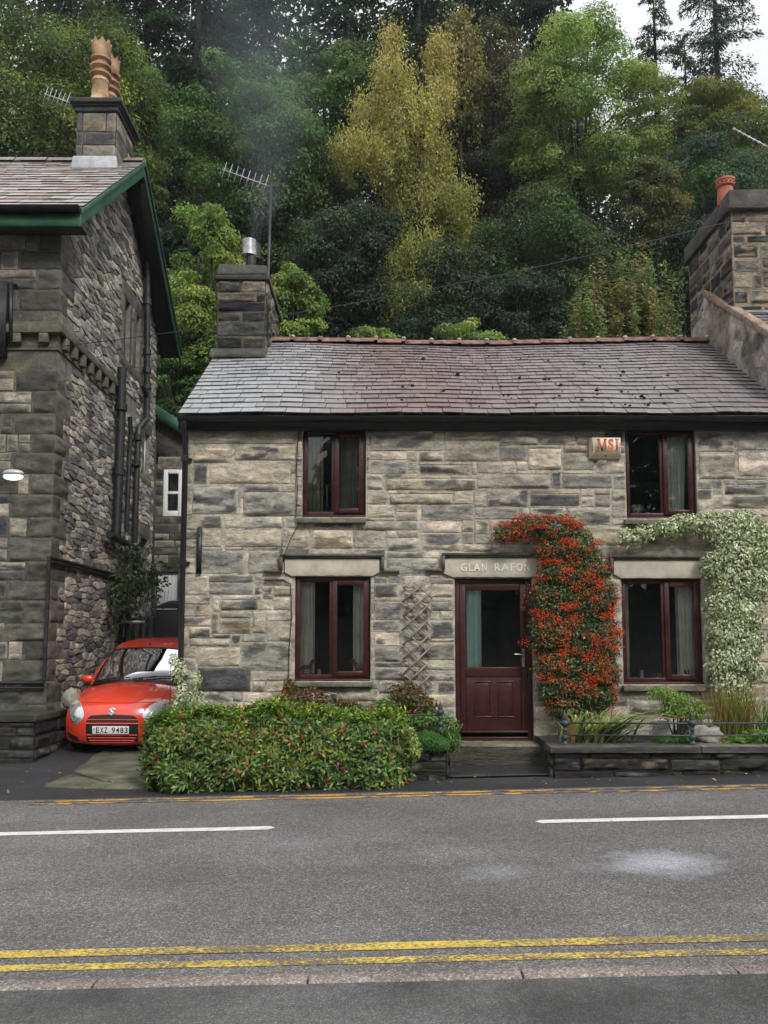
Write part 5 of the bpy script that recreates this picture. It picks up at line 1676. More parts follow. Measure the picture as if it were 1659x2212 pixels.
mb.box(db[0], db[1], BY + .08, BY + .12, db[2], db[3])
n = 6
for i in range(n):
    x = db[0] + (db[1] - db[0]) * i / n
    mb.box(x + .006, x + (db[1] - db[0]) / n - .006, BY + .06, BY + .08, db[2] + .02, db[3] - .02)
mb.build('door', M['white'], ext, bevel=.004)

# ------------------------------------------------------------------ board gate across the drive
GY = 5.2
gz_ = drive_z(P(290, 1400, GY)[0], GY)
gate = thing('board_gate', 'black close boarded timber gate with an iron strap hinge behind the red car', 'gate', (P(290, 1500, GY)[0], GY, gz_))
mb = MB(); r = random.Random(6)
xg0, xg1 = P(207, 1400, GY)[0], P(402, 1400, GY)[0]
ztg = P(300, 1330, GY)[2]
x = xg0; i = 0
while x < xg1 - .05:
    wv = r.uniform(.12, .15)
    mb.box(x, x + wv - r.choice((.004, .006, .012, .02)), GY, GY + .025, gz_ - .02, ztg + r.uniform(-.02, .02) - (.02 if i > 4 else 0.0)); x += wv; i += 1
for zz in (.25, .85, 1.3):
    mb.box(xg0, xg1, GY + .026, GY + .07, gz_ + zz, gz_ + zz + .1)
mb.build('boards', M['fence_wood'], gate)
mb = MB(); mb.box(xg0 - .16, xg0 - .02, GY - .02, GY + .12, gz_ - .05, ztg + .05); mb.build('gate_post', M['fence_wood'], gate, bevel=.01)
a = P(241, 1344, GY - .02); b = P(312, 1346, GY - .02)
mb = MB(); mb.box(a[0], b[0], GY - .012, GY - .001, a[2] - .03, a[2] + .03)
for q in (.1, .4, .7, .95): mb.ball((a[0] + (b[0] - a[0]) * q, GY - .012, a[2]), .014, .01, .014, 5)
mb.build('strap_hinge', M['alu'], gate)
# wheelie bin by the cottage end
by_ = 4.4
bp = P(378, 1360, by_)
bz = drive_z(bp[0], by_)
wbin = thing('wheelie_bin', 'black plastic wheelie bin with a domed lid, half hidden by the cottage corner', 'bin', (bp[0], by_, bz))
zt_ = P(378, 1318, by_)[2]
mb = MB()
mb.hexa([(bp[0] - .20, by_ - .22, bz + .06), (bp[0] + .20, by_ - .22, bz + .06), (bp[0] + .20, by_ + .2, bz + .06), (bp[0] - .20, by_ + .2, bz + .06),
         (bp[0] - .26, by_ - .3, zt_), (bp[0] + .26, by_ - .3, zt_), (bp[0] + .26, by_ + .28, zt_), (bp[0] - .26, by_ + .28, zt_)])
mb.build('body', M['car_black'], wbin, bevel=.02)
mb = MB()
mb.grid([[(bp[0] + x, by_ + y, zt_ + .015 + .16 * max(0, 1 - (x / .3) ** 2) ** .7 * (1 - (y / .5) ** 2)) for x in np.linspace(-.29, .29, 10)] for y in np.linspace(-.33, .31, 6)])
mb.grid([[(bp[0] + x, by_ - .33, zt_ + .015 + k * (.16 * max(0, 1 - (x / .3) ** 2) ** .7 * (1 - (.33 / .5) ** 2))) for x in np.linspace(-.29, .29, 10)] for k in (0, 1)])
mb.build('lid', M['car_black'], wbin, smooth=True)
for s in (-1, 1):
    mb = MB(); mb.tube([(bp[0] + s * .2, by_ + .24, bz + .1), (bp[0] + s * .25, by_ + .24, bz + .1)], .1, 14); mb.build('wheel', M['tyre'], wbin)

# pale boulder on the plinth
q = P(140, 1500, HY - .3)
mb = MB(); mb.ball((q[0] - .0, q[1] + .25, zpl + .17), .12, .11, .165, 10, 0, (.29, .275, .235), .5, 4)
tag(mb.build('boulder', M['rock'], smooth=True), 'small pale boulder standing on the plinth of the dark stone house', 'rock')
# street lamp reaching in from the left
ly = -3.0
lp = P(29, 1027, -1.2)
lx = P(-90, 1027, -1.2)[0]
lamp = thing('street_lamp', 'street lamp with a lit oval head reaching in from the left edge', 'street lamp', (lx, -1.2, G(lx)))
mb = MB()
mb.tube([(lx, -1.2, G(lx) - .1), (lx, -1.2, 1.2), (lx, -1.2, lp[2] - .12)], [.06, .06, .04], 10)
mb.build('pole', M['alu'], lamp, smooth=True)
mb = MB()
mb.tube([(lx, -1.2, lp[2] - .16), (lx + .1, -1.2, lp[2] - .03), (lp[0] - .1, -1.2, lp[2] + .005)], .013, 8)
mb.build('arm', M['iron'], lamp, smooth=True)
mb = MB()
mb.ball((lp[0], -1.2, lp[2] + .022), .125, .08, .05, 10)
mb.build('head', M['alu'], lamp, smooth=True)
m_, n_t, b_, o_ = new_mat('lamp_lens')
b_.inputs['Base Color'].default_value = (.8, .85, .7, 1)
b_.inputs['Emission Color'].default_value = (0.95, 1.0, 0.72, 1)
b_.inputs['Emission Strength'].default_value = 1.1
mb = MB(); mb.ball((lp[0], -1.2, lp[2] - .012), .115, .072, .045, 10)
mb.build('lens', m_, lamp, smooth=True)

# ------------------------------------------------------------------ aerials and cables
def yagi(name, a, b, n, ln, label, mast=None, r=.008, tilt=(0, 0, 1), perp=None):
    t = thing(name, label, 'aerial', mast[0] if mast else b)
    a = np.array(a); b = np.array(b)
    mb = MB(); mb.tube([a, b], r * 1.5, 6)
    mb.build('boom', M['alu'], t)
    mb = MB()
    d = b - a
    pv = np.array(perp if perp is not None else (0.25, 0.1, 1.0)); pv /= np.linalg.norm(pv)
    for i in range(n):
        p = a + d * (i + .3) / n
        L = ln * (1 if i < n - 1 else 1.3)
        mb.tube([p - pv * L / 2, p + pv * L / 2], r * .8, 5)
    mb.build('elements', M['alu'], t)
    if mast:
        mb = MB(); mb.tube(mast, .022, 8); mb.build('mast', M['iron'], t)
    return t
my = cy0 + .3
yagi('tv_aerial', P(481, 366, my), P(583, 403, my), 8, .3, 'tall grey TV aerial on a thin mast strapped to the smoking chimney', [P(577, 740, cy0 + .2), P(579, 640, cy0 + .2), P(586, 396, my)], .006)
yagi('tv_aerial', P(96, 203, APEX_Y), P(152, 222, APEX_Y), 6, .34, 'pale TV aerial pointing left from the chimney of the dark house', [(hcx0 - .02, APEX_Y + .2, hzt - .9), (hcx0 - .1, APEX_Y + .1, P(152, 225, APEX_Y)[2]), P(152, 222, APEX_Y)], .008)
yagi('tv_aerial', P(1583, 277, 2.6), P(1690, 335, 2.6), 10, .12, 'slanting TV aerial boom above the chimney at the right edge', [(P(1690, 335, 2.6)[0], 2.6, ktop - .1), P(1690, 335, 2.6)], .010, perp=(.5, .5, .6))
def cable(name, pts, r, label, sag=0.0, mat='iron'):
    mb = MB(); a = [np.array(p, float) for p in pts]
    out = []
    for p, q in zip(a[:-1], a[1:]):
        for k in range(12):
            t = k / 12; out.append(p + (q - p) * t - np.array((0, 0, sag * 4 * t * (1 - t))))
    out.append(a[-1])
    mb.tube(out, r, 5)
    return tag(mb.build(name, M[mat]), label, 'cable')
cable('overhead_wire', [qp(104, 752, .06), P(1700, 446, ky0 - .15)], .006, 'thin overhead wire slung from the dark house across to the right chimney', 0.22)
cable('overhead_wire', [P(-40, 685, HY - .15), qp(300, 795, .1)], .006, 'thin wire running down across the front of the dark stone house', 0.05)
cable('phone_cable', [P(645, 935, -.03), P(641, 1010, -.03), P(643, 1060, -.035), P(639, 1120, -.03), P(648, 1128, -.05), P(628, 1165, -.03), P(614, 1200, -.08)], .006, 'thin black cable beside the left bedroom window running down to the lintel')
cable('phone_cable', [P(560, 1253, -.03), P(612, 1252, -.03), P(628, 1262, -.03), P(631, 1330, -.03), P(625, 1400, -.03), P(624, 1475, -.03), P(615, 1490, -.03)], .006, 'thin black cable running down the wall beside the lower left window')

# ------------------------------------------------------------------ the red hatchback
cp = P(242, 1569, 1.3)
car = thing('parked_car', 'small red hatchback with plate EXZ 9483 parked nose out between the houses', 'car')
CARZ = -0.115
# outline of the nose and bonnet on the centre line: distance back from the nose, height
_ps = np.array([0.20, 0.09, 0.035, 0.010, 0.0, 0.004, 0.022, 0.055, 0.105, 0.18, 0.30, 0.48, 0.70, 0.90, 1.05])
_pz = np.array([0.165, 0.185, 0.235, 0.31, 0.41, 0.50, 0.59, 0.665, 0.735, 0.79, 0.838, 0.885, 0.928, 0.957, 0.970])
_pt = np.linspace(0, 1, len(_ps))
def _sm(t, arr):
    t = np.clip(np.asarray(t, float), 0, 1) * (len(arr) - 1)
    i = np.clip(np.floor(t).astype(int), 0, len(arr) - 2); f = t - i
    g = lambda k: arr[np.clip(k, 0, len(arr) - 1)]
    p0, p1, p2, p3 = g(i - 1), g(i), g(i + 1), g(i + 2)
    return 0.5 * ((2 * p1) + (-p0 + p2) * f + (2 * p0 - 5 * p1 + 4 * p2 - p3) * f * f + (-p0 + 3 * p1 - 3 * p2 + p3) * f ** 3)
def S(u, t, lift=0.0):
    u = np.asarray(u, float); t = np.asarray(t, float)
    s = _sm(t, _ps); z = _sm(t, _pz)
    Wd = np.interp(t, [0, .15, .35, .6, .75, 1], [.735, .765, .785, .775, .745, .70])
    rec = np.interp(t, [0, .2, .45, .6, .75, 1], [.26, .30, .36, .34, .26, .10])
    dzz = np.interp(t, [0, .4, .55, .7, 1], [0, 0.0, -.015, -.05, -.085])
    au = np.abs(u)
    x = u * Wd
    y = s + rec * au ** 2.6
    zz = z + dzz * au ** 2.2
    p = np.stack([x, y, zz], -1)
    if lift:
        e = 1e-3
        a = S(u + e, t) - S(u - e, t); b = S(u, np.clip(t + e, 0, 1)) - S(u, np.clip(t - e, 0, 1))
        nn = np.cross(a, b); nn /= np.linalg.norm(nn, axis=-1, keepdims=True)
        nn = np.where(nn[..., 1:2] > 0.2, -nn, nn)
        nn = np.where((nn[..., 2:3] < -0.6), -nn, nn)
        p = p + nn * lift
    return p
us = np.linspace(-1, 1, 33); ts = np.linspace(0, 1, 57)
U, T = np.meshgrid(us, ts, indexing='ij')
mb = MB()
mb.grid(S(U, T))
TC = 0.60
cols = np.concatenate([[0], np.linspace(.06, 1, 22)])
def edge_at(s):
    tt = np.linspace(TC, 1, 80); e = S(np.ones(80), tt)
    zc = np.interp(s, e[:, 1], e[:, 2]); xc = np.interp(s, e[:, 1], e[:, 0])
    return xc, zc
BL = 3.32
for sg in (-1, 1):
    rows = []
    for k in np.linspace(0, 1, 12):
        st = S(np.array([1.0]), np.array([TC * k]))[0]
        row = []
        for c in cols:
            s = st[1] + (BL - st[1]) * c
            xc, zc = edge_at(s) if s < 1.15 else (0.70 + .05 * min(1, (s - 1.15) / .8), edge_at(1.15)[1] + .02 * (s - 1.15))
            z = 0.185 + (zc - 0.185) * k if c > 0 else st[2]
            bul = 0.80 - 0.05 * abs(2 * k - .9) ** 2
            wgt = min(1, c / .12)
            x = st[0] * (1 - wgt) + (bul * (1 - k ** 4) + xc * k ** 4) * wgt
            z = st[2] * (1 - wgt) + z * wgt
            if c > .85: x *= 1 - (c - .85) ** 2 * 4
            row.append((sg * x, s, z))
        rows.append(row)
    # the top row follows the bonnet edge
    mb.grid(rows, flip=(sg < 0))
# tail
zr0 = edge_at(1.15)[1] + .045
tail = []
for k in np.linspace(0, 1, 8):
    tail.append([(u * .70, BL + .1 * (1 - u * u), .185 + (zr0 - .185) * k) for u in np.linspace(-1, 1, 12)])
mb.grid(tail)
# roof, pillars
def roof_pt(u, s):
    z = np.interp(s, [1.70, 1.9, 2.2, 2.6, 3.0, 3.25], [1.447, 1.50, 1.545, 1.55, 1.50, 1.42])
    wv = np.interp(s, [1.70, 2.2, 3.25], [.612, .64, .59])
    return (u * wv, s + .10 * abs(u) ** 2.4 * (1 if s < 2 else 0), z - .065 * abs(u) ** 2.6 - .035 * max(0, abs(u) - .88) / .12)
mb.grid([[roof_pt(u, s) for u in np.linspace(-1, 1, 21)] for s in np.linspace(1.70, 3.25, 16)])
for sg in (-1, 1):
    # screen pillar, door pillar, rear pillar as bowed strips
    def strip(p, q, w0, w1, dirv, bow):
        p = np.array(p); q = np.array(q); dirv = np.array(dirv)
        rows = []
        for k in np.linspace(0, 1, 9):
            c = p + (q - p) * k + np.array(bow) * 4 * k * (1 - k)
            wv = w0 + (w1 - w0) * k
            rows.append([c - dirv * wv / 2 + np.array((-sg * .012, 0, -.004)), c, c + dirv * wv / 2 + np.array((-sg * .02, 0, -.004))])
        mb.grid(rows)
    strip((sg * .715, 1.11, .925), roof_pt(sg * .97, 1.72), .11, .075, (sg * .55, .83, 0), (sg * .02, -.05, .03))
    strip((sg * .72, 2.15, .94), roof_pt(sg, 2.2), .10, .08, (0, 1, 0), (sg * .015, 0, 0))
    strip((sg * .71, 3.1, .94), roof_pt(sg, 3.05), .4, .3, (0, 1, 0), (sg * .01, 0, 0))
    mb.grid([[(sg * (.70 + .05 * min(1, max(0, (s - 1.15) / .8))), s, edge_at(1.15)[1] + .02 * (s - 1.15)), (sg * .66, s, .95 + .02 * (s - 1.1))] for s in np.linspace(1.1, 3.3, 10)])
body = mb.build('body', M['car_red'], smooth=True, fix=True, angle=38)
body.parent = car
# scuttle below the screen and a dark floor
def local(mb_, name, mat, par=None, **k):
    o = mb_.build(name, mat, None, **k)
    o.parent = par or car
    return o
def surf_patch(outline, t_of=None, lift=.006, mid=3, bulge=0.0):
    """outline of (u, t) spots on the nose filled with rings to their centre"""
    o = np.array(outline); c = o.mean(0); v = []
    for k in range(mid + 1):
        f = k / (mid + 1)
        q = o + (c - o) * f
        v.append(S(q[:, 0], q[:, 1], lift + bulge * (1 - (1 - f) ** 2)))
    v.append(S(c[None, 0], c[None, 1], lift + bulge))
    n = len(o); V = np.concatenate(v); f = []
    for k in range(mid):
        for i in range(n): f.append((k * n + i, k * n + (i + 1) % n, (k + 1) * n + (i + 1) % n, (k + 1) * n + i))
    for i in range(n): f.append((mid * n + i, mid * n + (i + 1) % n, (mid + 1) * n))
    return V, f
def t_at(z):                                          # profile parameter for a height on the nose
    tt = np.linspace(0, .8, 400); return float(np.interp(z, _sm(tt, _pz), tt))
def uu(x, t): return x / float(np.interp(t, [0, .15, .35, .6, .75, 1], [.735, .765, .785, .775, .745, .70]))
def rrect(x0, x1, z0, z1, rad, n=6, arch=0.0):
    pts = []
    for cx, cz, a0 in ((x1 - rad, z1 - rad, 0), (x0 + rad, z1 - rad, 90), (x0 + rad, z0 + rad, 180), (x1 - rad, z0 + rad, 270)):
        for k in range(n):
            a = R(a0 + 90 * k / (n - 1)); pts.append((cx + rad * math.cos(a), cz + rad * math.sin(a)))
    # more points along the long runs
    out = []
    for i in range(len(pts)):
        a, b = pts[i], pts[(i + 1) % len(pts)]
        m = max(1, int(math.dist(a, b) / .05))
        for k in range(m): out.append((a[0] + (b[0] - a[0]) * k / m, a[1] + (b[1] - a[1]) * k / m))
    return [(x, z + arch * (1 - (x / .38) ** 2)) for x, z in out]
def zpatch(outline, lift, bulge=0.0, mid=3):
    o = []
    for x, z in outline:
        t = t_at(z); o.append((uu(x, t), t))
    return surf_patch(o, None, lift, mid, bulge)
# grille: black mouth, red bars, lower intake
mb = MB()
V_, f_ = zpatch(rrect(-.375, .375, .195, .605, .10, arch=.02), .004); mb.chunk(V_, f_)
gr_ = local(mb, 'grille', M['car_black'], smooth=True)
mb = MB()
def bar_on(x0, x1, z, hgt, lift, arch=0.01):
    xs2 = np.linspace(x0, x1, 17); rows = []
    for dz_, l_ in ((-hgt / 2, .002), (-hgt / 4, lift), (hgt / 4, lift), (hgt / 2, .002)):
        r_ = []
        for x in xs2:
            t = t_at(z + dz_ + arch * (1 - (x / .38) ** 2)); r_.append(S(np.array([uu(x, t)]), np.array([t]), l_)[0])
        rows.append(r_)
    mb.grid(rows)
bar_on(-.36, .36, .548, .014, .012); bar_on(-.38, .38, .497, .022, .016)
bar_on(-.36, .36, .335, .014, .014); bar_on(-.345, .345, .295, .012, .014); bar_on(-.32, .32, .258, .012, .014); bar_on(-.30, .30, .228, .008, .012)
local(mb, 'grille_bars', M['car_red'], gr_, smooth=True)
# number plate
mb = MB()
pl_c = S(np.array([0.0]), np.array([t_at(.415)]))[0]
fy = pl_c[1] - .018
mb.box(-.262, .262, fy, fy + .012, .36, .472)
plate = local(mb, 'number_plate', M['plate'], bevel=.004)
mb = MB(); mb9 = MB(); fnp = lambda a, b, d: (a, fy - .0012 - d, b)
chars = [("E", -.205, -.160), ("X", -.149, -.098), ("Z", -.088, -.042), ("9", .018, .065), ("4", .078, .127), ("8", .140, .187), ("3", .200, .246)]
for ch_, a, b in chars:
    text_chunk(mb if a < 0 else mb9, ch_, fnp, a, b, .377, .456, .001, slim=.014)
mb.box(-.248, -.222, fy - .002, fy - .001, .425, .431); mb.ball((-.235, fy - .0015, .433), .01, .001, .008, 6)
local(mb, 'registration', M['plate_black'], plate); local(mb9, 'registration', M['plate_black'], plate)
# badge
mb = MB()
bo = [(0, 1), (.92, .42), (.5, .15), (0, .47), (-.25, .31), (.92, -.42), (0, -1), (-.92, -.42), (-.5, -.15), (0, -.47), (.25, -.31), (-.92, .42)]
tb_ = t_at(.665); bc = S(np.array([0.0]), np.array([tb_]))[0]
e1 = S(np.array([0.0]), np.array([tb_ + .02]))[0] - bc; e1 /= np.linalg.norm(e1)
en = np.cross(np.array((1.0, 0, 0)), e1); en = -en if en[1] > 0 else en
def bfn(a, b, d): return bc + np.array((1.0, 0, 0)) * a * .070 + e1 * b * .066 + en * d
for tri in ((0, 1, 2, 3), (11, 0, 3, 4), (11, 4, 5, 10), (5, 6, 9, 10), (6, 7, 8, 9)):
    mb.prism([bo[i] for i in tri], bfn, .002, .012)
local(mb, 'badge', M['chrome'], fix=True)
# headlights
lampm, ln_, lb_, lo_ = new_mat('headlamp_reflector')
lb_.inputs['Metallic'].default_value = .35; lb_.inputs['Roughness'].default_value = .3
ln_.links.new(ramp(ln_, noise(ln_, mapping(ln_), 14, 3), [(.3, (.72, .73, .74)), (.7, (.92, .93, .94))]), lb_.inputs['Base Color'])
lensm = mat_glass('headlamp_lens', (.96, .97, .98), .25)
amber = mat_plain('amber_lens', (.55, .25, .12), .3)
for sg in (-1, 1):
    # almond swept back into the wing
    ol = []
    for k in range(28):
        a = 2 * math.pi * k / 28
        x = .570 + .150 * math.cos(a) * (1 + .12 * math.sin(a)); z = .612 + .138 * math.sin(a)
        if math.sin(a) > 0: x += .085 * math.sin(a) ** 1.2; z += .055 * math.sin(a) ** 1.3
        if math.cos(a) > 0.2: z += .03 * math.cos(a)
        t = t_at(min(z, .84)); ol.append((sg * min(.985, uu(x, t)), t))
    mb = MB(); V_, f_ = surf_patch(ol, None, .006, 3, -.0)
    mb.chunk(V_, f_)
    hl_ = local(mb, 'headlight', lampm, smooth=True)
    # round reflector bowls
    mb = MB()
    c0 = S(np.array([sg * uu(.575, t_at(.585))]), np.array([t_at(.585)]), .008)[0]
    mb.lathe((0, 0, 0), [(.0, .010), (.03, .012), (.05, .006), (.074, .010), (.08, .004)], 20)
    vv = mb.V[0]; nrm_ = S(np.array([sg * uu(.575, t_at(.585))]), np.array([t_at(.585)]), .02)[0] - c0; nrm_ /= np.linalg.norm(nrm_)
    ax = np.cross((0, 0, 1), nrm_); ax /= np.linalg.norm(ax); ay = np.cross(nrm_, ax)
    mb.V[0] = c0 + vv[:, :1] * ax + vv[:, 1:2] * ay + vv[:, 2:3] * nrm_
    local(mb, 'reflector', M['chrome'], hl_, smooth=True)
    mb = MB()
    ti = t_at(.735); ci = S(np.array([sg * min(.97, uu(.665, ti))]), np.array([ti]), .010)[0]
    mb.ball(ci, .03, .02, .026, 8)
    local(mb, 'indicator', amber, hl_, smooth=True)
    mb = MB(); V_, f_ = surf_patch(ol, None, .012, 4, .014); mb.chunk(V_, f_)
    local(mb, 'lens', lensm, hl_, smooth=True)
    # fog lamp recess
    fo_ = [(.50, .225), (.60, .235), (.69, .27), (.735, .33), (.72, .345), (.62, .315), (.53, .295)]
    ol = []
    for i in range(len(fo_)):
        a, b = fo_[i], fo_[(i + 1) % len(fo_)]
        for k in range(3): ol.append((sg * min(.97, uu(a[0] + (b[0] - a[0]) * k / 3, .2)), t_at(a[1] + (b[1] - a[1]) * k / 3)))
    mb = MB(); V_, f_ = surf_patch(ol, None, .004, 2); mb.chunk(V_, f_); local(mb, 'fog_lamp_recess', M['car_black'], smooth=True)
mb = MB()
tc_ = t_at(.40); c0 = S(np.array([-uu(.62, tc_)]), np.array([tc_]), .003)[0]
ring_ = [c0 + np.array((.016 * math.cos(a), -.004, .024 * math.sin(a))) for a in np.linspace(0, 2 * math.pi, 13)]
mb.tube(ring_, .0025, 5); local(mb, 'towing_eye_cover', M['car_black'])
# shut line of the bonnet
mb = MB()
for seg in ([(u, .62 + .03 * abs(u) ** 2) for u in np.linspace(-.78, .78, 30)], [(.80 + .06 * k, .65 + .33 * k) for k in np.linspace(0, 1, 12)], [(-.80 - .06 * k, .65 + .33 * k) for k in np.linspace(0, 1, 12)]):
    mb.tube([S(np.array([u]), np.array([t]), .0005)[0] for u, t in seg], .0035, 5)
local(mb, 'bonnet_seam', M['car_black'])
# windscreen
def ws(u, k):
    b = np.array((u * .69, 1.05 + .10 * abs(u) ** 2.4, .968 - .05 * u * u))
    t_ = np.array((u * .585, 1.71 + .09 * abs(u) ** 2.4, 1.448 - .05 * abs(u) ** 2.4))
    return b + (t_ - b) * k + np.array((0, -.05, .03)) * 4 * k * (1 - k)
mb = MB(); mb.grid([[ws(u, k) for u in np.linspace(-1, 1, 21)] for k in np.linspace(0, 1, 9)])
wsc = local(mb, 'windscreen', M['carglass'], smooth=True)
mb = MB()
def edge_strip(pts, inn):
    mb.grid([pts, inn])
L_ = np.linspace(-1, 1, 21)
off = np.array((0, -.002, .002))
mb.grid([[ws(u, 0) + off for u in L_], [ws(u * .985, .06) + off for u in L_]]); mb.grid([[ws(u, 1) + off for u in L_], [ws(u * .985, .955) + off for u in L_]])
for sg in (-1, 1):
    mb.grid([[ws(sg, k) + off for k in np.linspace(0, 1, 9)], [ws(sg * .955, k) + off for k in np.linspace(0, 1, 9)]])
local(mb, 'screen_seal', M['car_black'], wsc)
for (p0, p1, e0) in ((-.93, -.12, .2), (-.05, .78, .85)):
    mb = MB()
    pts = [ws(p0 + (p1 - p0) * k, .045 + (.10 if e0 > .5 else .03) * k) + np.array((0, -.022, .02)) for k in np.linspace(0, 1, 9)]
    mb.tube(pts, .009, 6)
    mid = pts[5]; mb.tube([np.array((p0 * .62 + .03, 1.03, .985)), (np.array((p0 * .62, 1.03, 1.0)) + mid) / 2 + np.array((0, -.02, .01)), mid + np.array((0, -.012, .01))], .008, 6)
    local(mb, 'wiper', M['car_black'])
# inside
mb = MB()
mb.grid([[(x, s, .93 - .03 * (s - 1.1) / .5 - .05 * (x / .65) ** 2) for x in np.linspace(-.64, .64, 9)] for s in np.linspace(1.08, 1.6, 5)])
mb.grid([[(x, 1.6, z) for x in (-.64, .64)] for z in (.5, .9)])
mb.grid([[(x, s, .45) for x in (-.68, .68)] for s in (1.0, 3.3)])
mb.grid([[(x, 3.2, z) for x in (-.6, .6)] for z in (.45, 1.3)])
for sg in (-1, 1): mb.grid([[(sg * .66, s, z) for s in (1.1, 3.2)] for z in (.3, .94)])
local(mb, 'dashboard', M['car_black'])
for sx in (-.34, .34):
    mb = MB()
    mb.hexa([(sx - .22, 2.1, .55), (sx + .22, 2.1, .55), (sx + .22, 2.25, .55), (sx - .22, 2.25, .55), (sx - .19, 2.3, 1.12), (sx + .19, 2.3, 1.12), (sx + .19, 2.4, 1.12), (sx - .19, 2.4, 1.12)])
    mb.hexa([(sx - .12, 2.31, 1.15), (sx + .12, 2.31, 1.15), (sx + .12, 2.39, 1.15), (sx - .12, 2.39, 1.15), (sx - .11, 2.33, 1.32), (sx + .11, 2.33, 1.32), (sx + .11, 2.39, 1.32), (sx - .11, 2.39, 1.32)])
    local(mb, 'seat', M['car_black'], bevel=.03)
mb = MB()
sc_ = np.array((-.34, 1.62, .955)); ax_ = np.array((1.0, 0, 0)); ay_ = np.array((0, .45, .89))
mb.tube([sc_ + .17 * (ax_ * math.cos(a) + ay_ * math.sin(a)) for a in np.linspace(0, 2 * math.pi, 25)], .015, 7)
mb.ball(sc_, .06, .03, .05, 7)
mb.tube([sc_ - ax_ * .16, sc_, sc_ + ax_ * .16], .014, 6)
local(mb, 'steering_wheel', M['car_black'], smooth=True)
mb = MB(); mb.ball((0.05, 1.66, 1.35), .10, .02, .035, 8); local(mb, 'rear_view_mirror', M['alu'], smooth=True)
mb = MB(); mb.ball((.085, 1.65, 1.285), .035, .006, .05, 7); mb.tube([(.06, 1.66, 1.34), (.08, 1.65, 1.30)], .003, 4)
local(mb, 'air_freshener', M['paper_yellow'])
mb = MB(); mb.hexa([(-.36, 1.17, .952), (.02, 1.14, .957), (.02, 1.34, .945), (-.32, 1.36, .942), (-.36, 1.17, .956), (.02, 1.14, .961), (.02, 1.34, .949), (-.32, 1.36, .946)])
local(mb, 'papers', M['paper'])
mb = MB()
q = [ws(-.90, .10), ws(-.74, .09), ws(-.72, .21), ws(-.85, .22)]
mb.chunk([p + np.array((0, .004, -.003)) for p in q] + [p + np.array((0, .008, -.006)) for p in q], [(0, 1, 2, 3), (4, 5, 6, 7)])
local(mb, 'tax_disc', M['paper'])
# roof aerial, mirrors, side glass, wheels
mb = MB(); mb.tube([(0.0, 1.80, 1.47), (0.0, 1.83, 1.50)], [.014, .008], 6); mb.tube([(0, 1.825, 1.495), (0, 1.95, 1.54)], .003, 5); local(mb, 'aerial_base', M['car_black'])
for sg in (-1, 1):
    mb = MB(); mb.ball((sg * .86, 1.36, .97), .105, .06, .07, 9)
    mb.tube([(sg * .72, 1.33, .93), (sg * .8, 1.35, .95)], .025, 6)
    mr_ = local(mb, 'wing_mirror', M['car_red'], smooth=True)
    mb = MB(); mb.ball((sg * .875, 1.40, .97), .085, .025, .055, 8); local(mb, 'mirror_glass', M['chrome'], mr_, smooth=True)
    mb = MB(); mb.chunk([(sg * .67, 1.2, .955), (sg * .71, 2.12, .96), (sg * .64, 2.15, 1.42), (sg * .61, 1.82, 1.40)], [(0, 1, 2, 3)])
    mb.chunk([(sg * .71, 2.2, .96), (sg * .70, 2.95, .96), (sg * .60, 2.95, 1.40), (sg * .64, 2.22, 1.43)], [(0, 1, 2, 3)])
    local(mb, 'side_window', M['carglass'])
for (wx, wy) in ((-.69, .68), (.69, .68), (-.69, 3.02), (.69, 3.02)):
    sgn = 1 if wx > 0 else -1
    mb = MB()
    prof = [(.17, -.07), (.25, -.078), (.272, -.06), (.278, 0), (.272, .06), (.25, .078), (.17, .07)]
    mb.lathe((0, 0, 0), prof, 28)
    vv = mb.V[0].copy(); mb.V[0] = np.stack([wx + vv[:, 2], wy + vv[:, 0], .278 + vv[:, 1]], 1)
    wl = local(mb, 'wheel', M['tyre'], smooth=True, angle=40)
    mb = MB(); mb.lathe((0, 0, 0), [(0, .05 * sgn), (.06, .06 * sgn), (.15, .045 * sgn), (.175, .055 * sgn), (.175, .0)], 24)
    vv = mb.V[0].copy(); mb.V[0] = np.stack([wx + vv[:, 2], wy + vv[:, 0], .278 + vv[:, 1]], 1)
    local(mb, 'hubcap', M['alu'], wl, smooth=True, angle=40)
mb = MB(); mb.box(-.66, .66, .25, 3.2, .17, .30); local(mb, 'underside', M['car_black'])
car.location = (cp[0] - .0, 1.3, CARZ)
car.rotation_euler = (R(4.6), 0, R(-2.0))

# ------------------------------------------------------------------ leaves
def unit(v): return v / np.maximum(1e-9, np.linalg.norm(v, axis=-1, keepdims=True))

def leaves(mb, pos, nrm, L, W, col, g, droop=0.25, align=None, mat=0, jit=0.8):
    """one folded four-cornered leaf per position"""
    n = len(pos)
    L = np.broadcast_to(np.asarray(L, float), (n,)) * g.uniform(.65, 1.25, n); W = np.broadcast_to(np.asarray(W, float), (n,)) * g.uniform(.7, 1.2, n)
    nn = unit(nrm + g.normal(0, jit, (n, 3)) * .6)
    a = g.normal(0, 1, (n, 3)) if align is None else np.asarray(align) + g.normal(0, jit, (n, 3)) * .7
    d = unit(a - nn * np.sum(a * nn, 1, keepdims=True))
    s = np.cross(d, nn)
    d2 = d * L[:, None]; s2 = s * (W / 2)[:, None]
    dn = np.array((0, 0, -1.0)) * (droop * L)[:, None]
    v = np.stack([pos, pos + d2 * .45 + s2 + nn * (L * .06)[:, None], pos + d2 + dn, pos + d2 * .45 - s2 + nn * (L * .06)[:, None]], 1).reshape(-1, 3)
    f = np.arange(4 * n).reshape(n, 4)
    mb.chunk(v, f, np.repeat(np.clip(col, .003, .9), 4, 0), mat)

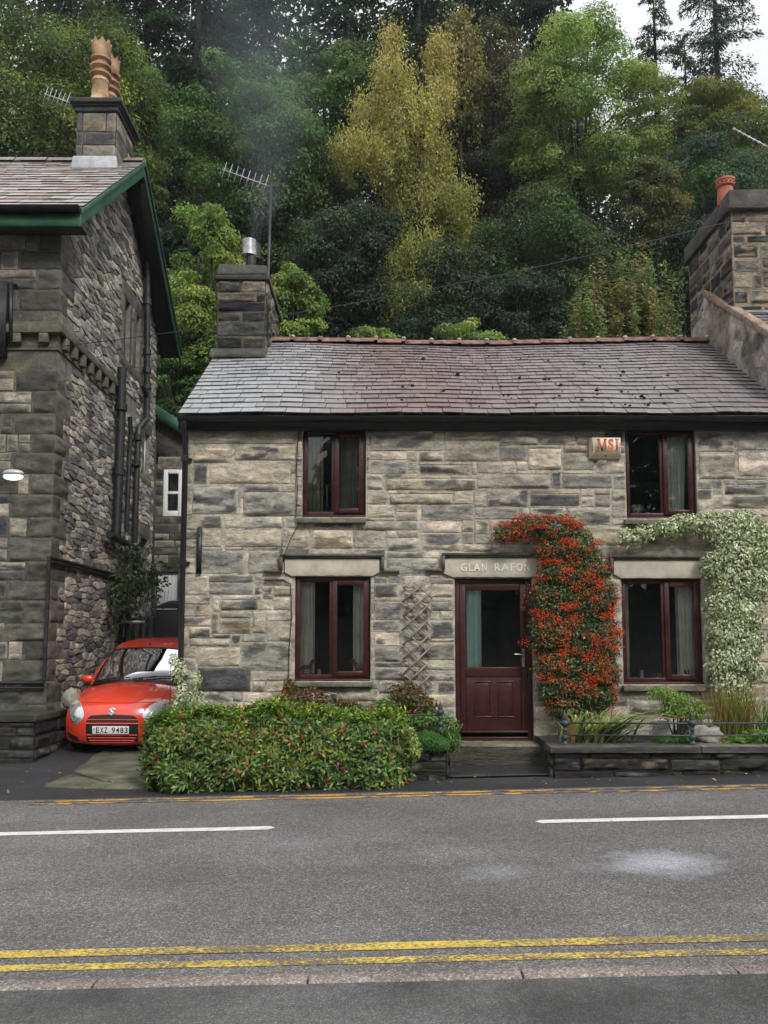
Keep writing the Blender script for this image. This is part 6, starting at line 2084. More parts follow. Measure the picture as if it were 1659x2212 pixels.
def pal_cols(g, n, pal, wts=None, j=.22):
    p = np.array(pal, float)
    i = g.choice(len(p), n, p=None if wts is None else np.array(wts) / np.sum(wts))
    return p[i] * g.uniform(1 - j, 1 + j, (n, 1)) * g.uniform(.93, 1.07, (n, 3))

def on_blobs(g, blobs, n, lo=.7, hi=1.04, inner=.62, ymax=None, front=None, p=1.0):
    """points over a union of ellipsoids, with outward directions"""
    C = np.array([b[0] for b in blobs], float); Rr = np.array([b[1] for b in blobs], float)
    vol = (Rr[:, 0] * Rr[:, 1] * Rr[:, 2]) ** .67
    out = []; on = []
    tot = 0
    for _ in range(12):
        k = g.choice(len(blobs), n, p=vol / vol.sum())
        d = unit(g.normal(0, 1, (n, 3)))
        bm_ = 1 + .22 * (fbm(d * 2.4 + k[:, None] * 3.3, 7, 3) - .5) * 2
        rad = g.uniform(lo, hi, (n, 1)) * bm_[:, None]
        q = C[k] + d * rad * Rr[k]
        ok = np.ones(n, bool)
        for j in range(len(blobs)):
            dist = np.linalg.norm((q - C[j]) / Rr[j], axis=1)
            ok &= ~((dist < inner) & (k != j))
        if ymax is not None: ok &= q[:, 1] < ymax
        if front is not None: ok &= (d[:, 1] < front)
        q = q[ok]; d = unit(d[ok] / Rr[k[ok]])
        out.append(q); on.append(d); tot += len(q)
        if tot >= n: break
    return np.concatenate(out)[:n], np.concatenate(on)[:n]

def pxblobs(lst, Y, ry=.2):
    o = []
    for (dx, dy, rx, rz, *yy) in lst:
        c = P(dx, dy, Y + (yy[0] if yy else 0)); k = F / (Y + 11)
        o.append((c, (rx / k, yy[1] if len(yy) > 1 else ry, rz / k)))
    return o

# ------------------------------------------------------------------ steps, garden walls, beds
rng = random.Random(55)
mb = MB()
ztop_ = DR[2] + 0.002
sx0, sx1 = P(972, 1605, -.36)[0], P(1181, 1605, -.36)[0]
stone_top = lambda s, t, h: np.stack([np.asarray(s, float), np.asarray(t, float), ztop_ - .02 + np.asarray(h, float)], 1)
stone_rect(mb, stone_top, sx0, sx1, -.385, .22, 61, np.array((.13, .125, .085)), step=.035, bulge=.018, rough=.012, gap=.0, ledge=False, ragged=.008)
stone_rect(mb, lambda s, t, h: np.stack([np.asarray(s, float), -.37 - np.asarray(h, float), np.asarray(t, float)], 1), sx0, sx1, -.08, ztop_ - .004, 62, np.array((.075, .073, .052)), step=.03, bulge=.012, rough=.02, gap=.0, ragged=.008)
mb.box(sx0 + .01, sx1 - .01, -.36, .2, -.1, ztop_ - .02, 0, (.06, .06, .05))
dst = thing('door_step', 'worn mossy stone step below the rosewood front door', 'step', ((sx0 + sx1) / 2, -.3, 0))
mb.build('tread', M['wetstone'], dst)
mb = MB()
lx0_, lx1_ = P(962, 1680, -1.15)[0], P(1200, 1680, -1.15)[0]
stone_rect(mb, lambda s, t, h: np.stack([np.asarray(s, float), np.asarray(t, float), G(np.asarray(s, float)) + .035 + np.asarray(h, float)], 1), lx0_, lx1_, -1.22, -.34, 63, np.array((.033, .034, .036)), step=.05, bulge=.012, rough=.01, gap=0, ledge=False, ragged=.01)
mb.box(lx0_ + .01, lx1_ - .01, -1.20, -.36, -.1, .01, 0, (.03, .03, .03))
mb.build('landing', M['wetstone'], dst)

def garden_wall(name, x0, x1, y0, y1, zt, label, seed, cop_split, left_face=True, right_face=False, cop=True):
    t = thing(name, label, 'wall', ((x0 + x1) / 2, (y0 + y1) / 2, 0))
    r = random.Random(seed); mb = MB(); ct = .075
    coursed(mb, front_fn(y0), x0, x1, -.15, zt - ct, [], r, PAL_WET, hmin=.07, hmax=.17, wmin=.3, wmax=1.0, bulge=.02, rough=.05, gap=.004, step=.03, ragged=.03)
    panel(mb, front_fn(y0), x0, x1, -.15, zt - ct, [], 0, (.012, .012, .012), step=.5)
    if left_face:
        coursed(mb, side_fn(x0, -1), y0, y1, -.15, zt - ct, [], r, PAL_WET, hmin=.07, hmax=.17, wmin=.25, wmax=.5, bulge=.02, rough=.04, gap=.004, step=.03)
        panel(mb, side_fn(x0, -1), y0, y1, -.15, zt - ct, [], 0, (.012, .012, .012), step=.5)
    if right_face:
        coursed(mb, side_fn(x1, 1), y0, y1, -.15, zt - ct, [], r, PAL_WET, hmin=.07, hmax=.17, wmin=.25, wmax=.5, bulge=.02, rough=.04, gap=.004, step=.03)
        panel(mb, side_fn(x1, 1), y0, y1, -.15, zt - ct, [], 0, (.012, .012, .012), step=.5)
    mb.box(x0 + .03, x1 - .03, y0 + .03, y1, -.15, zt - ct - .01, 0, (.02, .02, .02))
    mb.build('stones', M['wetstone'], t)
    if cop:
        mb = MB(); xs2 = [x0 - .05] + [x for x in cop_split if x0 < x < x1] + [x1 + .03]
        for i, (a, b) in enumerate(zip(xs2[:-1], xs2[1:])):
            c = np.array((.052, .053, .052)) * r.uniform(.9, 1.4)
            stone_rect(mb, front_fn(y0 - .05), a, b, zt - ct, zt, seed * 7 + i, c, step=.03, bulge=.008, rough=.02, gap=.003, ragged=.01)
            stone_rect(mb, lambda s, t2, h: np.stack([np.asarray(s, float), np.asarray(t2, float), zt - .004 + np.asarray(h, float)], 1), a, b, y0 - .055, y1 + .02, seed * 9 + i, c * 1.5, step=.04, bulge=.006, rough=.012, gap=.003, ragged=.01)
            mb.box(a + .015, b - .015, y0 - .035, y1, zt - ct, zt - .012, 0, c)
            if left_face and i == 0:
                stone_rect(mb, side_fn(a, -1), y0 - .05, y1, zt - ct, zt, seed * 5, c, step=.03, bulge=.006, rough=.012, gap=.003)
        mb.build('coping', M['wetstone'], t)
    return t
ry0 = -1.32
rzt = P(1350, 1612, ry0 - .05)[2]
rx0 = P(1196, 1650, ry0)[0]
garden_wall('garden_wall', rx0, XN + 6, ry0, ry0 + .3, rzt, 'low dark slate garden wall with a flat coping, right of the door step', 12, [P(1513, 1615, ry0)[0], P(1513, 1615, ry0)[0] + 2.2])
lzt = P(930, 1606, -1.3)[2]
px1 = P(966, 1650, -1.3)[0]
garden_wall('garden_wall', xL + .1, px1, -1.28, -.98, lzt, 'low dark drystone wall end under the hedge, left of the door step', 14, [P(890, 1606, -1.3)[0]], False, True)
mb = MB()
bx_, by2 = np.meshgrid(np.linspace(rx0 + .02, XN + 6, 50), np.linspace(ry0 + .28, .02, 8), indexing='ij')
bz2 = rzt - .05 + .05 * fbm(np.stack([bx_.ravel() * 4, by2.ravel() * 4, bx_.ravel() * 0], 1), 3, 3).reshape(bx_.shape)
mb.grid(np.stack([bx_, by2, bz2], -1))
mb.grid([[(rx0 + .02, y, z) for y in np.linspace(ry0 + .28, .02, 5)] for z in (-.1, rzt - .03)])
structure(mb.build('flower_bed', M['soil'], smooth=True))
mb = MB()
bx_, by2 = np.meshgrid(np.linspace(xL + .05, px1 - .02, 30), np.linspace(-1.0, .02, 8), indexing='ij')
bz2 = lzt - .06 + .05 * fbm(np.stack([bx_.ravel() * 4, by2.ravel() * 4, bx_.ravel() * 0], 1), 3, 3).reshape(bx_.shape)
mb.grid(np.stack([bx_, by2, bz2], -1))
mb.grid([[(px1 - .02, y, z) for y in np.linspace(-1.0, .02, 5)] for z in (-.1, lzt - .04)])
mb.grid([[(xL + .05, y, z) for y in np.linspace(-1.0, .02, 5)] for z in (-.2, lzt - .04)])
structure(mb.build('flower_bed', M['soil'], smooth=True))

# railings on the copings
POST = [(.0, 0), (.055, 0), (.055, .02), (.035, .035), (.03, .07), (.05, .085), (.055, .11), (.05, .135), (.03, .15), (.028, .20), (.04, .22), (.028, .24), (.03, .27), (.06, .285), (.068, .315), (.06, .345), (.035, .36), (.042, .38), (.03, .40), (.036, .42), (.02, .45), (.01, .47), (.006, .50), (0, .505)]
def post(loc, h, label, group=None):
    mb = MB(); mb.lathe(loc, [(r * h / .5, z * h / .5) for r, z in POST], 14)
    o = mb.build('railing_post', M['leadgrey'], smooth=True, angle=50)
    return tag(o, label, 'railing post', group)
gp = 'cast iron posts on the garden walls'
yk = ry0 + .1
pa = P(1221, 1606, yk)[0]; pb = P(1497, 1608, yk)[0]
ph = P(1221, 1533, yk)[2] - rzt
post((pa, yk, rzt - .005), ph, 'teal cast iron finial post at the step end of the right wall', gp)
post((pb, yk, rzt - .005), ph, 'teal cast iron finial post in the middle of the right wall, beside the rock', gp)
post((pb + (pb - pa), yk, rzt - .005), ph, 'cast iron finial post farther along the right wall, out past the tufted grass', gp)
pc_ = P(952, 1578, -1.1)
post((pc_[0], -1.1, pc_[2]), P(952, 1515, -1.1)[2] - pc_[2], 'cast iron finial post standing in the hedge left of the door', gp)
rl = thing('railing', 'two thin black iron rails strung between the posts of the right wall', 'railing', (pa, yk, rzt))
for zz in (ph * .62, ph * .27):
    mb = MB(); mb.tube([(pa, yk, rzt + zz), (pb, yk, rzt + zz - .006), (pb + (pb - pa), yk, rzt + zz)], .010, 8)
    mb.build('rail', M['leadgrey'], rl, smooth=True)
mb = MB(); q = P(800, 1547, -1.1); q2 = P(950, 1545, -1.1)
mb.tube([(xL + .2, -1.1, q2[2]), q2], .010, 8)
tag(mb.build('railing', M['leadgrey'], smooth=True), 'single thin iron rail running along the top of the hedge', 'railing')

# ------------------------------------------------------------------ plants
g = np.random.default_rng(4)
# the hedge: a bumpy clipped block of glossy leaves with red young shoots
hxa, hxb = P(300, 1600, -1.72)[0], P(884, 1600, -1.55)[0]
hedge = thing('hedge', 'clipped green hedge with red young shoots overhanging the road edge below the cottage window', 'hedge', ((hxa + hxb) / 2, -1.3, 0))
hzb = G(hxa) + .02
def hedge_top(x): return .77 - .17 * np.clip(1 - (x - hxa) / .75, 0, 1) ** 1.5 - .10 * np.clip((x + .55) / .9, 0, 1) ** 2 + .04 * np.sin(x * 4.1) + .03 * np.sin(x * 9.3 + 1)
def hedge_pts(n):
    u = g.random(n); x = hxa + (hxb - hxa) * g.random(n)
    top = hedge_top(x)
    # parameter along the section: front bottom -> front top -> back of the top
    Lf, Lt = .86, .92
    s = g.random(n) * (Lf + Lt)
    rnd = .16
    y = np.where(s < Lf, -1.74 + .05 * (s / Lf), -1.69 + (s - Lf)); z = np.where(s < Lf, hzb + (top - hzb) * (s / Lf), top)
    k = np.clip(1 - np.abs(s - Lf) / .30, 0, 1)
    y = y + .11 * k * k; z = z - .09 * k * k
    z = z - .02 * np.clip((s - Lf) / Lt, 0, 1)
    ny = np.where(s < Lf, -1.0, 0.0); nz = np.where(s < Lf, .25, 1.0)
    # underside tucks in near the ground
    tuck = np.clip(1 - (z - hzb) / .22, 0, 1); y = y + .10 * tuck * (s < Lf)
    # rounded left and right ends
    eL = np.clip(1 - (x - hxa) / .34, 0, 1); eR = np.clip(1 - (hxb - x) / .34, 0, 1); e = np.maximum(eL, eR)
    y = np.where(s < Lf, y + .34 * e ** 2.2, y); z = z - (z - hzb) * .22 * e ** 2.5
    nx = -1.0 * eL ** 1.2 + 1.0 * eR ** 1.2
    p = np.stack([x, y, z], 1); nr = unit(np.stack([nx, ny + 0 * x, nz + 0 * x], 1))
    b = fbm(p * np.array((3.2, 3.2, 3.2)), 12, 3) - .5
    b2 = fbm(p * 11.0, 15, 2) - .5
    return p + nr * (b * .36 + b2 * .12)[:, None], nr
mb = MB()
def end_pts(n):
    y = -1.55 + .95 * g.random(n); z = hzb + (.74 - hzb) * g.random(n)
    p = np.stack([hxa + .06 + .3 * ((z - .35) / .5) ** 4 * (z > .35) + .12 * np.clip((y + 1.1) * -1, 0, 1) ** 2, y, z], 1)
    nr = np.tile((-1.0, -.3, .2), (n, 1)); return p + (fbm(p * 4, 3, 3) - .5)[:, None] * np.array((-.2, 0, 0)), unit(nr)
HP = [(.115, .205, .045), (.165, .27, .065), (.075, .14, .036), (.23, .32, .09), (.045, .085, .028)]
for n, (fnc), sh in ((17000, hedge_pts, 0.0), (11000, hedge_pts, -.07), (5000, hedge_pts, -.15), (3500, end_pts, 0), (2000, end_pts, -.08)):
    p, nr = fnc(n)
    p = p + nr * (sh + g.normal(0, .015, n))[:, None]
    yg = fbm(p * 2.2, 21, 3)
    c = pal_cols(g, n, HP, [3, 3, 3, 1.4, 3])
    top_lit = (nr[:, 2] > .6)  # upward leaves get a lighter colour, painting in the light from above
    c = np.where((top_lit & (g.random(n) < .65))[:, None], c * np.array((1.75, 1.6, 1.1)), c)
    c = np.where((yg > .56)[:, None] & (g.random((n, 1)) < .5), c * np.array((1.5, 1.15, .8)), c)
    red = g.random(n) < np.where(yg > .54, .08, .012)
    c = np.where(red[:, None], pal_cols(g, n, [(.30, .07, .045), (.25, .12, .04), (.35, .12, .09), (.18, .045, .03)]), c)
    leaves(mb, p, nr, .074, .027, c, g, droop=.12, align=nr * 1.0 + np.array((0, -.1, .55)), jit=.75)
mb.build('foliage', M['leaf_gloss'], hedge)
mb = MB()
for k in range(150):
    x = g.uniform(hxa + .15, hxb - .1); a = np.array((x, g.uniform(-1.5, -1.1), hzb))
    mb.tube([a, a + np.array((g.uniform(-.1, .1), g.uniform(-.1, .1), .35)), a + np.array((g.uniform(-.2, .2), g.uniform(-.15, .15), g.uniform(.45, .68)))], [.012, .008, .004], 5)
mb.build('stems', M['bark'], hedge)
mb = MB()
p, nr = hedge_pts(1400); k = g.random(1400) < .024
pp, nn_ = p[k], nr[k]
for q, m in zip(pp, nn_):
    ax = unit(m + np.array((0, -.2, .7)) + g.normal(0, .25, 3))
    cc = [(.45, .08, .06), (.50, .22, .18), (.40, .05, .05)][g.integers(3)]
    qs = np.array([q + ax * t for t in np.linspace(0, .10, 9)])
    leaves(mb, np.repeat(qs, 3, 0), np.repeat(unit(g.normal(0, 1, (9, 3))), 3, 0), .028, .016, np.tile(cc, (27, 1)) * g.uniform(.7, 1.3, (27, 1)), g, .4)
mb.build('flower_spikes', M['leaf'], hedge)

def shrub(name, label, cat, blobs, n, L, W, pal, wts=None, mat='leaf', droop=.2, loc=None, part='foliage', ymax=-.01, front=None, lo=.55, inner=.55, stems=0, align=None, jit=.8, j=.25, group=None, patch=None):
    c = np.mean([b[0] for b in blobs], 0) if loc is None else np.array(loc)
    t = thing(name, label, cat, c, group)
    p, nr = on_blobs(g, blobs, n, lo=lo, inner=inner, ymax=ymax, front=front)
    cols = pal_cols(g, len(p), pal, wts, j)
    if patch is not None:
        f = fbm(p * patch[0], 33, 3); cols = np.where((f > patch[1])[:, None], cols * np.array(patch[2]), cols)
    mb = MB()
    leaves(mb, p, nr, L, W, cols, g, droop, align=None if align is None else nr * .8 + np.array(align), jit=jit)
    mb.build(part, M[mat], t)
    if stems:
        mb = MB(); base = np.array(loc)
        for b in blobs:
            for k in range(stems):
                e = np.array(b[0]) + g.normal(0, .5, 3) * np.array(b[1]); m_ = base * .5 + e * .5 + g.normal(0, .05, 3)
                mb.tube([base + g.normal(0, .02, 3) * (1, 1, 0), m_, e], [.012, .008, .003], 5)
        mb.build('stems', M['bark'], t)
    return t, p, nr
# scarlet firethorn round the door
pyb = pxblobs([(1100, 1152, 36, 20), (1145, 1138, 48, 24), (1200, 1145, 55, 34), (1240, 1180, 50, 48), (1205, 1190, 48, 36), (1208, 1240, 46, 40), (1240, 1240, 58, 52), (1270, 1230, 40, 50),
               (1200, 1300, 62, 55), (1265, 1300, 62, 58), (1295, 1290, 38, 45), (1195, 1365, 55, 55), (1250, 1375, 72, 60), (1295, 1380, 45, 60), (1215, 1440, 60, 45), (1275, 1440, 62, 48), (1245, 1490, 62, 40), (1225, 1530, 44, 30), (1290, 1505, 42, 34), (1190, 1490, 30, 34), (1300, 1455, 38, 40), (1165, 1300, 20, 45), (1168, 1370, 22, 40)], -.16, .17)
RP = [(.055, .09, .026), (.085, .13, .038), (.03, .05, .018), (.17, .19, .07), (.10, .075, .03)]
pyr, p, nr = shrub('firethorn', 'firethorn bush covered in orange red berries, trained round the right side of the door', 'shrub', pyb, 30000, .048, .020, RP, [4, 4, 3, 1.6, 1], 'leaf_gloss', loc=(P(1225, 1590, -.2)[0], -.2, rzt - .05), stems=0, ymax=-.02, front=.35)
mb = MB()
for k in range(5):
    a_ = P(1225 + 5 * k, 1600, -.12); mb.tube([a_, P(1222 + 8 * k, 1530, -.14), P(1215 + 14 * k, 1440, -.14), P(1205 + 18 * k, 1330, -.12)], [.022, .018, .014, .008], 6)
o_ = mb.build('stems', M['bark'], pyr, smooth=True)
mb = MB()
p, nr = on_blobs(g, pyb, 2600, lo=.93, hi=1.10, inner=.8, ymax=-.05, front=-.05)
dense = fbm(p * np.array((7.5, 7.5, 9.0)), 44, 3) + .12 * np.clip((p[:, 2] - 2.55) / .45, 0, 1)
sel = np.where(dense > .51)[0][:520]
OC = np.array([(0, 0, 1), (1, 0, 0), (0, 1, 0), (-1, 0, 0), (0, -1, 0), (0, 0, -1)], float)
OF = np.array([(0, 1, 2), (0, 2, 3), (0, 3, 4), (0, 4, 1), (5, 2, 1), (5, 3, 2), (5, 4, 3), (5, 1, 4)])
for i in sel:
    m = g.integers(9, 20); q = p[i] + g.normal(0, 1, (m, 3)) * np.array((.038, .022, .02))
    r = g.uniform(.0065, .0095, m)
    v = (q[:, None, :] + OC[None] * r[:, None, None]).reshape(-1, 3)
    f = (OF[None] + np.arange(m)[:, None, None] * 6).reshape(-1, 3)
    base = np.array([(.70, .075, .022), (.60, .045, .016), (.78, .13, .035)][g.integers(3)])
    mb.chunk(v, f, np.repeat(base * g.uniform(.7, 1.2, (m, 1)), 6, 0))
tag(mb.build('berries', M['berry'], pyr, smooth=True), kind='stuff')
# cream variegated climber round the lower right window
eub = pxblobs([(1365, 1165, 32, 14, 0, .08), (1395, 1150, 30, 16, 0, .1), (1440, 1143, 36, 20), (1480, 1130, 40, 20), (1530, 1135, 45, 28), (1565, 1150, 45, 42), (1610, 1150, 52, 48), (1590, 1200, 55, 45), (1640, 1190, 45, 50), (1580, 1250, 48, 45), (1630, 1260, 40, 50),
               (1570, 1310, 48, 42), (1610, 1330, 40, 45), (1575, 1370, 48, 42), (1625, 1390, 28, 30), (1565, 1430, 38, 38), (1600, 1420, 40, 40), (1580, 1480, 42, 34), (1630, 1450, 24, 20), (1605, 1520, 26, 22), (1535, 1220, 24, 30), (1350, 1150, 14, 8, 0, .05)], -.15, .15)
EP = [(.62, .65, .46), (.72, .72, .55), (.40, .48, .25), (.13, .21, .08), (.07, .115, .04), (.53, .59, .37)]
shrub('variegated_climber', 'cream and green variegated climber over and beside the lower right window', 'climber', eub, 19000, .046, .026, EP, [3, 3, 2.4, 2.2, 1.8, 3], 'leaf_gloss', loc=(P(1590, 1590, -.2)[0], -.2, rzt - .05), stems=0, ymax=-.02, front=.4, lo=.6)
# the same climber on the left corner
cob = pxblobs([(388, 1450, 16, 26), (395, 1500, 22, 26), (425, 1468, 14, 18, -.1, .08), (415, 1510, 28, 22), (375, 1425, 10, 14), (445, 1530, 24, 14), (385, 1530, 26, 20)], -.28, .12)
shrub('variegated_climber', 'small cream flowered climber at the foot of the black corner downpipe', 'climber', cob, 1900, .042, .024, EP, [4, 4, 2, 1.2, 1, 3], 'leaf_gloss', loc=(xL + .05, -.35, .25), stems=1, ymax=-.1)
# red tipped shrubs behind the hedge
RT = [(.22, .055, .03), (.12, .06, .025), (.07, .11, .03), (.10, .14, .04), (.30, .09, .05), (.05, .07, .025)]
shrub('red_leaved_shrub', 'low red and pink tipped shrub behind the hedge below the lower left window', 'shrub', pxblobs([(640, 1515, 38, 28), (675, 1512, 34, 26), (720, 1525, 34, 20), (625, 1490, 14, 24), (760, 1530, 26, 14), (600, 1525, 26, 16)], -.5, .16), 2600, .06, .02, RT, None, 'leaf_gloss', loc=(P(660, 1550, -.5)[0], -.5, lzt), stems=2, align=(0, 0, .8))
shrub('red_leaved_shrub', 'rounded bronze red shrub below the trellis, left of the door', 'shrub', pxblobs([(880, 1505, 40, 30), (905, 1525, 38, 26), (860, 1530, 34, 24), (890, 1545, 50, 20)], -.5, .2), 3000, .06, .022, RT, [1.2, 2, 2, 2.4, 1, 2], 'leaf_gloss', loc=(P(885, 1570, -.5)[0], -.5, lzt), stems=2, align=(0, 0, .5))
shrub('leafy_shrub', 'fresh green leafy shrub filling the corner between the bronze shrub and the hedge', 'shrub', pxblobs([(830, 1530, 30, 18), (930, 1560, 44, 22), (965, 1572, 30, 26), (975, 1600, 22, 22), (800, 1540, 30, 14)], -.8, .2), 2400, .06, .026, [(.11, .2, .05), (.16, .27, .07), (.07, .13, .035)], None, 'leaf_gloss', loc=(P(940, 1600, -.8)[0], -.8, lzt), stems=2)
shrub('fern', 'feathery bright green fern hanging over the wall end left of the step', 'fern', pxblobs([(922, 1598, 32, 18), (945, 1606, 26, 14), (905, 1610, 18, 14)], -1.25, .14), 4200, .05, .008, [(.07, .20, .03), (.10, .25, .05), (.05, .14, .03)], None, 'leaf', loc=(P(925, 1600, -1.2)[0], -1.2, lzt - .02), droop=.5, align=(0, -.4, .3))
shrub('variegated_shrub', 'pale yellow green shrub at the right end of the hedge', 'shrub', pxblobs([(878, 1602, 26, 24), (893, 1625, 18, 16), (870, 1580, 24, 14)], -1.45, .13), 1500, .05, .024, [(.28, .34, .10), (.38, .40, .17), (.14, .22, .06)], None, 'leaf_gloss', loc=(P(880, 1620, -1.4)[0], -1.4, .05))
# right bed
def blades(name, label, cat, base, n, L, W, pal, spread=(1, 1), lean=(0, 0, 0), droop=.7, wts=None, up=1.0, footprint=.1, seg=6):
    t = thing(name, label, cat, base); mb = MB()
    for k in range(n):
        a = g.uniform(0, 2 * math.pi); d = np.array((math.cos(a) * spread[0], math.sin(a) * spread[1], 0)) * g.uniform(.2, 1) + np.array(lean) * g.uniform(.4, 1.3)
        l = L * g.uniform(.55, 1.15); w_ = W * g.uniform(.7, 1.2)
        p0 = np.array(base) + np.array((g.normal(0, footprint), g.normal(0, footprint * .5), 0))
        side = unit(np.cross(d + 1e-3, (0, 0, 1.0)))
        c = pal_cols(g, 1, pal, wts)[0]; rows = []
        tw = g.uniform(-.5, .5)
        for i in range(seg + 1):
            q = i / seg
            pt = p0 + d * l * q + np.array((0, 0, l * up * (q - droop * q * q * (.7 + .3 * g.random()))))
            ww = w_ * (1 - q ** 2.2) * .5 + .0004
            sd_ = side * math.cos(tw) + np.array((0, 0, 1)) * math.sin(tw) * .5
            rows.append([pt - sd_ * ww, pt + np.array((0, 0, -.25 * ww)), pt + sd_ * ww])
        mb.grid(rows, 0, c)
    mb.build('blades', M['leaf'], t)
    return t
SB = [(.30, .36, .14), (.42, .45, .22), (.20, .26, .08), (.12, .18, .05), (.34, .20, .10), (.26, .22, .12)]
b = P(1290, 1598, -.85)
blades('strap_leaved_plant', 'arching pale green strap leaves flopping over the right wall beside its end post', 'plant', (b[0] - .05, -.85, rzt - .02), 190, .92, .040, [(.50, .56, .25), (.66, .68, .38), (.32, .40, .14), (.12, .18, .05), (.45, .26, .14), (.07, .11, .035)], (.6, .5), (.36, -.2, 0), .58, [3, 3, 2, 2, 1, 2], .74, .15)
blades('strap_leaved_plant', 'smaller upright tuft of strap leaves directly above the end post of the right wall', 'plant', (P(1255, 1575, -.6)[0], -.6, rzt), 90, .5, .022, SB, (.5, .4), (.05, -.1, 0), .5, [3, 2, 3, 2, 1, 1], .75, .08)
b = P(1590, 1590, -.7)
blades('ornamental_grass', 'tall tawny green ornamental grass tuft below the variegated climber', 'grass tuft', (b[0] - .05, -.75, rzt - .02), 460, .98, .011, [(.30, .26, .08), (.20, .23, .06), (.40, .33, .14), (.12, .17, .045), (.34, .20, .08)], (.45, .4), (0, -.08, 0), .35, None, .92, .11)
b = P(1650, 1590, -.8)
blades('ornamental_grass', 'green grass clump at the right edge of the flower bed', 'grass tuft', (b[0] + .12, -.85, rzt - .02), 240, .85, .012, [(.2, .29, .07), (.28, .33, .11), (.14, .2, .055)], (.5, .4), (0, -.05, 0), .4, None, .85, .1)
mb_t, _, _ = shrub('dwarf_maple', 'small bright green dwarf maple on thin bare stems below the lower right window', 'shrub', pxblobs([(1440, 1502, 40, 16), (1465, 1510, 36, 16), (1425, 1495, 20, 12), (1480, 1535, 36, 16), (1510, 1528, 24, 15), (1445, 1540, 26, 14), (1500, 1545, 24, 12), (1455, 1522, 30, 14)], -.7, .16), 2500, .035, .022, [(.22, .36, .08), (.32, .46, .12), (.13, .23, .05)], None, 'leaf', loc=(P(1462, 1590, -.7)[0], -.7, rzt - .02), stems=2, lo=.4)
shrub('cushion_plant', 'vivid green grassy cushion plant on the right wall left of the rock', 'plant', pxblobs([(1455, 1602, 42, 14), (1430, 1604, 20, 10), (1480, 1600, 18, 12)], -1.0, .12), 3200, .05, .006, [(.05, .17, .03), (.08, .24, .04), (.04, .11, .025)], None, 'leaf', align=(0, 0, 1.2), jit=.5)
shrub('ground_cover', 'bright green leafy ground cover trailing along the wall top at the right edge', 'plant', pxblobs([(1570, 1606, 16, 8), (1600, 1598, 28, 10), (1640, 1590, 36, 14), (1620, 1605, 36, 8), (1680, 1590, 36, 16)], -1.02, .13), 2600, .05, .03, [(.15, .29, .05), (.22, .38, .08), (.09, .18, .04)], None, 'leaf')
mb = MB(); q = P(1527, 1592, -.95)
mb.ball((q[0], -.93, rzt + .06), .19, .14, .13, 12, 0, (.30, .275, .24), .55, 8, 1.5)
tag(mb.build('garden_rock', M['rock'], smooth=True), 'pale mottled rock lying on the right flower bed beside the middle post', 'rock')
mb = MB(); q = P(1478, 1570, -.5)
mb.ball((q[0], -.5, rzt + .12), .07, .06, .10, 9, 0, (.42, .40, .36), .5, 3)
tag(mb.build('garden_rock', M['rock'], smooth=True), 'small grey stone standing behind the rails, below the dwarf maple', 'rock')
# dark climber at the foot of the tall house
ivb = [(Q(285, 1200, HX + .25), (.3, .5, .3)), (Q(262, 1265, HX + .25), (.3, .5, .4)), (Q(300, 1260, HX + .35), (.35, .5, .5)), (Q(270, 1310, HX + .3), (.3, .6, .3)), (P(360, 1195, BY - .35), (.28, .2, .32)), (P(335, 1250, BY - .6), (.35, .3, .5)), (P(318, 1310, BY - .8), (.4, .3, .4))]
shrub('elder_bush', 'straggly dark green bush growing behind the gate against the dark house', 'bush', ivb[:4] + ivb[5:6], 1000, .12, .06, [(.05, .085, .035), (.03, .055, .025), (.08, .12, .05)], None, 'leaf', loc=(P(300, 1380, BY - .9)[0], BY - .9, gfl + .1), ymax=99, lo=.2, inner=.3, stems=3)
# fallen leaves along the kerb line
mb = MB()
n = 90
fx = np.concatenate([g.uniform(-4.6, -2.6, 45), g.uniform(-2.5, 4.8, n - 45)]); fy2 = np.concatenate([g.uniform(-1.6, .2, 45), g.uniform(-1.8, -1.25, n - 45)])
fz = np.where(fy2 < -.35, verge_z(fx, fy2), drive_z(fx, fy2)) + .03
leaves(mb, np.stack([fx, fy2, fz], 1), np.tile((0, 0, 1.0), (n, 1)), .05, .03, pal_cols(g, n, [(.35, .2, .08), (.5, .48, .4), (.28, .12, .05), (.45, .36, .12)]), g, 0, jit=.3)
tag(mb.build('fallen_leaves', M['leaf']), 'scattered fallen leaves along the drive and wall foot', 'leaves', kind='stuff')

# ------------------------------------------------------------------ trellis and alarm box
mb = MB()
tx0, tx1 = P(869, 1360, -.06)[0], P(932, 1360, -.06)[0]
tz0, tz1 = P(900, 1490, -.06)[2], P(900, 1258, -.06)[2]
cw, chh = (tx1 - tx0) / 2.6, .178
def clipbar(x0, z0, x1, z1, y):
    if z1 < z0: x0, z0, x1, z1 = x1, z1, x0, z0
    if z1 > tz1: k = (tz1 - z0) / (z1 - z0); x1 = x0 + (x1 - x0) * k; z1 = tz1
    if z0 < tz0: k = (tz0 - z0) / (z1 - z0); x0 = x0 + (x1 - x0) * k; z0 = tz0
    if z1 - z0 > .05: mb.bar((x0, y, z0), (x1, y, z1), .020, .009, 0, (0, 1, 0))
rise = .345
k = tz0 - rise
tr = random.Random(3)
while k < tz1:
    clipbar(tx0 + tr.uniform(-.02, .02), k, tx1 + tr.uniform(-.02, .02), k + rise, -.068)
    clipbar(tx0 + tr.uniform(-.02, .02), k + rise + .05, tx1 + tr.uniform(-.02, .02), k + .05, -.054)
    k += chh * 1.02
tag(mb.build('trellis', M['wood_grey']), 'narrow weathered wooden diamond trellis on the wall left of the door', 'trellis')
ax0, ax1 = P(1276, 970, -.1)[0], P(1343, 970, -.1)[0]
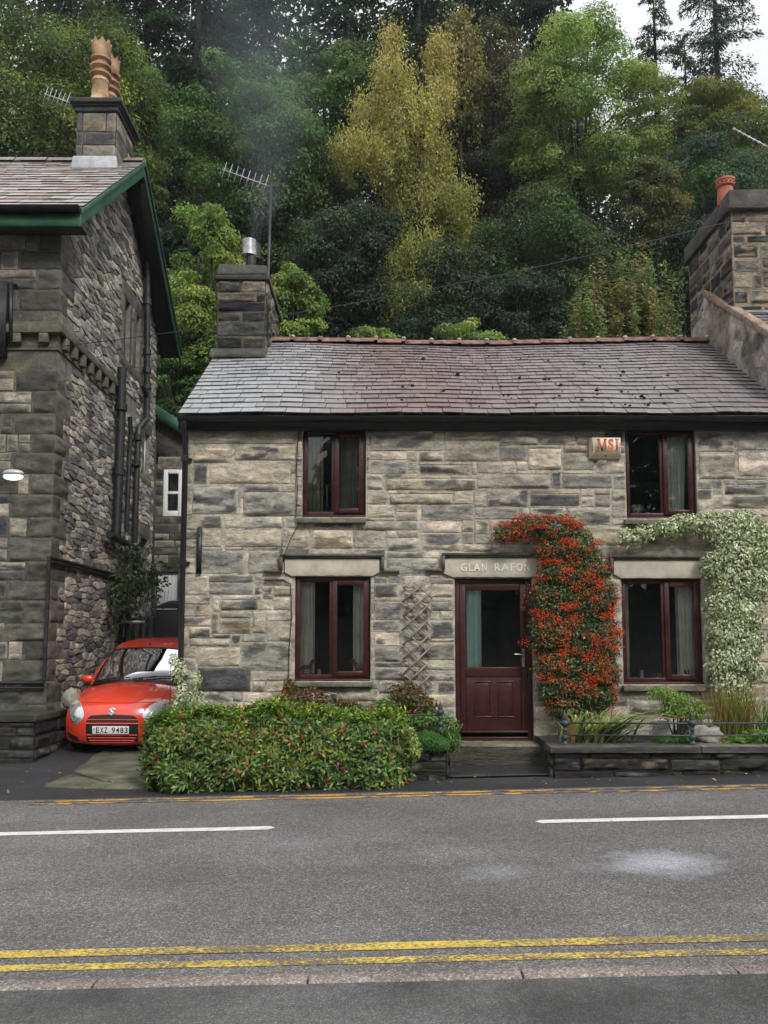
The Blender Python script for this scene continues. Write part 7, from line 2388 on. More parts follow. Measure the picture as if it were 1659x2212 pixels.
az0, az1, azm = P(1310, 989, -.1)[2], P(1310, 944, -.1)[2], P(1310, 978, -.1)[2]
alarm = thing('alarm_box', 'cream burglar alarm box lettered MSI in orange under the eaves', 'alarm box', ((ax0 + ax1) / 2, 0, az0))
mb = MB()
i_ = .035
mb.hexa([(ax0, 0, az0), (ax1, 0, az0), (ax1, 0, az1), (ax0, 0, az1), (ax0, -.05, az0), (ax1, -.05, az0), (ax1, -.05, az1), (ax0, -.05, az1)])
mb.hexa([(ax0, -.0505, az0), (ax1, -.0505, az0), (ax1, -.0505, az1), (ax0, -.0505, az1), (ax0 + .045, -.115, azm), (ax1 - .012, -.115, azm), (ax1 - .012, -.115, az1 - .012), (ax0 + .02, -.115, az1 - .012)])
mb.build('housing', M['alarm_cream'], alarm, bevel=.004)
mb = MB()
mb.box(ax0 + .05, ax1 - .02, -.118, -.1155, azm + .005, az1 - .02)
face = mb.build('face', M['alarm_face'], alarm)
mb = MB()
la, lb_2 = ax0 + .085, ax1 - .032; zl0, zl1 = azm + .026, az1 - .026
hL = zl1 - zl0
fnm = lambda a, b_, d: (a, -.119 - d, b_)
wL = lb_2 - la
def stroke(x0, z0, x1, z1, w_):
    mb.prism([(x0 - w_ / 2, z0), (x0 + w_ / 2, z0), (x1 + w_ / 2, z1), (x1 - w_ / 2, z1)], fnm, 0, .002)
def serif(xc, zc, w_): mb.prism([(xc - w_ / 2, zc), (xc + w_ / 2, zc), (xc + w_ / 2, zc + .012), (xc - w_ / 2, zc + .012)], fnm, -.0003, .0022)
x = la; mw = wL * .43
stroke(x + .014, zl0, x + .014, zl1, .022); stroke(x + mw - .016, zl0, x + mw - .016, zl1, .026); stroke(x + mw / 2, zl0, x + .02, zl1, .026); stroke(x + mw / 2, zl0, x + mw - .02, zl1, .018)
for xc in (x + .014, x + mw - .016): serif(xc, zl0, .045)
serif(x + .012, zl1 - .012, .04); serif(x + mw - .014, zl1 - .012, .04)
text_chunk(mb, 'S', fnm, la + wL * .49, la + wL * .75, zl0, zl1, .002, slim=.05)
xi = la + wL * .9
stroke(xi, zl0, xi, zl1, .027); serif(xi, zl0, .05); serif(xi, zl1 - .012, .05)
mb.build('lettering', M['orange'], face)
mb = MB()
for k in range(4):
    z = azm + .03 + k * .027
    mb.hexa([(ax0 + .022, -.090, z), (ax0 + .06, -.1195, z + .006), (ax0 + .06, -.1195, z + .014), (ax0 + .022, -.090, z + .008), (ax0 + .022, -.08, z), (ax0 + .06, -.11, z + .006), (ax0 + .06, -.11, z + .014), (ax0 + .022, -.08, z + .008)])
    if k: mb.box(ax1 - .036, ax1 - .016, -.1195, -.117, z, z + .007)
mb.ball(((ax0 + ax1) / 2, -.085, (az0 + azm) / 2 - .004), .01, .012, .01, 6)
mb.build('louvres', M['car_black'], alarm)

# ------------------------------------------------------------------ things seen in the windows
def curtain(x0, x1, y0, y1, Y_, mat, label, folds=4, amp=.025, gather=.0, group='curtains in the cottage windows'):
    Y = .155 + (Y_ - .19) * .3
    a = P(x0, y1, Y); b_ = P(x1, y0, Y); mb = MB(); n = 60; rows = []
    sd_ = g.uniform(0, 9)
    for i in range(n):
        u = i / (n - 1); col_ = []
        for j in range(10):
            v = j / 9
            x = a[0] + (b_[0] - a[0]) * (u * (1 - gather * (1 - v) * .5) )
            y = Y + amp * math.sin(u * folds * 2 * math.pi + sd_ + .5 * math.sin(v * 3)) + amp * .4 * math.sin(u * folds * 4.7 * math.pi + v * 2)
            col_.append((x, y, a[2] + (b_[2] - a[2]) * v))
        rows.append(col_)
    mb.grid(rows)
    return tag(mb.build('curtain', M[mat], smooth=True), label, 'curtain', group)
M['curtain_olive'] = mat_plain('olive_curtain', (.34, .34, .20), .9, var=.12)
M['net'] = mat_plain('grey_net_curtain', (.26, .255, .21), .9, var=.15)
curtain(664, 699, 935, 1105, .34, 'curtain_olive', 'olive curtain in the left pane of the left bedroom window', 3)
curtain(728, 784, 935, 1105, .32, 'net', 'grey striped net curtain in the right pane of the left bedroom window', 8, .015)
curtain(1440, 1481, 935, 1105, .30, 'curtain_pale', 'pale sage curtain gathered in the right bedroom window', 4, .03, .3)
curtain(643, 681, 1255, 1455, .32, 'curtain', 'cream curtain at the left of the lower left window', 4)
curtain(763, 795, 1255, 1455, .32, 'curtain', 'cream curtain at the right of the lower left window', 4)
curtain(1346, 1357, 1258, 1462, .30, 'curtain', 'narrow edge of a cream curtain at the left of the lower right window', 2)
curtain(1466, 1512, 1258, 1462, .32, 'curtain', 'cream curtain at the right of the lower right window', 4, .03, .3)
curtain(1006, 1040, 1272, 1445, .20, 'curtain_aqua', 'bright aqua curtain hanging inside the door glass', 3, .02, .0, None)
def sill_z(h): return h[2] + .055
for i_, (h, lab) in enumerate(((W1, 'left bedroom window'), (W2, 'right bedroom window'), (W3, 'lower left window'), (W4, 'lower right window'))):
    pass
mb = MB()
for h in (W1, W2, W3, W4): mb.box(h[0], h[1], .127, .42, h[2] + .02, h[2] + .055)
mb.build('inner_sill', M['white'], cottage)
def small(name, cat, label, mb, mat, smooth=True):
    return tag(mb.build(name, mat if isinstance(mat, list) else M[mat], smooth=smooth, angle=50 if smooth else None), label, cat)
# spiky plant in its pot
q = P(706, 1100, .26); zs = sill_z(W1)
pt_ = thing('potted_dracaena', 'spiky green house plant in a blue pot in the left bedroom window', 'house plant', (q[0], .26, zs))
M['blue_glaze'] = mat_plain('blue_glaze', (.03, .06, .13), .25)
mb = MB(); mb.lathe((q[0], .26, zs), [(0, 0), (.05, 0), (.065, .11), (.07, .115), (.06, .12), (.05, .10), (0, .10)], 16); mb.build('pot', M['blue_glaze'], pt_, smooth=True, angle=40)
mb = MB(); mb.tube([(q[0], .26, zs + .09), (q[0] + .005, .26, zs + .3), (q[0], .26, zs + .42)], .012, 7); mb.build('stem', M['curtain_olive'], pt_)
mb = MB()
for k in range(26):
    a = g.uniform(0, 6.28); d = np.array((math.cos(a), math.sin(a) * .5, 0)); l = g.uniform(.16, .28); p0 = np.array((q[0], .26, zs + g.uniform(.28, .43)))
    rows = [];
    for i in range(6):
        u = i / 5; pt2 = p0 + d * l * u + np.array((0, 0, l * (.8 * u - .75 * u * u))); sd_ = np.array((-d[1], d[0], .3)) * .012 * (1 - u ** 2)
        rows.append([pt2 - sd_, pt2 + sd_])
    mb.grid(rows, 0, (.10, .22, .06))
mb.build('leaves', M['leaf'], pt_)
q = P(1377, 1108, .24); zs = sill_z(W2)
M['cream_glaze'] = mat_plain('cream_glaze', (.80, .72, .55), .3); M['rust_glaze'] = mat_plain('rust_glaze', (.35, .09, .05), .35); M['green_glaze'] = mat_plain('green_glaze', (.06, .20, .15), .3)
pot = thing('patterned_pot', 'cream pot with red and green pattern on the right bedroom sill', 'plant pot', (q[0], .24, zs))
mb = MB(); mb.lathe((q[0], .24, zs), [(0, 0), (.062, 0), (.078, .125), (.085, .125), (.087, .15), (.075, .15), (.065, .03), (0, .03)], 24); mb.build('bowl', M['cream_glaze'], pot, smooth=True, angle=40)
mb = MB(); mb.lathe((q[0], .24, zs), [(.0865, .124), (.0885, .128), (.0885, .147), (.0865, .150)], 24); mb.build('rim', M['green_glaze'], pot)
mb = MB()
for k in range(8):
    a = k * math.pi / 4 + .2
    for (da, dz_, mt) in ((0, .06, 0), (.2, .075, 1), (-.2, .045, 1)):
        rr_ = .062 + .016 * dz_ / .125
        mb.ball((q[0] + rr_ * math.cos(a + da), .24 + rr_ * math.sin(a + da), zs + dz_), .012, .012, .018, 6, mt)
mb.build('pattern', [M['rust_glaze'], M['green_glaze']], pot, smooth=True)
def horse(cx, cy, zs, face, label):
    t = thing('horse_figurine', label, 'figurine', (cx, cy, zs), 'horse figurines on the sill')
    mb = MB(); fx_ = face
    k = .9
    mb.tube([(cx - fx_ * .07 * k, cy, zs + .105 * k), (cx - fx_ * .045 * k, cy, zs + .115 * k), (cx, cy, zs + .108 * k), (cx + fx_ * .04 * k, cy, zs + .115 * k), (cx + fx_ * .065 * k, cy, zs + .125 * k)], [.015 * k, .031 * k, .029 * k, .031 * k, .018 * k], 12)
    mb.tube([(cx + fx_ * .045 * k, cy, zs + .12 * k), (cx + fx_ * .075 * k, cy, zs + .165 * k), (cx + fx_ * .09 * k, cy, zs + .205 * k)], [.026 * k, .019 * k, .014 * k], 10)
    mb.tube([(cx + fx_ * .083 * k, cy, zs + .208 * k), (cx + fx_ * .105 * k, cy, zs + .198 * k), (cx + fx_ * .138 * k, cy, zs + .178 * k)], [.014 * k, .016 * k, .009 * k], 9)
    for s_ in (-1, 1):
        mb.tube([(cx + fx_ * .088 * k, cy + s_ * .008, zs + .215 * k), (cx + fx_ * .086 * k, cy + s_ * .009, zs + .235 * k)], [.005, .001], 5)
        mb.tube([(cx + fx_ * .05 * k, cy + s_ * .015, zs + .105 * k), (cx + fx_ * .055 * k, cy + s_ * .015, zs + .06 * k), (cx + fx_ * .05 * k, cy + s_ * .015, zs)], [.014 * k, .009 * k, .009 * k], 7)
        mb.tube([(cx - fx_ * .05 * k, cy + s_ * .015, zs + .105 * k), (cx - fx_ * .042 * k, cy + s_ * .015, zs + .075 * k), (cx - fx_ * .06 * k, cy + s_ * .015, zs + .05 * k), (cx - fx_ * .055 * k, cy + s_ * .015, zs)], [.018 * k, .011 * k, .008 * k, .008 * k], 7)
    mb.build('body', M['horse'], t, smooth=True)
    mb = MB(); mb.tube([(cx - fx_ * .072 * k, cy, zs + .115 * k), (cx - fx_ * .09 * k, cy, zs + .09 * k), (cx - fx_ * .088 * k, cy, zs + .045 * k)], [.006, .010, .003], 6)
    mb.tube([(cx + fx_ * .04 * k, cy, zs + .145 * k), (cx + fx_ * .062 * k, cy, zs + .185 * k), (cx + fx_ * .078 * k, cy, zs + .222 * k)], [.006, .010, .005], 6)
    mb.build('mane_and_tail', M['bark'], t)
zs = sill_z(W3)
horse(P(664, 1440, .2)[0], .175, zs + .02, 1, 'brown horse figurine facing right at the left of the lower left window')
horse(P(778, 1440, .2)[0], .175, zs + .02, -1, 'brown horse figurine facing left at the right of the lower left window')
q = P(690, 1450, .2); mb = MB(); mb.lathe((q[0], .2, zs), [(0, 0), (.022, 0), (.028, .03), (.018, .055), (.022, .07), (.015, .088), (0, .092)], 12); small('owl_figurine', 'figurine', 'small pale owl shaped figurine between the horse and the window post', mb, 'cream_glaze')
zs = sill_z(W4)
for (x, prof, nm, cat, lab, mt) in (
    (1359, [(0, 0), (.024, 0), (.026, .07), (.012, .10), (.011, .14), (.016, .15), (0, .15)], 'vase', 'vase', 'slim pale blue vase at the left of the lower right window', 'alu'),
    (1387, [(0, 0), (.03, 0), (.022, .03), (.026, .06), (.018, .09), (.03, .105), (.012, .12), (0, .12)], 'white_figurine', 'figurine', 'small white figurine left of the window post in the lower right window', 'white'),
    (1372, [(0, 0), (.045, 0), (.05, .02), (.03, .026), (0, .03)], 'dish', 'dish', 'flat pale dish on the sill of the lower right window', 'alu'),
    (1420, [(0, 0), (.06, 0), (.075, .06), (.07, .075), (.06, .06), (0, .055)], 'basket', 'basket', 'small brown basket near the post in the lower right window', 'wood_grey'),
    (1455, [(0, 0), (.02, 0), (.022, .04), (.01, .06), (0, .06)], 'white_jar', 'jar', 'tiny white jar right of the post in the lower right window', 'white')):
    q = P(x, 1460, .2); mb = MB(); mb.lathe((q[0], .2, zs), prof, 14); small(nm, cat, lab, mb, mt)
q = P(1483, 1455, .2); mb = MB()
mb.box(q[0] - .045, q[0] + .045, .17, .21, zs, zs + .05)
o = small('cat_ornament', 'ornament', 'black and white cat shaped ornament in the lower right window', mb, 'white', False)
mb = MB(); mb.ball((q[0], .185, zs + .075), .03, .02, .035, 8)
for s_ in (-1, 1): mb.tube([(q[0] + s_ * .02, .185, zs + .09), (q[0] + s_ * .028, .185, zs + .14)], [.012, .001], 6)
mb.build('head', M['plate_black'], o, smooth=True)
# garden spike lights in the hedge
for (dx, dy, lab) in ((654, 1533, 'small dark spike lamp in the hedge below the lower left window'), (365, 1535, 'small dark spike lamp at the left end of the hedge by the car')):
    q = P(dx, dy, -.7); t = thing('spike_lamp', lab, 'garden lamp', (q[0], -.7, lzt))
    mb = MB(); mb.tube([(q[0], -.7, lzt - .05), (q[0], -.7, q[2])], .008, 6); mb.build('spike', M['car_black'], t)
    mb = MB(); mb.lathe((q[0], -.7, q[2]), [(0, -.03), (.03, -.03), (.035, 0), (.05, .0), (.03, .03), (0, .035)], 14); mb.build('lamp_head', M['alu'], t, smooth=True, angle=40)

# ------------------------------------------------------------------ trees on the hillside
HAZE = 0.0004
g = np.random.default_rng(77)

def trunk_mesh(mb, H, r0, limbs, lean=(0, 0)):
    k = np.linspace(0, 1, 7)
    pts = [np.array((lean[0] * t * t + .12 * math.sin(t * 5), lean[1] * t * t + .1 * math.cos(t * 4) - .1, H * t)) for t in k]
    mb.tube(pts, [r0 * (1 - .8 * t) for t in k], 7)
    for e, st in limbs:
        a = np.array((lean[0] * st * st, lean[1] * st * st, H * st)); e = np.array(e)
        m = a * .45 + e * .55 + np.array((0, 0, -.12 * np.linalg.norm(e - a)))
        rr_ = r0 * (1 - .8 * st) * .55
        mb.tube([a, m, e], [rr_, rr_ * .6, rr_ * .2], 5)

def make_broadleaf(H, W, cb, n_clump, n_leaf, leaf, pal, wts, rngs, flat=.62, crown_shape=1.0, D=None, tip=None, hang=0.0, rag=.3, clump=.15):
    """crown of leaf clumps between height cb and H; returns trunk and crown builders"""
    gg = np.random.default_rng(rngs)
    tr, cr = MB(), MB()
    D = D or W * .85
    Hc = H - cb; cz = cb + Hc * .5
    d = unit(gg.normal(0, 1, (n_clump, 3)))
    rad = gg.uniform(.35, 1.0, n_clump) ** .55
    lob = 1 + rag * (fbm(d * 1.7 + rngs, 3, 3) - .5) * 2
    c = d * (rad * lob)[:, None] * np.array((W / 2, D / 2, Hc / 2))
    zz = c[:, 2] / (Hc / 2)
    if crown_shape != 1.0:                       # narrower towards the top
        k = np.where(zz > 0, (1 - np.clip(zz, 0, 1) * (1 - 1 / crown_shape)), 1)
        c[:, 0] *= k; c[:, 1] *= k
    c[:, 2] += cz
    rc = W * clump * gg.uniform(.45, 1.45, n_clump)
    per = np.maximum(10, (n_leaf * rc ** 2 / np.sum(rc ** 2)).astype(int))
    idx = np.repeat(np.arange(n_clump), per); n = len(idx)
    dd = unit(gg.normal(0, 1, (n, 3)) + np.array((0, -.15, .55)))
    lump = 1 + .62 * (fbm(dd * 2.9 + idx[:, None] * 1.9, 5, 3) - .5) * 2
    rr_ = gg.uniform(.45, 1.05, n) ** .6 * lump
    p = c[idx] + dd * (rr_ * rc[idx])[:, None] * np.array((1, 1, flat))
    if hang:
        p[:, 2] -= hang * gg.random(n) ** 1.5 * rc[idx] * 2.2
    cj = pal_cols(gg, n_clump, pal, wts, .22)
    cols = cj[idx] * gg.uniform(.86, 1.14, (n, 1)) * gg.uniform(.95, 1.05, (n, 3))
    if tip is not None:
        f = fbm(c * .45, rngs + 5, 3)
        k = np.clip((f - .5) * 6, 0, 1)[idx] * gg.random(n)
        cols = cols * (1 - k[:, None]) + np.array(tip) * k[:, None] * gg.uniform(.7, 1.3, (n, 1))
    leaves(cr, p, dd + np.array((0, -.1, .5)), leaf, leaf * .62, cols, gg, .25, jit=.62)
    order = np.argsort(-rad)[:16]
    trunk_mesh(tr, cb + Hc * .75, max(.12, H * .017), [(c[i] * np.array((.85, .85, 1)) , gg.uniform(.3, .85)) for i in order])
    return tr, cr

def make_conifer(H, W, n_leaf, leaf, pal, rngs, bare=.08, droop=.25, gap=.0, sparse=1.0):
    gg = np.random.default_rng(rngs); tr, cr = MB(), MB()
    nb_ = int(H * 5.5 * sparse)
    tr.tube([(0, 0, 0), (.05, 0, H * .5), (0, 0, H)], [H * .013, H * .008, .015], 7)
    t = bare + (1 - bare) * gg.random(nb_) ** 1.0
    az = gg.uniform(0, 6.28, nb_)
    ln = W / 2 * (1 - t) ** .72 * gg.uniform(.55, 1.12, nb_) + .12
    per = np.maximum(8, (n_leaf * ln ** 1.3 / np.sum(ln ** 1.3)).astype(int))
    idx = np.repeat(np.arange(nb_), per); n = len(idx)
    q = gg.random(n) ** .75
    dx, dy = np.cos(az[idx]), np.sin(az[idx])
    side = gg.normal(0, 1, n) * .24 * ln[idx] * (q * (1.15 - q)) * 1.8
    z = H * t[idx] + ln[idx] * (.12 * q - droop * 1.6 * q * q) - np.abs(gg.normal(0, .10, n)) * (.4 + ln[idx] * .22)
    p = np.stack([dx * q * ln[idx] - dy * side, dy * q * ln[idx] + dx * side, z], 1)
    nr = np.stack([dx * .2, dy * .2, np.ones(n)], 1)
    al = np.stack([dx - dy * np.sign(side) * .6, dy + dx * np.sign(side) * .6, -.5 * np.ones(n)], 1)
    cj = pal_cols(gg, nb_, pal, None, .25)
    leaves(cr, p, nr, leaf, leaf * .36, cj[idx] * gg.uniform(.7, 1.3, (n, 1)), gg, .35, align=al, jit=.6)
    for i in range(0, nb_, 2):
        e = np.array((math.cos(az[i]) * ln[i] * .8, math.sin(az[i]) * ln[i] * .8, H * t[i] + ln[i] * (.1 - droop)))
        tr.tube([(0, 0, H * t[i]), e], [.03, .008], 4)
    return tr, cr

def make_birch(H, W, cb, n_leaf, leaf, pal, wts, rngs):
    gg = np.random.default_rng(rngs); tr, cr = MB(), MB()
    ns = 420
    t = gg.random(ns); zc = cb + (H - cb) * t
    prof = np.interp(t, [0, .1, .25, .45, .7, .85, 1], [.45, .62, .85, 1.0, .85, .55, .10])
    a = gg.uniform(0, 6.28, ns); rad = gg.uniform(.15, 1.05, ns) ** .6
    lob = .55 + .9 * fbm(np.stack([np.cos(a) * 1.6, np.sin(a) * 1.6, t * 6.5], 1), rngs, 3)
    c = np.stack([np.cos(a) * rad * prof * lob * W / 2, np.sin(a) * rad * prof * lob * W / 2.4, zc], 1)
    L = gg.uniform(.5, 1.7, ns)
    per = np.maximum(8, (n_leaf * L / L.sum()).astype(int)); idx = np.repeat(np.arange(ns), per); n = len(idx)
    q = gg.random(n)
    out = np.stack([np.cos(a), np.sin(a), 0 * a], 1)
    sp = .10 + .22 * (1 - q)
    p = c[idx] + out[idx] * (L[idx] * .45 * q * (1.4 - q))[:, None] + gg.normal(0, 1, (n, 3)) * sp[:, None] * np.array((1, 1, .8))
    p[:, 2] -= L[idx] * 1.05 * q * q
    k = np.clip((c[:, 2] - cb) / (H - cb), 0, 1)
    cj = pal_cols(gg, ns, pal, wts, .2)
    green = np.array((.16, .17, .035))
    lowg = np.clip((.42 - k) * 2.4, 0, .75)[:, None]
    cj = cj * (1 - lowg) + green * lowg * gg.uniform(.7, 1.25, (ns, 1))
    leaves(cr, p, gg.normal(0, 1, (n, 3)) + np.array((0, -.5, .3)), leaf, leaf * .7, cj[idx] * gg.uniform(.7, 1.3, (n, 1)), gg, .4, align=np.tile((0, 0, -.7), (n, 1)), jit=.9)
    tr.tube([(0, 0, 0), (.1, 0, H * .35), (-.1, 0, H * .7), (.05, 0, H * .97)], [.17, .12, .06, .012], 7)
    for i in range(0, ns, 7):
        st = np.array((0, 0, c[i, 2] - L[i] * .6 - .4)); tr.tube([st, (st + c[i]) / 2 + np.array((0, 0, .1)), c[i]], [.035, .022, .006], 4)
    return tr, cr

def plant_tree(name, label, cat, px, top, wpx, Y, bottom, maker, group='trees on the wooded hillside', sink=.2, barkmat='bark', leafmat='leaf'):
    d = Y + 11
    x = P(px, 700, Y)[0]; zt = P(px, top, Y)[2]; zb = hz(x, Y) - sink
    W = wpx / F * d * 1.0
    cb = max(.1, P(px, bottom, Y)[2] - zb)
    H = zt - zb
    tr, cr = maker(H, W, min(cb, H * .8))
    t = thing(name, label, cat, (x, Y, zb), group)
    o = tr.build('trunk', M[barkmat], smooth=True); o.parent = t
    o = cr.build('crown', M[leafmat]); o.parent = t
    return t

GREEN = [(.075, .145, .045), (.10, .18, .053), (.052, .10, .034), (.135, .22, .065)]
BRIGHT = [(.16, .25, .06), (.22, .31, .08), (.12, .19, .05), (.28, .34, .09)]
OAKY = [(.17, .25, .07), (.25, .32, .08), (.11, .17, .05), (.34, .35, .08)]
DARK = [(.019, .039, .02), (.027, .052, .026), (.014, .028, .016), (.037, .067, .031)]
BLUEG = [(.055, .10, .06), (.075, .125, .08), (.04, .075, .048)]
BROWN = [(.07, .06, .03), (.05, .055, .028), (.09, .075, .035), (.035, .045, .025)]
YELLOW = [(.34, .25, .055), (.42, .31, .08), (.27, .21, .05), (.22, .19, .045)]
FIR = [(.027, .053, .034), (.036, .067, .043), (.022, .041, .029)]
FIRB = [(.042, .075, .064), (.055, .095, .078), (.032, .06, .052)]

def bl(n_clump, n_leaf, leaf, pal, seed, wts=None, **k):
    return lambda H, W, cb: make_broadleaf(H, W, cb, int(n_clump * 1.35), int(n_leaf * 2.2), leaf * .68, pal, wts, seed, **k)
def cf(n_leaf, leaf, pal, seed, **k):
    return lambda H, W, cb: make_conifer(H, W, n_leaf, leaf, pal, seed, **k)

# nearest: shrubs and small trees just behind the houses
plant_tree('sycamore_tree', 'bright yellow green young tree left of the smoking chimney', 'tree', 440, 452, 230, 9.6, 900, bl(80, 15000, .13, BRIGHT, 1, [3, 3, 2, 1.5], rag=.5, crown_shape=1.5, tip=(.30, .30, .07)))
plant_tree('sycamore_tree', 'small yellow green tree showing right of the smoking chimney', 'tree', 620, 585, 150, 9.4, 790, bl(50, 8000, .13, BRIGHT, 2, [2, 3, 2, 2], rag=.4))
plant_tree('hazel_bush', 'low dark green thicket in the gap between the two houses', 'bush', 385, 770, 150, 9.0, 930, bl(40, 6000, .12, GREEN, 3))

def make_brush(H, W, cb, n_leaf, leaf, pal, rngs, nst=90):
    """many upright leafy wands from one base"""
    gg = np.random.default_rng(rngs); tr, cr = MB(), MB()
    for k in range(nst):
        a = gg.uniform(0, 6.28); r_ = gg.random() ** .6
        e = np.array((math.cos(a) * r_ * W / 2, math.sin(a) * r_ * W / 2.5, H * gg.uniform(.72, 1.02) * (1 - .22 * r_ ** 2)))
        b_ = np.array((e[0] * .45, e[1] * .45, 0))
        mid = b_ * .4 + e * .6 + np.array((e[0] * .08, 0, .2))
        tr.tube([b_, mid, e], [.03, .018, .004], 4)
        n = n_leaf // nst; t = .30 + .70 * gg.random(n) ** .8
        p = np.where((t < .6)[:, None], b_ + (mid - b_) * (t / .6)[:, None], mid + (e - mid) * ((t - .6) / .4)[:, None])
        rad = .34 * (1.06 - t) + .05
        off = unit(gg.normal(0, 1, (n, 3))) * (rad * gg.random(n) ** .6)[:, None]
        c = pal_cols(gg, 1, pal, None, .2)[0]
        leaves(cr, p + off, off + np.array((0, -.3, .6)), leaf, leaf * .45, c * gg.uniform(.65, 1.35, (n, 1)), gg, .1, align=off * 2 + np.array((0, 0, .5)), jit=.5)
    return tr, cr
plant_tree('sallow_bush', 'broad feathery shrub with bronze tips behind the roof, left of the right chimney', 'shrub', 1352, 532, 310, 9.6, 790,
           lambda H, W, cb: make_brush(H, W * 1.1, cb, 95000, .125, [(.15, .20, .075), (.19, .23, .085), (.22, .17, .075), (.12, .17, .06), (.27, .18, .085), (.17, .23, .09)], 9, 270))
plant_tree('elder_bush', 'yellow green bush top peeping over the ridge below the golden birch', 'bush', 795, 705, 150, 9.4, 800, bl(26, 3600, .12, BRIGHT, 4, rag=.5))
plant_tree('elder_bush', 'leafy bush top peeping over the middle of the ridge', 'bush', 1000, 690, 150, 9.4, 800, bl(26, 3600, .12, BRIGHT, 6, rag=.6))
# second rank
plant_tree('holly_tree', 'dark green bushy tree right of the aerial mast', 'tree', 735, 440, 240, 15, 860, bl(90, 16000, .15, DARK + [(.05, .085, .045)], 11, rag=.4))
plant_tree('holly_tree', 'dark green tree below the golden birch behind the ridge', 'tree', 985, 570, 260, 14, 860, bl(80, 14000, .15, DARK + [(.05, .08, .035)], 12, rag=.4))
plant_tree('ash_tree', 'dark green tree filling the middle of the wood under the round oak', 'tree', 1185, 430, 330, 17, 860, bl(110, 20000, .16, [(.035, .065, .024), (.05, .09, .03), (.025, .045, .02), (.065, .11, .038)], 13, rag=.45))
plant_tree('hawthorn_tree', 'shadowy low tree right of centre behind the ridge', 'tree', 1120, 590, 220, 11.5, 830, bl(60, 9000, .13, DARK, 14, rag=.4))
plant_tree('hawthorn_tree', 'shadowy low tree behind the feathery shrub and the right chimney', 'tree', 1480, 480, 300, 14, 860, bl(80, 13000, .14, DARK + GREEN[:1], 15, rag=.4))
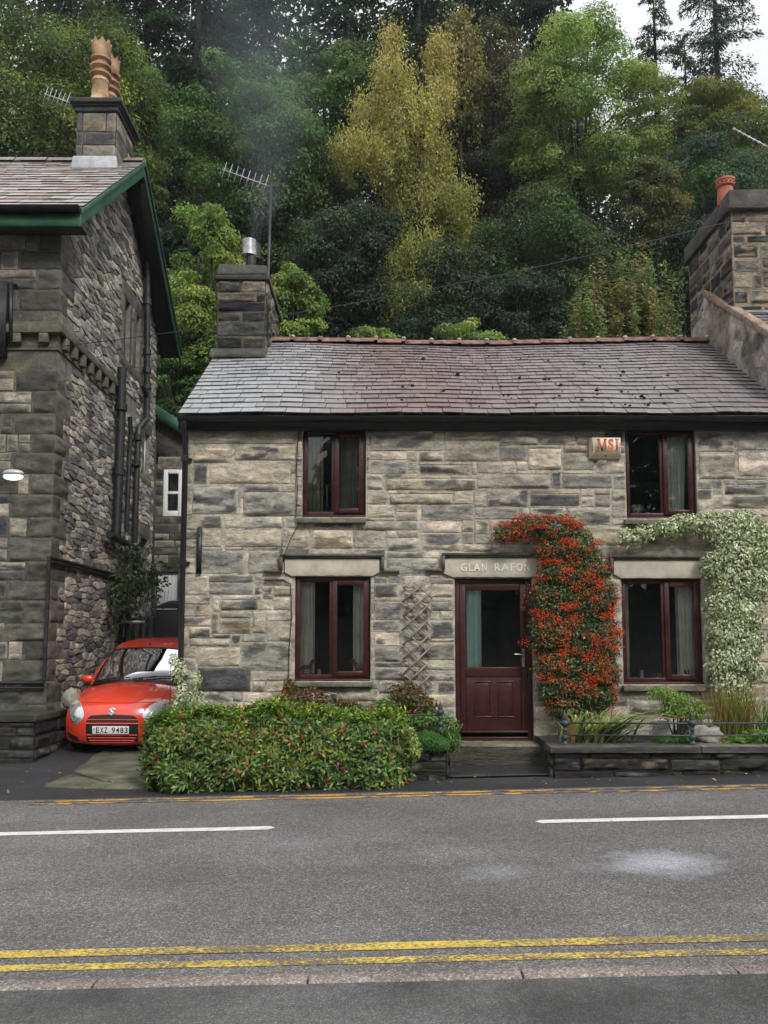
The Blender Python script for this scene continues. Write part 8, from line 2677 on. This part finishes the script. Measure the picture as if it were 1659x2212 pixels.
# main rank
plant_tree('oak_tree', 'great yellow green oak with dark limbs behind the clay chimney pots', 'tree', 85, 20, 480, 21, 560, bl(120, 36000, .19, OAKY + [(.06, .09, .03), (.05, .08, .028)], 21, [2, 2, 3, .8, 3, 3], rag=.45, clump=.12, tip=(.34, .33, .07)))
plant_tree('oak_tree', 'mid green spreading tree behind the tall aerial', 'tree', 545, 150, 330, 20, 640, bl(120, 28000, .18, GREEN + [(.085, .14, .04)], 22, rag=.45, clump=.13))
plant_tree('oak_tree', 'fresh green tree between the dark firs and the golden birch', 'tree', 705, 68, 270, 24, 480, bl(90, 22000, .19, GREEN + [(.12, .18, .045)], 23, rag=.4, clump=.13))
def golden_birch():
    gg = np.random.default_rng(31); Y = 20.0
    x = P(885, 700, Y)[0]; zb = hz(x, Y) - .2; base = np.array((x, Y, zb))
    k = F / (Y + 11)
    BL = [(845, 85, 18, 40), (850, 155, 32, 48), (948, 110, 22, 50), (952, 185, 26, 52), (815, 230, 50, 44), (900, 250, 54, 54), (768, 305, 46, 26), (850, 335, 62, 48), (940, 330, 40, 48), (905, 420, 60, 46), (958, 465, 46, 46),
          (850, 480, 48, 46), (988, 500, 36, 56), (905, 540, 66, 46), (852, 600, 44, 44), (900, 640, 40, 36), (838, 650, 34, 28), (735, 335, 30, 20), (985, 410, 30, 40)]
    C = []; RR = []
    for i, (a, b_, c, d_) in enumerate(BL):
        C.append(P(a, b_, Y + gg.uniform(-1.2, 1.2)) - base); RR.append((c / k, c / k * 1.05, d_ / k))
    C = np.array(C); RR = np.array(RR); A = RR[:, 0] * RR[:, 2]
    ns = 700; bi = gg.choice(len(BL), ns, p=A / A.sum())
    d = unit(gg.normal(0, 1, (ns, 3))); c = C[bi] + d * (gg.uniform(.2, 1.0, ns) ** .55)[:, None] * RR[bi]
    L = gg.uniform(.45, 1.3, ns); n = 56000
    idx = np.repeat(np.arange(ns), (n * L / L.sum()).astype(int)); n = len(idx); q = gg.random(n)
    out = unit(d * np.array((1, 1, .15)))
    p = c[idx] + out[idx] * (L[idx] * .4 * q * (1.3 - q))[:, None] + gg.normal(0, 1, (n, 3)) * (.07 + .20 * (1 - q))[:, None]
    p[:, 2] -= L[idx] * q * q
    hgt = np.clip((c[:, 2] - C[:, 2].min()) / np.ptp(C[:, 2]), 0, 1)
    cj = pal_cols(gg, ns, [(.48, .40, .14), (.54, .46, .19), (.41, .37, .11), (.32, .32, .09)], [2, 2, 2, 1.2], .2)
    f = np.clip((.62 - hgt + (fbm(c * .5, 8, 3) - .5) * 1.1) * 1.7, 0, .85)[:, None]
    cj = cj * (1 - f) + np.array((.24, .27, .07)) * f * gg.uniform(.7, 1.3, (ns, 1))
    t = thing('silver_birch', 'tall golden yellow birch with drooping sprays in the middle of the wood', 'tree', base, 'trees on the wooded hillside')
    cr, tr = MB(), MB()
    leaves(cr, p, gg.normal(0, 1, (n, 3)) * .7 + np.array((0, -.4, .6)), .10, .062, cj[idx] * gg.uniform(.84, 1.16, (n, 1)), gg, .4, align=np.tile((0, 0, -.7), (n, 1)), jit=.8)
    top = C[0] + np.array((0, 0, .8)); top2 = C[2] + np.array((0, 0, 1.0)); fork = (C[9] + C[5]) / 2
    tr.tube([(0, 0, 0), fork * np.array((.7, .7, .6)), fork, (fork + top) / 2 + np.array((-.2, 0, 0)), top], [.2, .15, .11, .06, .015], 7)
    tr.tube([fork * .98, (fork + top2) / 2 + np.array((.2, 0, 0)), top2], [.09, .05, .012], 6)
    for i in range(len(BL)):
        st = fork * np.array((.8, .8, .75)) if C[i][2] < fork[2] else fork
        tr.tube([st, (st + C[i]) / 2 + np.array((0, 0, .35)), C[i]], [.06, .035, .012], 5)
    for i in range(0, ns, 6):
        tr.tube([C[bi[i]], (C[bi[i]] + c[i]) / 2 + np.array((0, 0, .12)), c[i]], [.022, .014, .005], 4)
    o = tr.build('trunk', M['bark'], smooth=True); o.parent = t
    o = cr.build('crown', M['leaf']); o.parent = t
golden_birch()
plant_tree('silver_birch', 'pale olive birch top peeping out just right of the golden birch', 'tree', 1002, 25, 70, 23.5, 260, lambda H, W, cb: make_birch(H, W, cb, 5000, .135, [(.26, .22, .08), (.2, .18, .06), (.3, .25, .1)], None, 32))
plant_tree('beech_tree', 'olive brown tree in shadow between the golden birch and the round oak', 'tree', 1075, 50, 260, 25, 560, bl(110, 24000, .18, BROWN + [(.04, .06, .03)], 24, rag=.45, clump=.13, tip=(.14, .12, .05)))
plant_tree('oak_tree', 'tall round headed light green oak against the gap of white sky', 'tree', 1262, 62, 340, 21, 480, bl(120, 30000, .17, [(.19, .28, .08), (.26, .35, .11), (.13, .20, .06), (.32, .40, .14)], 25, rag=.4, clump=.115, tip=(.2, .22, .06)))
plant_tree('rowan_tree', 'small bronze tinged tree in front of the round oak', 'tree', 1395, 345, 170, 17, 560, bl(50, 9000, .14, [(.13, .125, .035), (.19, .16, .04), (.085, .10, .034), (.06, .08, .03)], 26, rag=.5))
plant_tree('rowan_tree', 'green tree with an orange crown below the firs at the right', 'tree', 1550, 168, 200, 25, 420, bl(70, 15000, .17, [(.12, .15, .035), (.17, .17, .04), (.09, .12, .03)], 27, rag=.4, tip=(.34, .20, .035)))
plant_tree('willow_tree', 'blue green drooping tree above the terracotta pot', 'tree', 1530, 310, 280, 20, 620, bl(100, 20000, .16, BLUEG + GREEN[:1], 28, rag=.45))
plant_tree('maple_tree', 'yellow green tree crown at the right edge of the wood', 'tree', 1690, 250, 220, 22, 520, bl(60, 12000, .17, [(.12, .14, .035), (.17, .17, .05), (.08, .1, .03)], 29, rag=.4))
plant_tree('maple_tree', 'bright green tree top behind the tall house, right of its chimney', 'tree', 268, 85, 180, 24, 520, bl(60, 13000, .18, GREEN + BRIGHT[:1], 30, rag=.45))
# firs behind
FG = 'trees on the wooded hillside'
plant_tree('fir_tree', 'dark fir at the top left above the oak', 'tree', 170, -330, 420, 36, 600, cf(22000, .34, FIR, 41))
plant_tree('fir_tree', 'blue green fir top left of centre, behind the clay pots', 'tree', 300, -300, 420, 34, 600, cf(24000, .32, FIR + FIRB[:1], 42))
plant_tree('fir_tree', 'broad dark fir between the clay pots and the smoke', 'tree', 415, -330, 480, 31, 650, cf(28000, .32, FIR, 43))
plant_tree('fir_tree', 'misty blue fir standing in the drifting smoke', 'tree', 560, -300, 460, 35, 600, cf(26000, .33, FIRB, 44))
plant_tree('fir_tree', 'dark fir left of the golden birch at the top edge', 'tree', 745, -280, 420, 36, 500, cf(22000, .33, FIR, 45))
plant_tree('fir_tree', 'dark fir behind the top of the golden birch', 'tree', 905, -300, 440, 38, 500, cf(22000, .34, FIR, 46))
plant_tree('fir_tree', 'dark fir right of the golden birch at the top edge', 'tree', 1050, -260, 400, 37, 480, cf(22000, .33, FIR, 47))
plant_tree('pine_tree', 'dark pine with a bare stem left of the white sky gap', 'tree', 1185, -260, 380, 34, 420, cf(34000, .24, FIR, 48, bare=.25))
plant_tree('fir_tree', 'thin ragged fir in the white sky gap', 'tree', 1432, -70, 330, 32, 470, cf(38000, .18, FIRB + GREEN[2:3], 49, sparse=1.3))
plant_tree('fir_tree', 'larger fir with open drooping branches right of the thin ragged fir', 'tree', 1568, -190, 500, 33, 480, cf(76000, .19, FIRB + [(.045, .075, .04)], 50, sparse=1.4))
plant_tree('fir_tree', 'dark fir low at the right edge of the skyline', 'tree', 1710, 150, 340, 38, 480, cf(24000, .22, FIR, 51))
plant_tree('fir_tree', 'short dark fir between the two skyline firs', 'tree', 1498, 60, 320, 36, 480, cf(26000, .22, FIR, 52))
# dense far wood as one mass behind the trees one can tell apart
mb = MB()
for (x0, x1, Y, top, n) in ((-260, 1240, 44, -60, 26000), (1180, 1900, 44, 300, 10000), (-260, 1900, 29, 500, 26000)):
    px_ = g.uniform(x0, x1, n); yy = Y + g.uniform(-3, 3, n)
    X = np.array([P(a, 700, b_)[0] for a, b_ in zip(px_, yy)])
    zt = np.array([P(a, top + 0 * a, b_)[2] for a, b_ in zip(px_, yy)])
    hb = hill(X, yy)
    k = g.random(n) ** .8
    lum = fbm(np.stack([X * .25, yy * .2, k * 4], 1), 3, 3)
    z = hb + (np.maximum(zt, hb + 2) * (1 + .25 * (fbm(np.stack([X * .3, yy * 0, yy * 0], 1), 9, 3) - .5)) - hb) * k
    leaves(mb, np.stack([X, yy + (lum - .5) * 4, z], 1), np.tile((0, -.4, 1.0), (n, 1)), .55, .36, pal_cols(g, n, DARK + FIR), g, .3, jit=1.0)
tag(mb.build('far_wood', M['leaf']), 'dark far wood covering the hillside behind the trees', 'wood', kind='stuff')
# wood across the valley, behind the camera: seen only in the window glass
mb = MB(); n = 70000
X = g.uniform(-45, 60, n); k = g.random(n) ** .8
tp = 17.4 + 8.0 * (X > 8) + 14.0 * np.clip((X + 5.0) / 2.5, 0, 1) + 3 * (fbm(np.stack([X * .16, X * 0, X * 0], 1), 6, 4) - .5) * 2
spk = 1 - .5 * np.abs(((X / 3.2) % 1) - .5) * 2
zz = G(X) + tp * k * (.55 + .45 * spk)
p = np.stack([X, -62 + g.uniform(-5, 5, n), zz], 1)
leaves(mb, p, np.tile((0, .6, .8), (n, 1)), .95, .7, pal_cols(g, n, DARK + GREEN), g, .4, jit=1.0)
tag(mb.build('valley_wood', M['leaf']), 'wood across the valley mirrored in the bedroom window', 'wood', kind='stuff')

# ------------------------------------------------------------------ chimney smoke
m, n_, b, out = new_mat('smoke')
n_.nodes.remove(b)
yk2 = cy0 + .42
sp = [(545, 520, yk2, .10), (556, 495, yk2 + .1, .2), (570, 450, yk2 + .3, .36), (582, 390, yk2 + .7, .6), (585, 320, yk2 + 1.2, .9), (572, 240, yk2 + 2.0, 1.25), (560, 150, yk2 + 3.0, 1.7), (560, 60, yk2 + 4.0, 2.1), (575, -60, yk2 + 5.0, 2.5)]
ctr = np.array([P(a, b_, c) for a, b_, c, r in sp]); rad = np.array([r for *_, r in sp])
cx_ = np.polyfit(ctr[:, 2], ctr[:, 0], 3); cy_ = np.polyfit(ctr[:, 2], ctr[:, 1], 3); cr_ = np.polyfit(ctr[:, 2], rad, 2)
tc = N(n_, 'ShaderNodeTexCoord')
sx = N(n_, 'ShaderNodeSeparateXYZ'); n_.links.new(tc.outputs['Object'], sx.inputs[0])
def poly(cs, z):
    v = float(cs[0])
    for c in cs[1:]: v = math_(n_, 'ADD', math_(n_, 'MULTIPLY', v, z), float(c))
    return v
z_ = sx.outputs[2]
ex = math_(n_, 'SUBTRACT', sx.outputs[0], poly(cx_, z_)); ey = math_(n_, 'SUBTRACT', sx.outputs[1], poly(cy_, z_))
dist = math_(n_, 'DIVIDE', math_(n_, 'SQRT', math_(n_, 'ADD', math_(n_, 'MULTIPLY', ex, ex), math_(n_, 'MULTIPLY', ey, ey)), 0.0), poly(cr_, z_))
v = mapping(n_, (1, 1, .6))
nf = noise(n_, v, 1.0, 5, .62, 1.2)
pv = N(n_, 'ShaderNodeVolumePrincipled')
pv.inputs['Color'].default_value = (.74, .86, 1.0, 1)
edge_ = maprange(n_, math_(n_, 'ADD', dist, math_(n_, 'MULTIPLY', math_(n_, 'SUBTRACT', nf, .5), 1.2)), .9, .15, 0.0, 1.0)
thin = math_(n_, 'DIVIDE', 0.085, poly(cr_, z_))
n_.links.new(math_(n_, 'MULTIPLY', math_(n_, 'MULTIPLY', edge_, thin), maprange(n_, nf, .30, .72, .15, 1.0)), pv.inputs['Density'])
n_.links.new(pv.outputs[0], out.inputs['Volume'])
mb = MB()
zz = np.linspace(ctr[0, 2], ctr[-1, 2], 26)
mb.tube([(np.polyval(cx_, q), np.polyval(cy_, q), q) for q in zz], [max(.08, np.polyval(cr_, q) * 1.02) for q in zz], 20)
tag(mb.build('smoke', m, smooth=True), 'thin blue smoke drifting up from the cottage chimney cowl', 'smoke', kind='stuff')
# ------------------------------------------------------------------ damp valley air
m, n_, b, out = new_mat('haze')
n_.nodes.remove(b)
pv = N(n_, 'ShaderNodeVolumePrincipled')
pv.inputs['Color'].default_value = (.86, .93, 1.0, 1)
pv.inputs['Density'].default_value = HAZE
n_.links.new(pv.outputs[0], out.inputs['Volume'])
mb = MB(); mb.box(-130, 130, -100, 110, -8, 75)
tag(mb.build('haze', m), 'thin damp haze in the valley air', 'haze', kind='stuff')
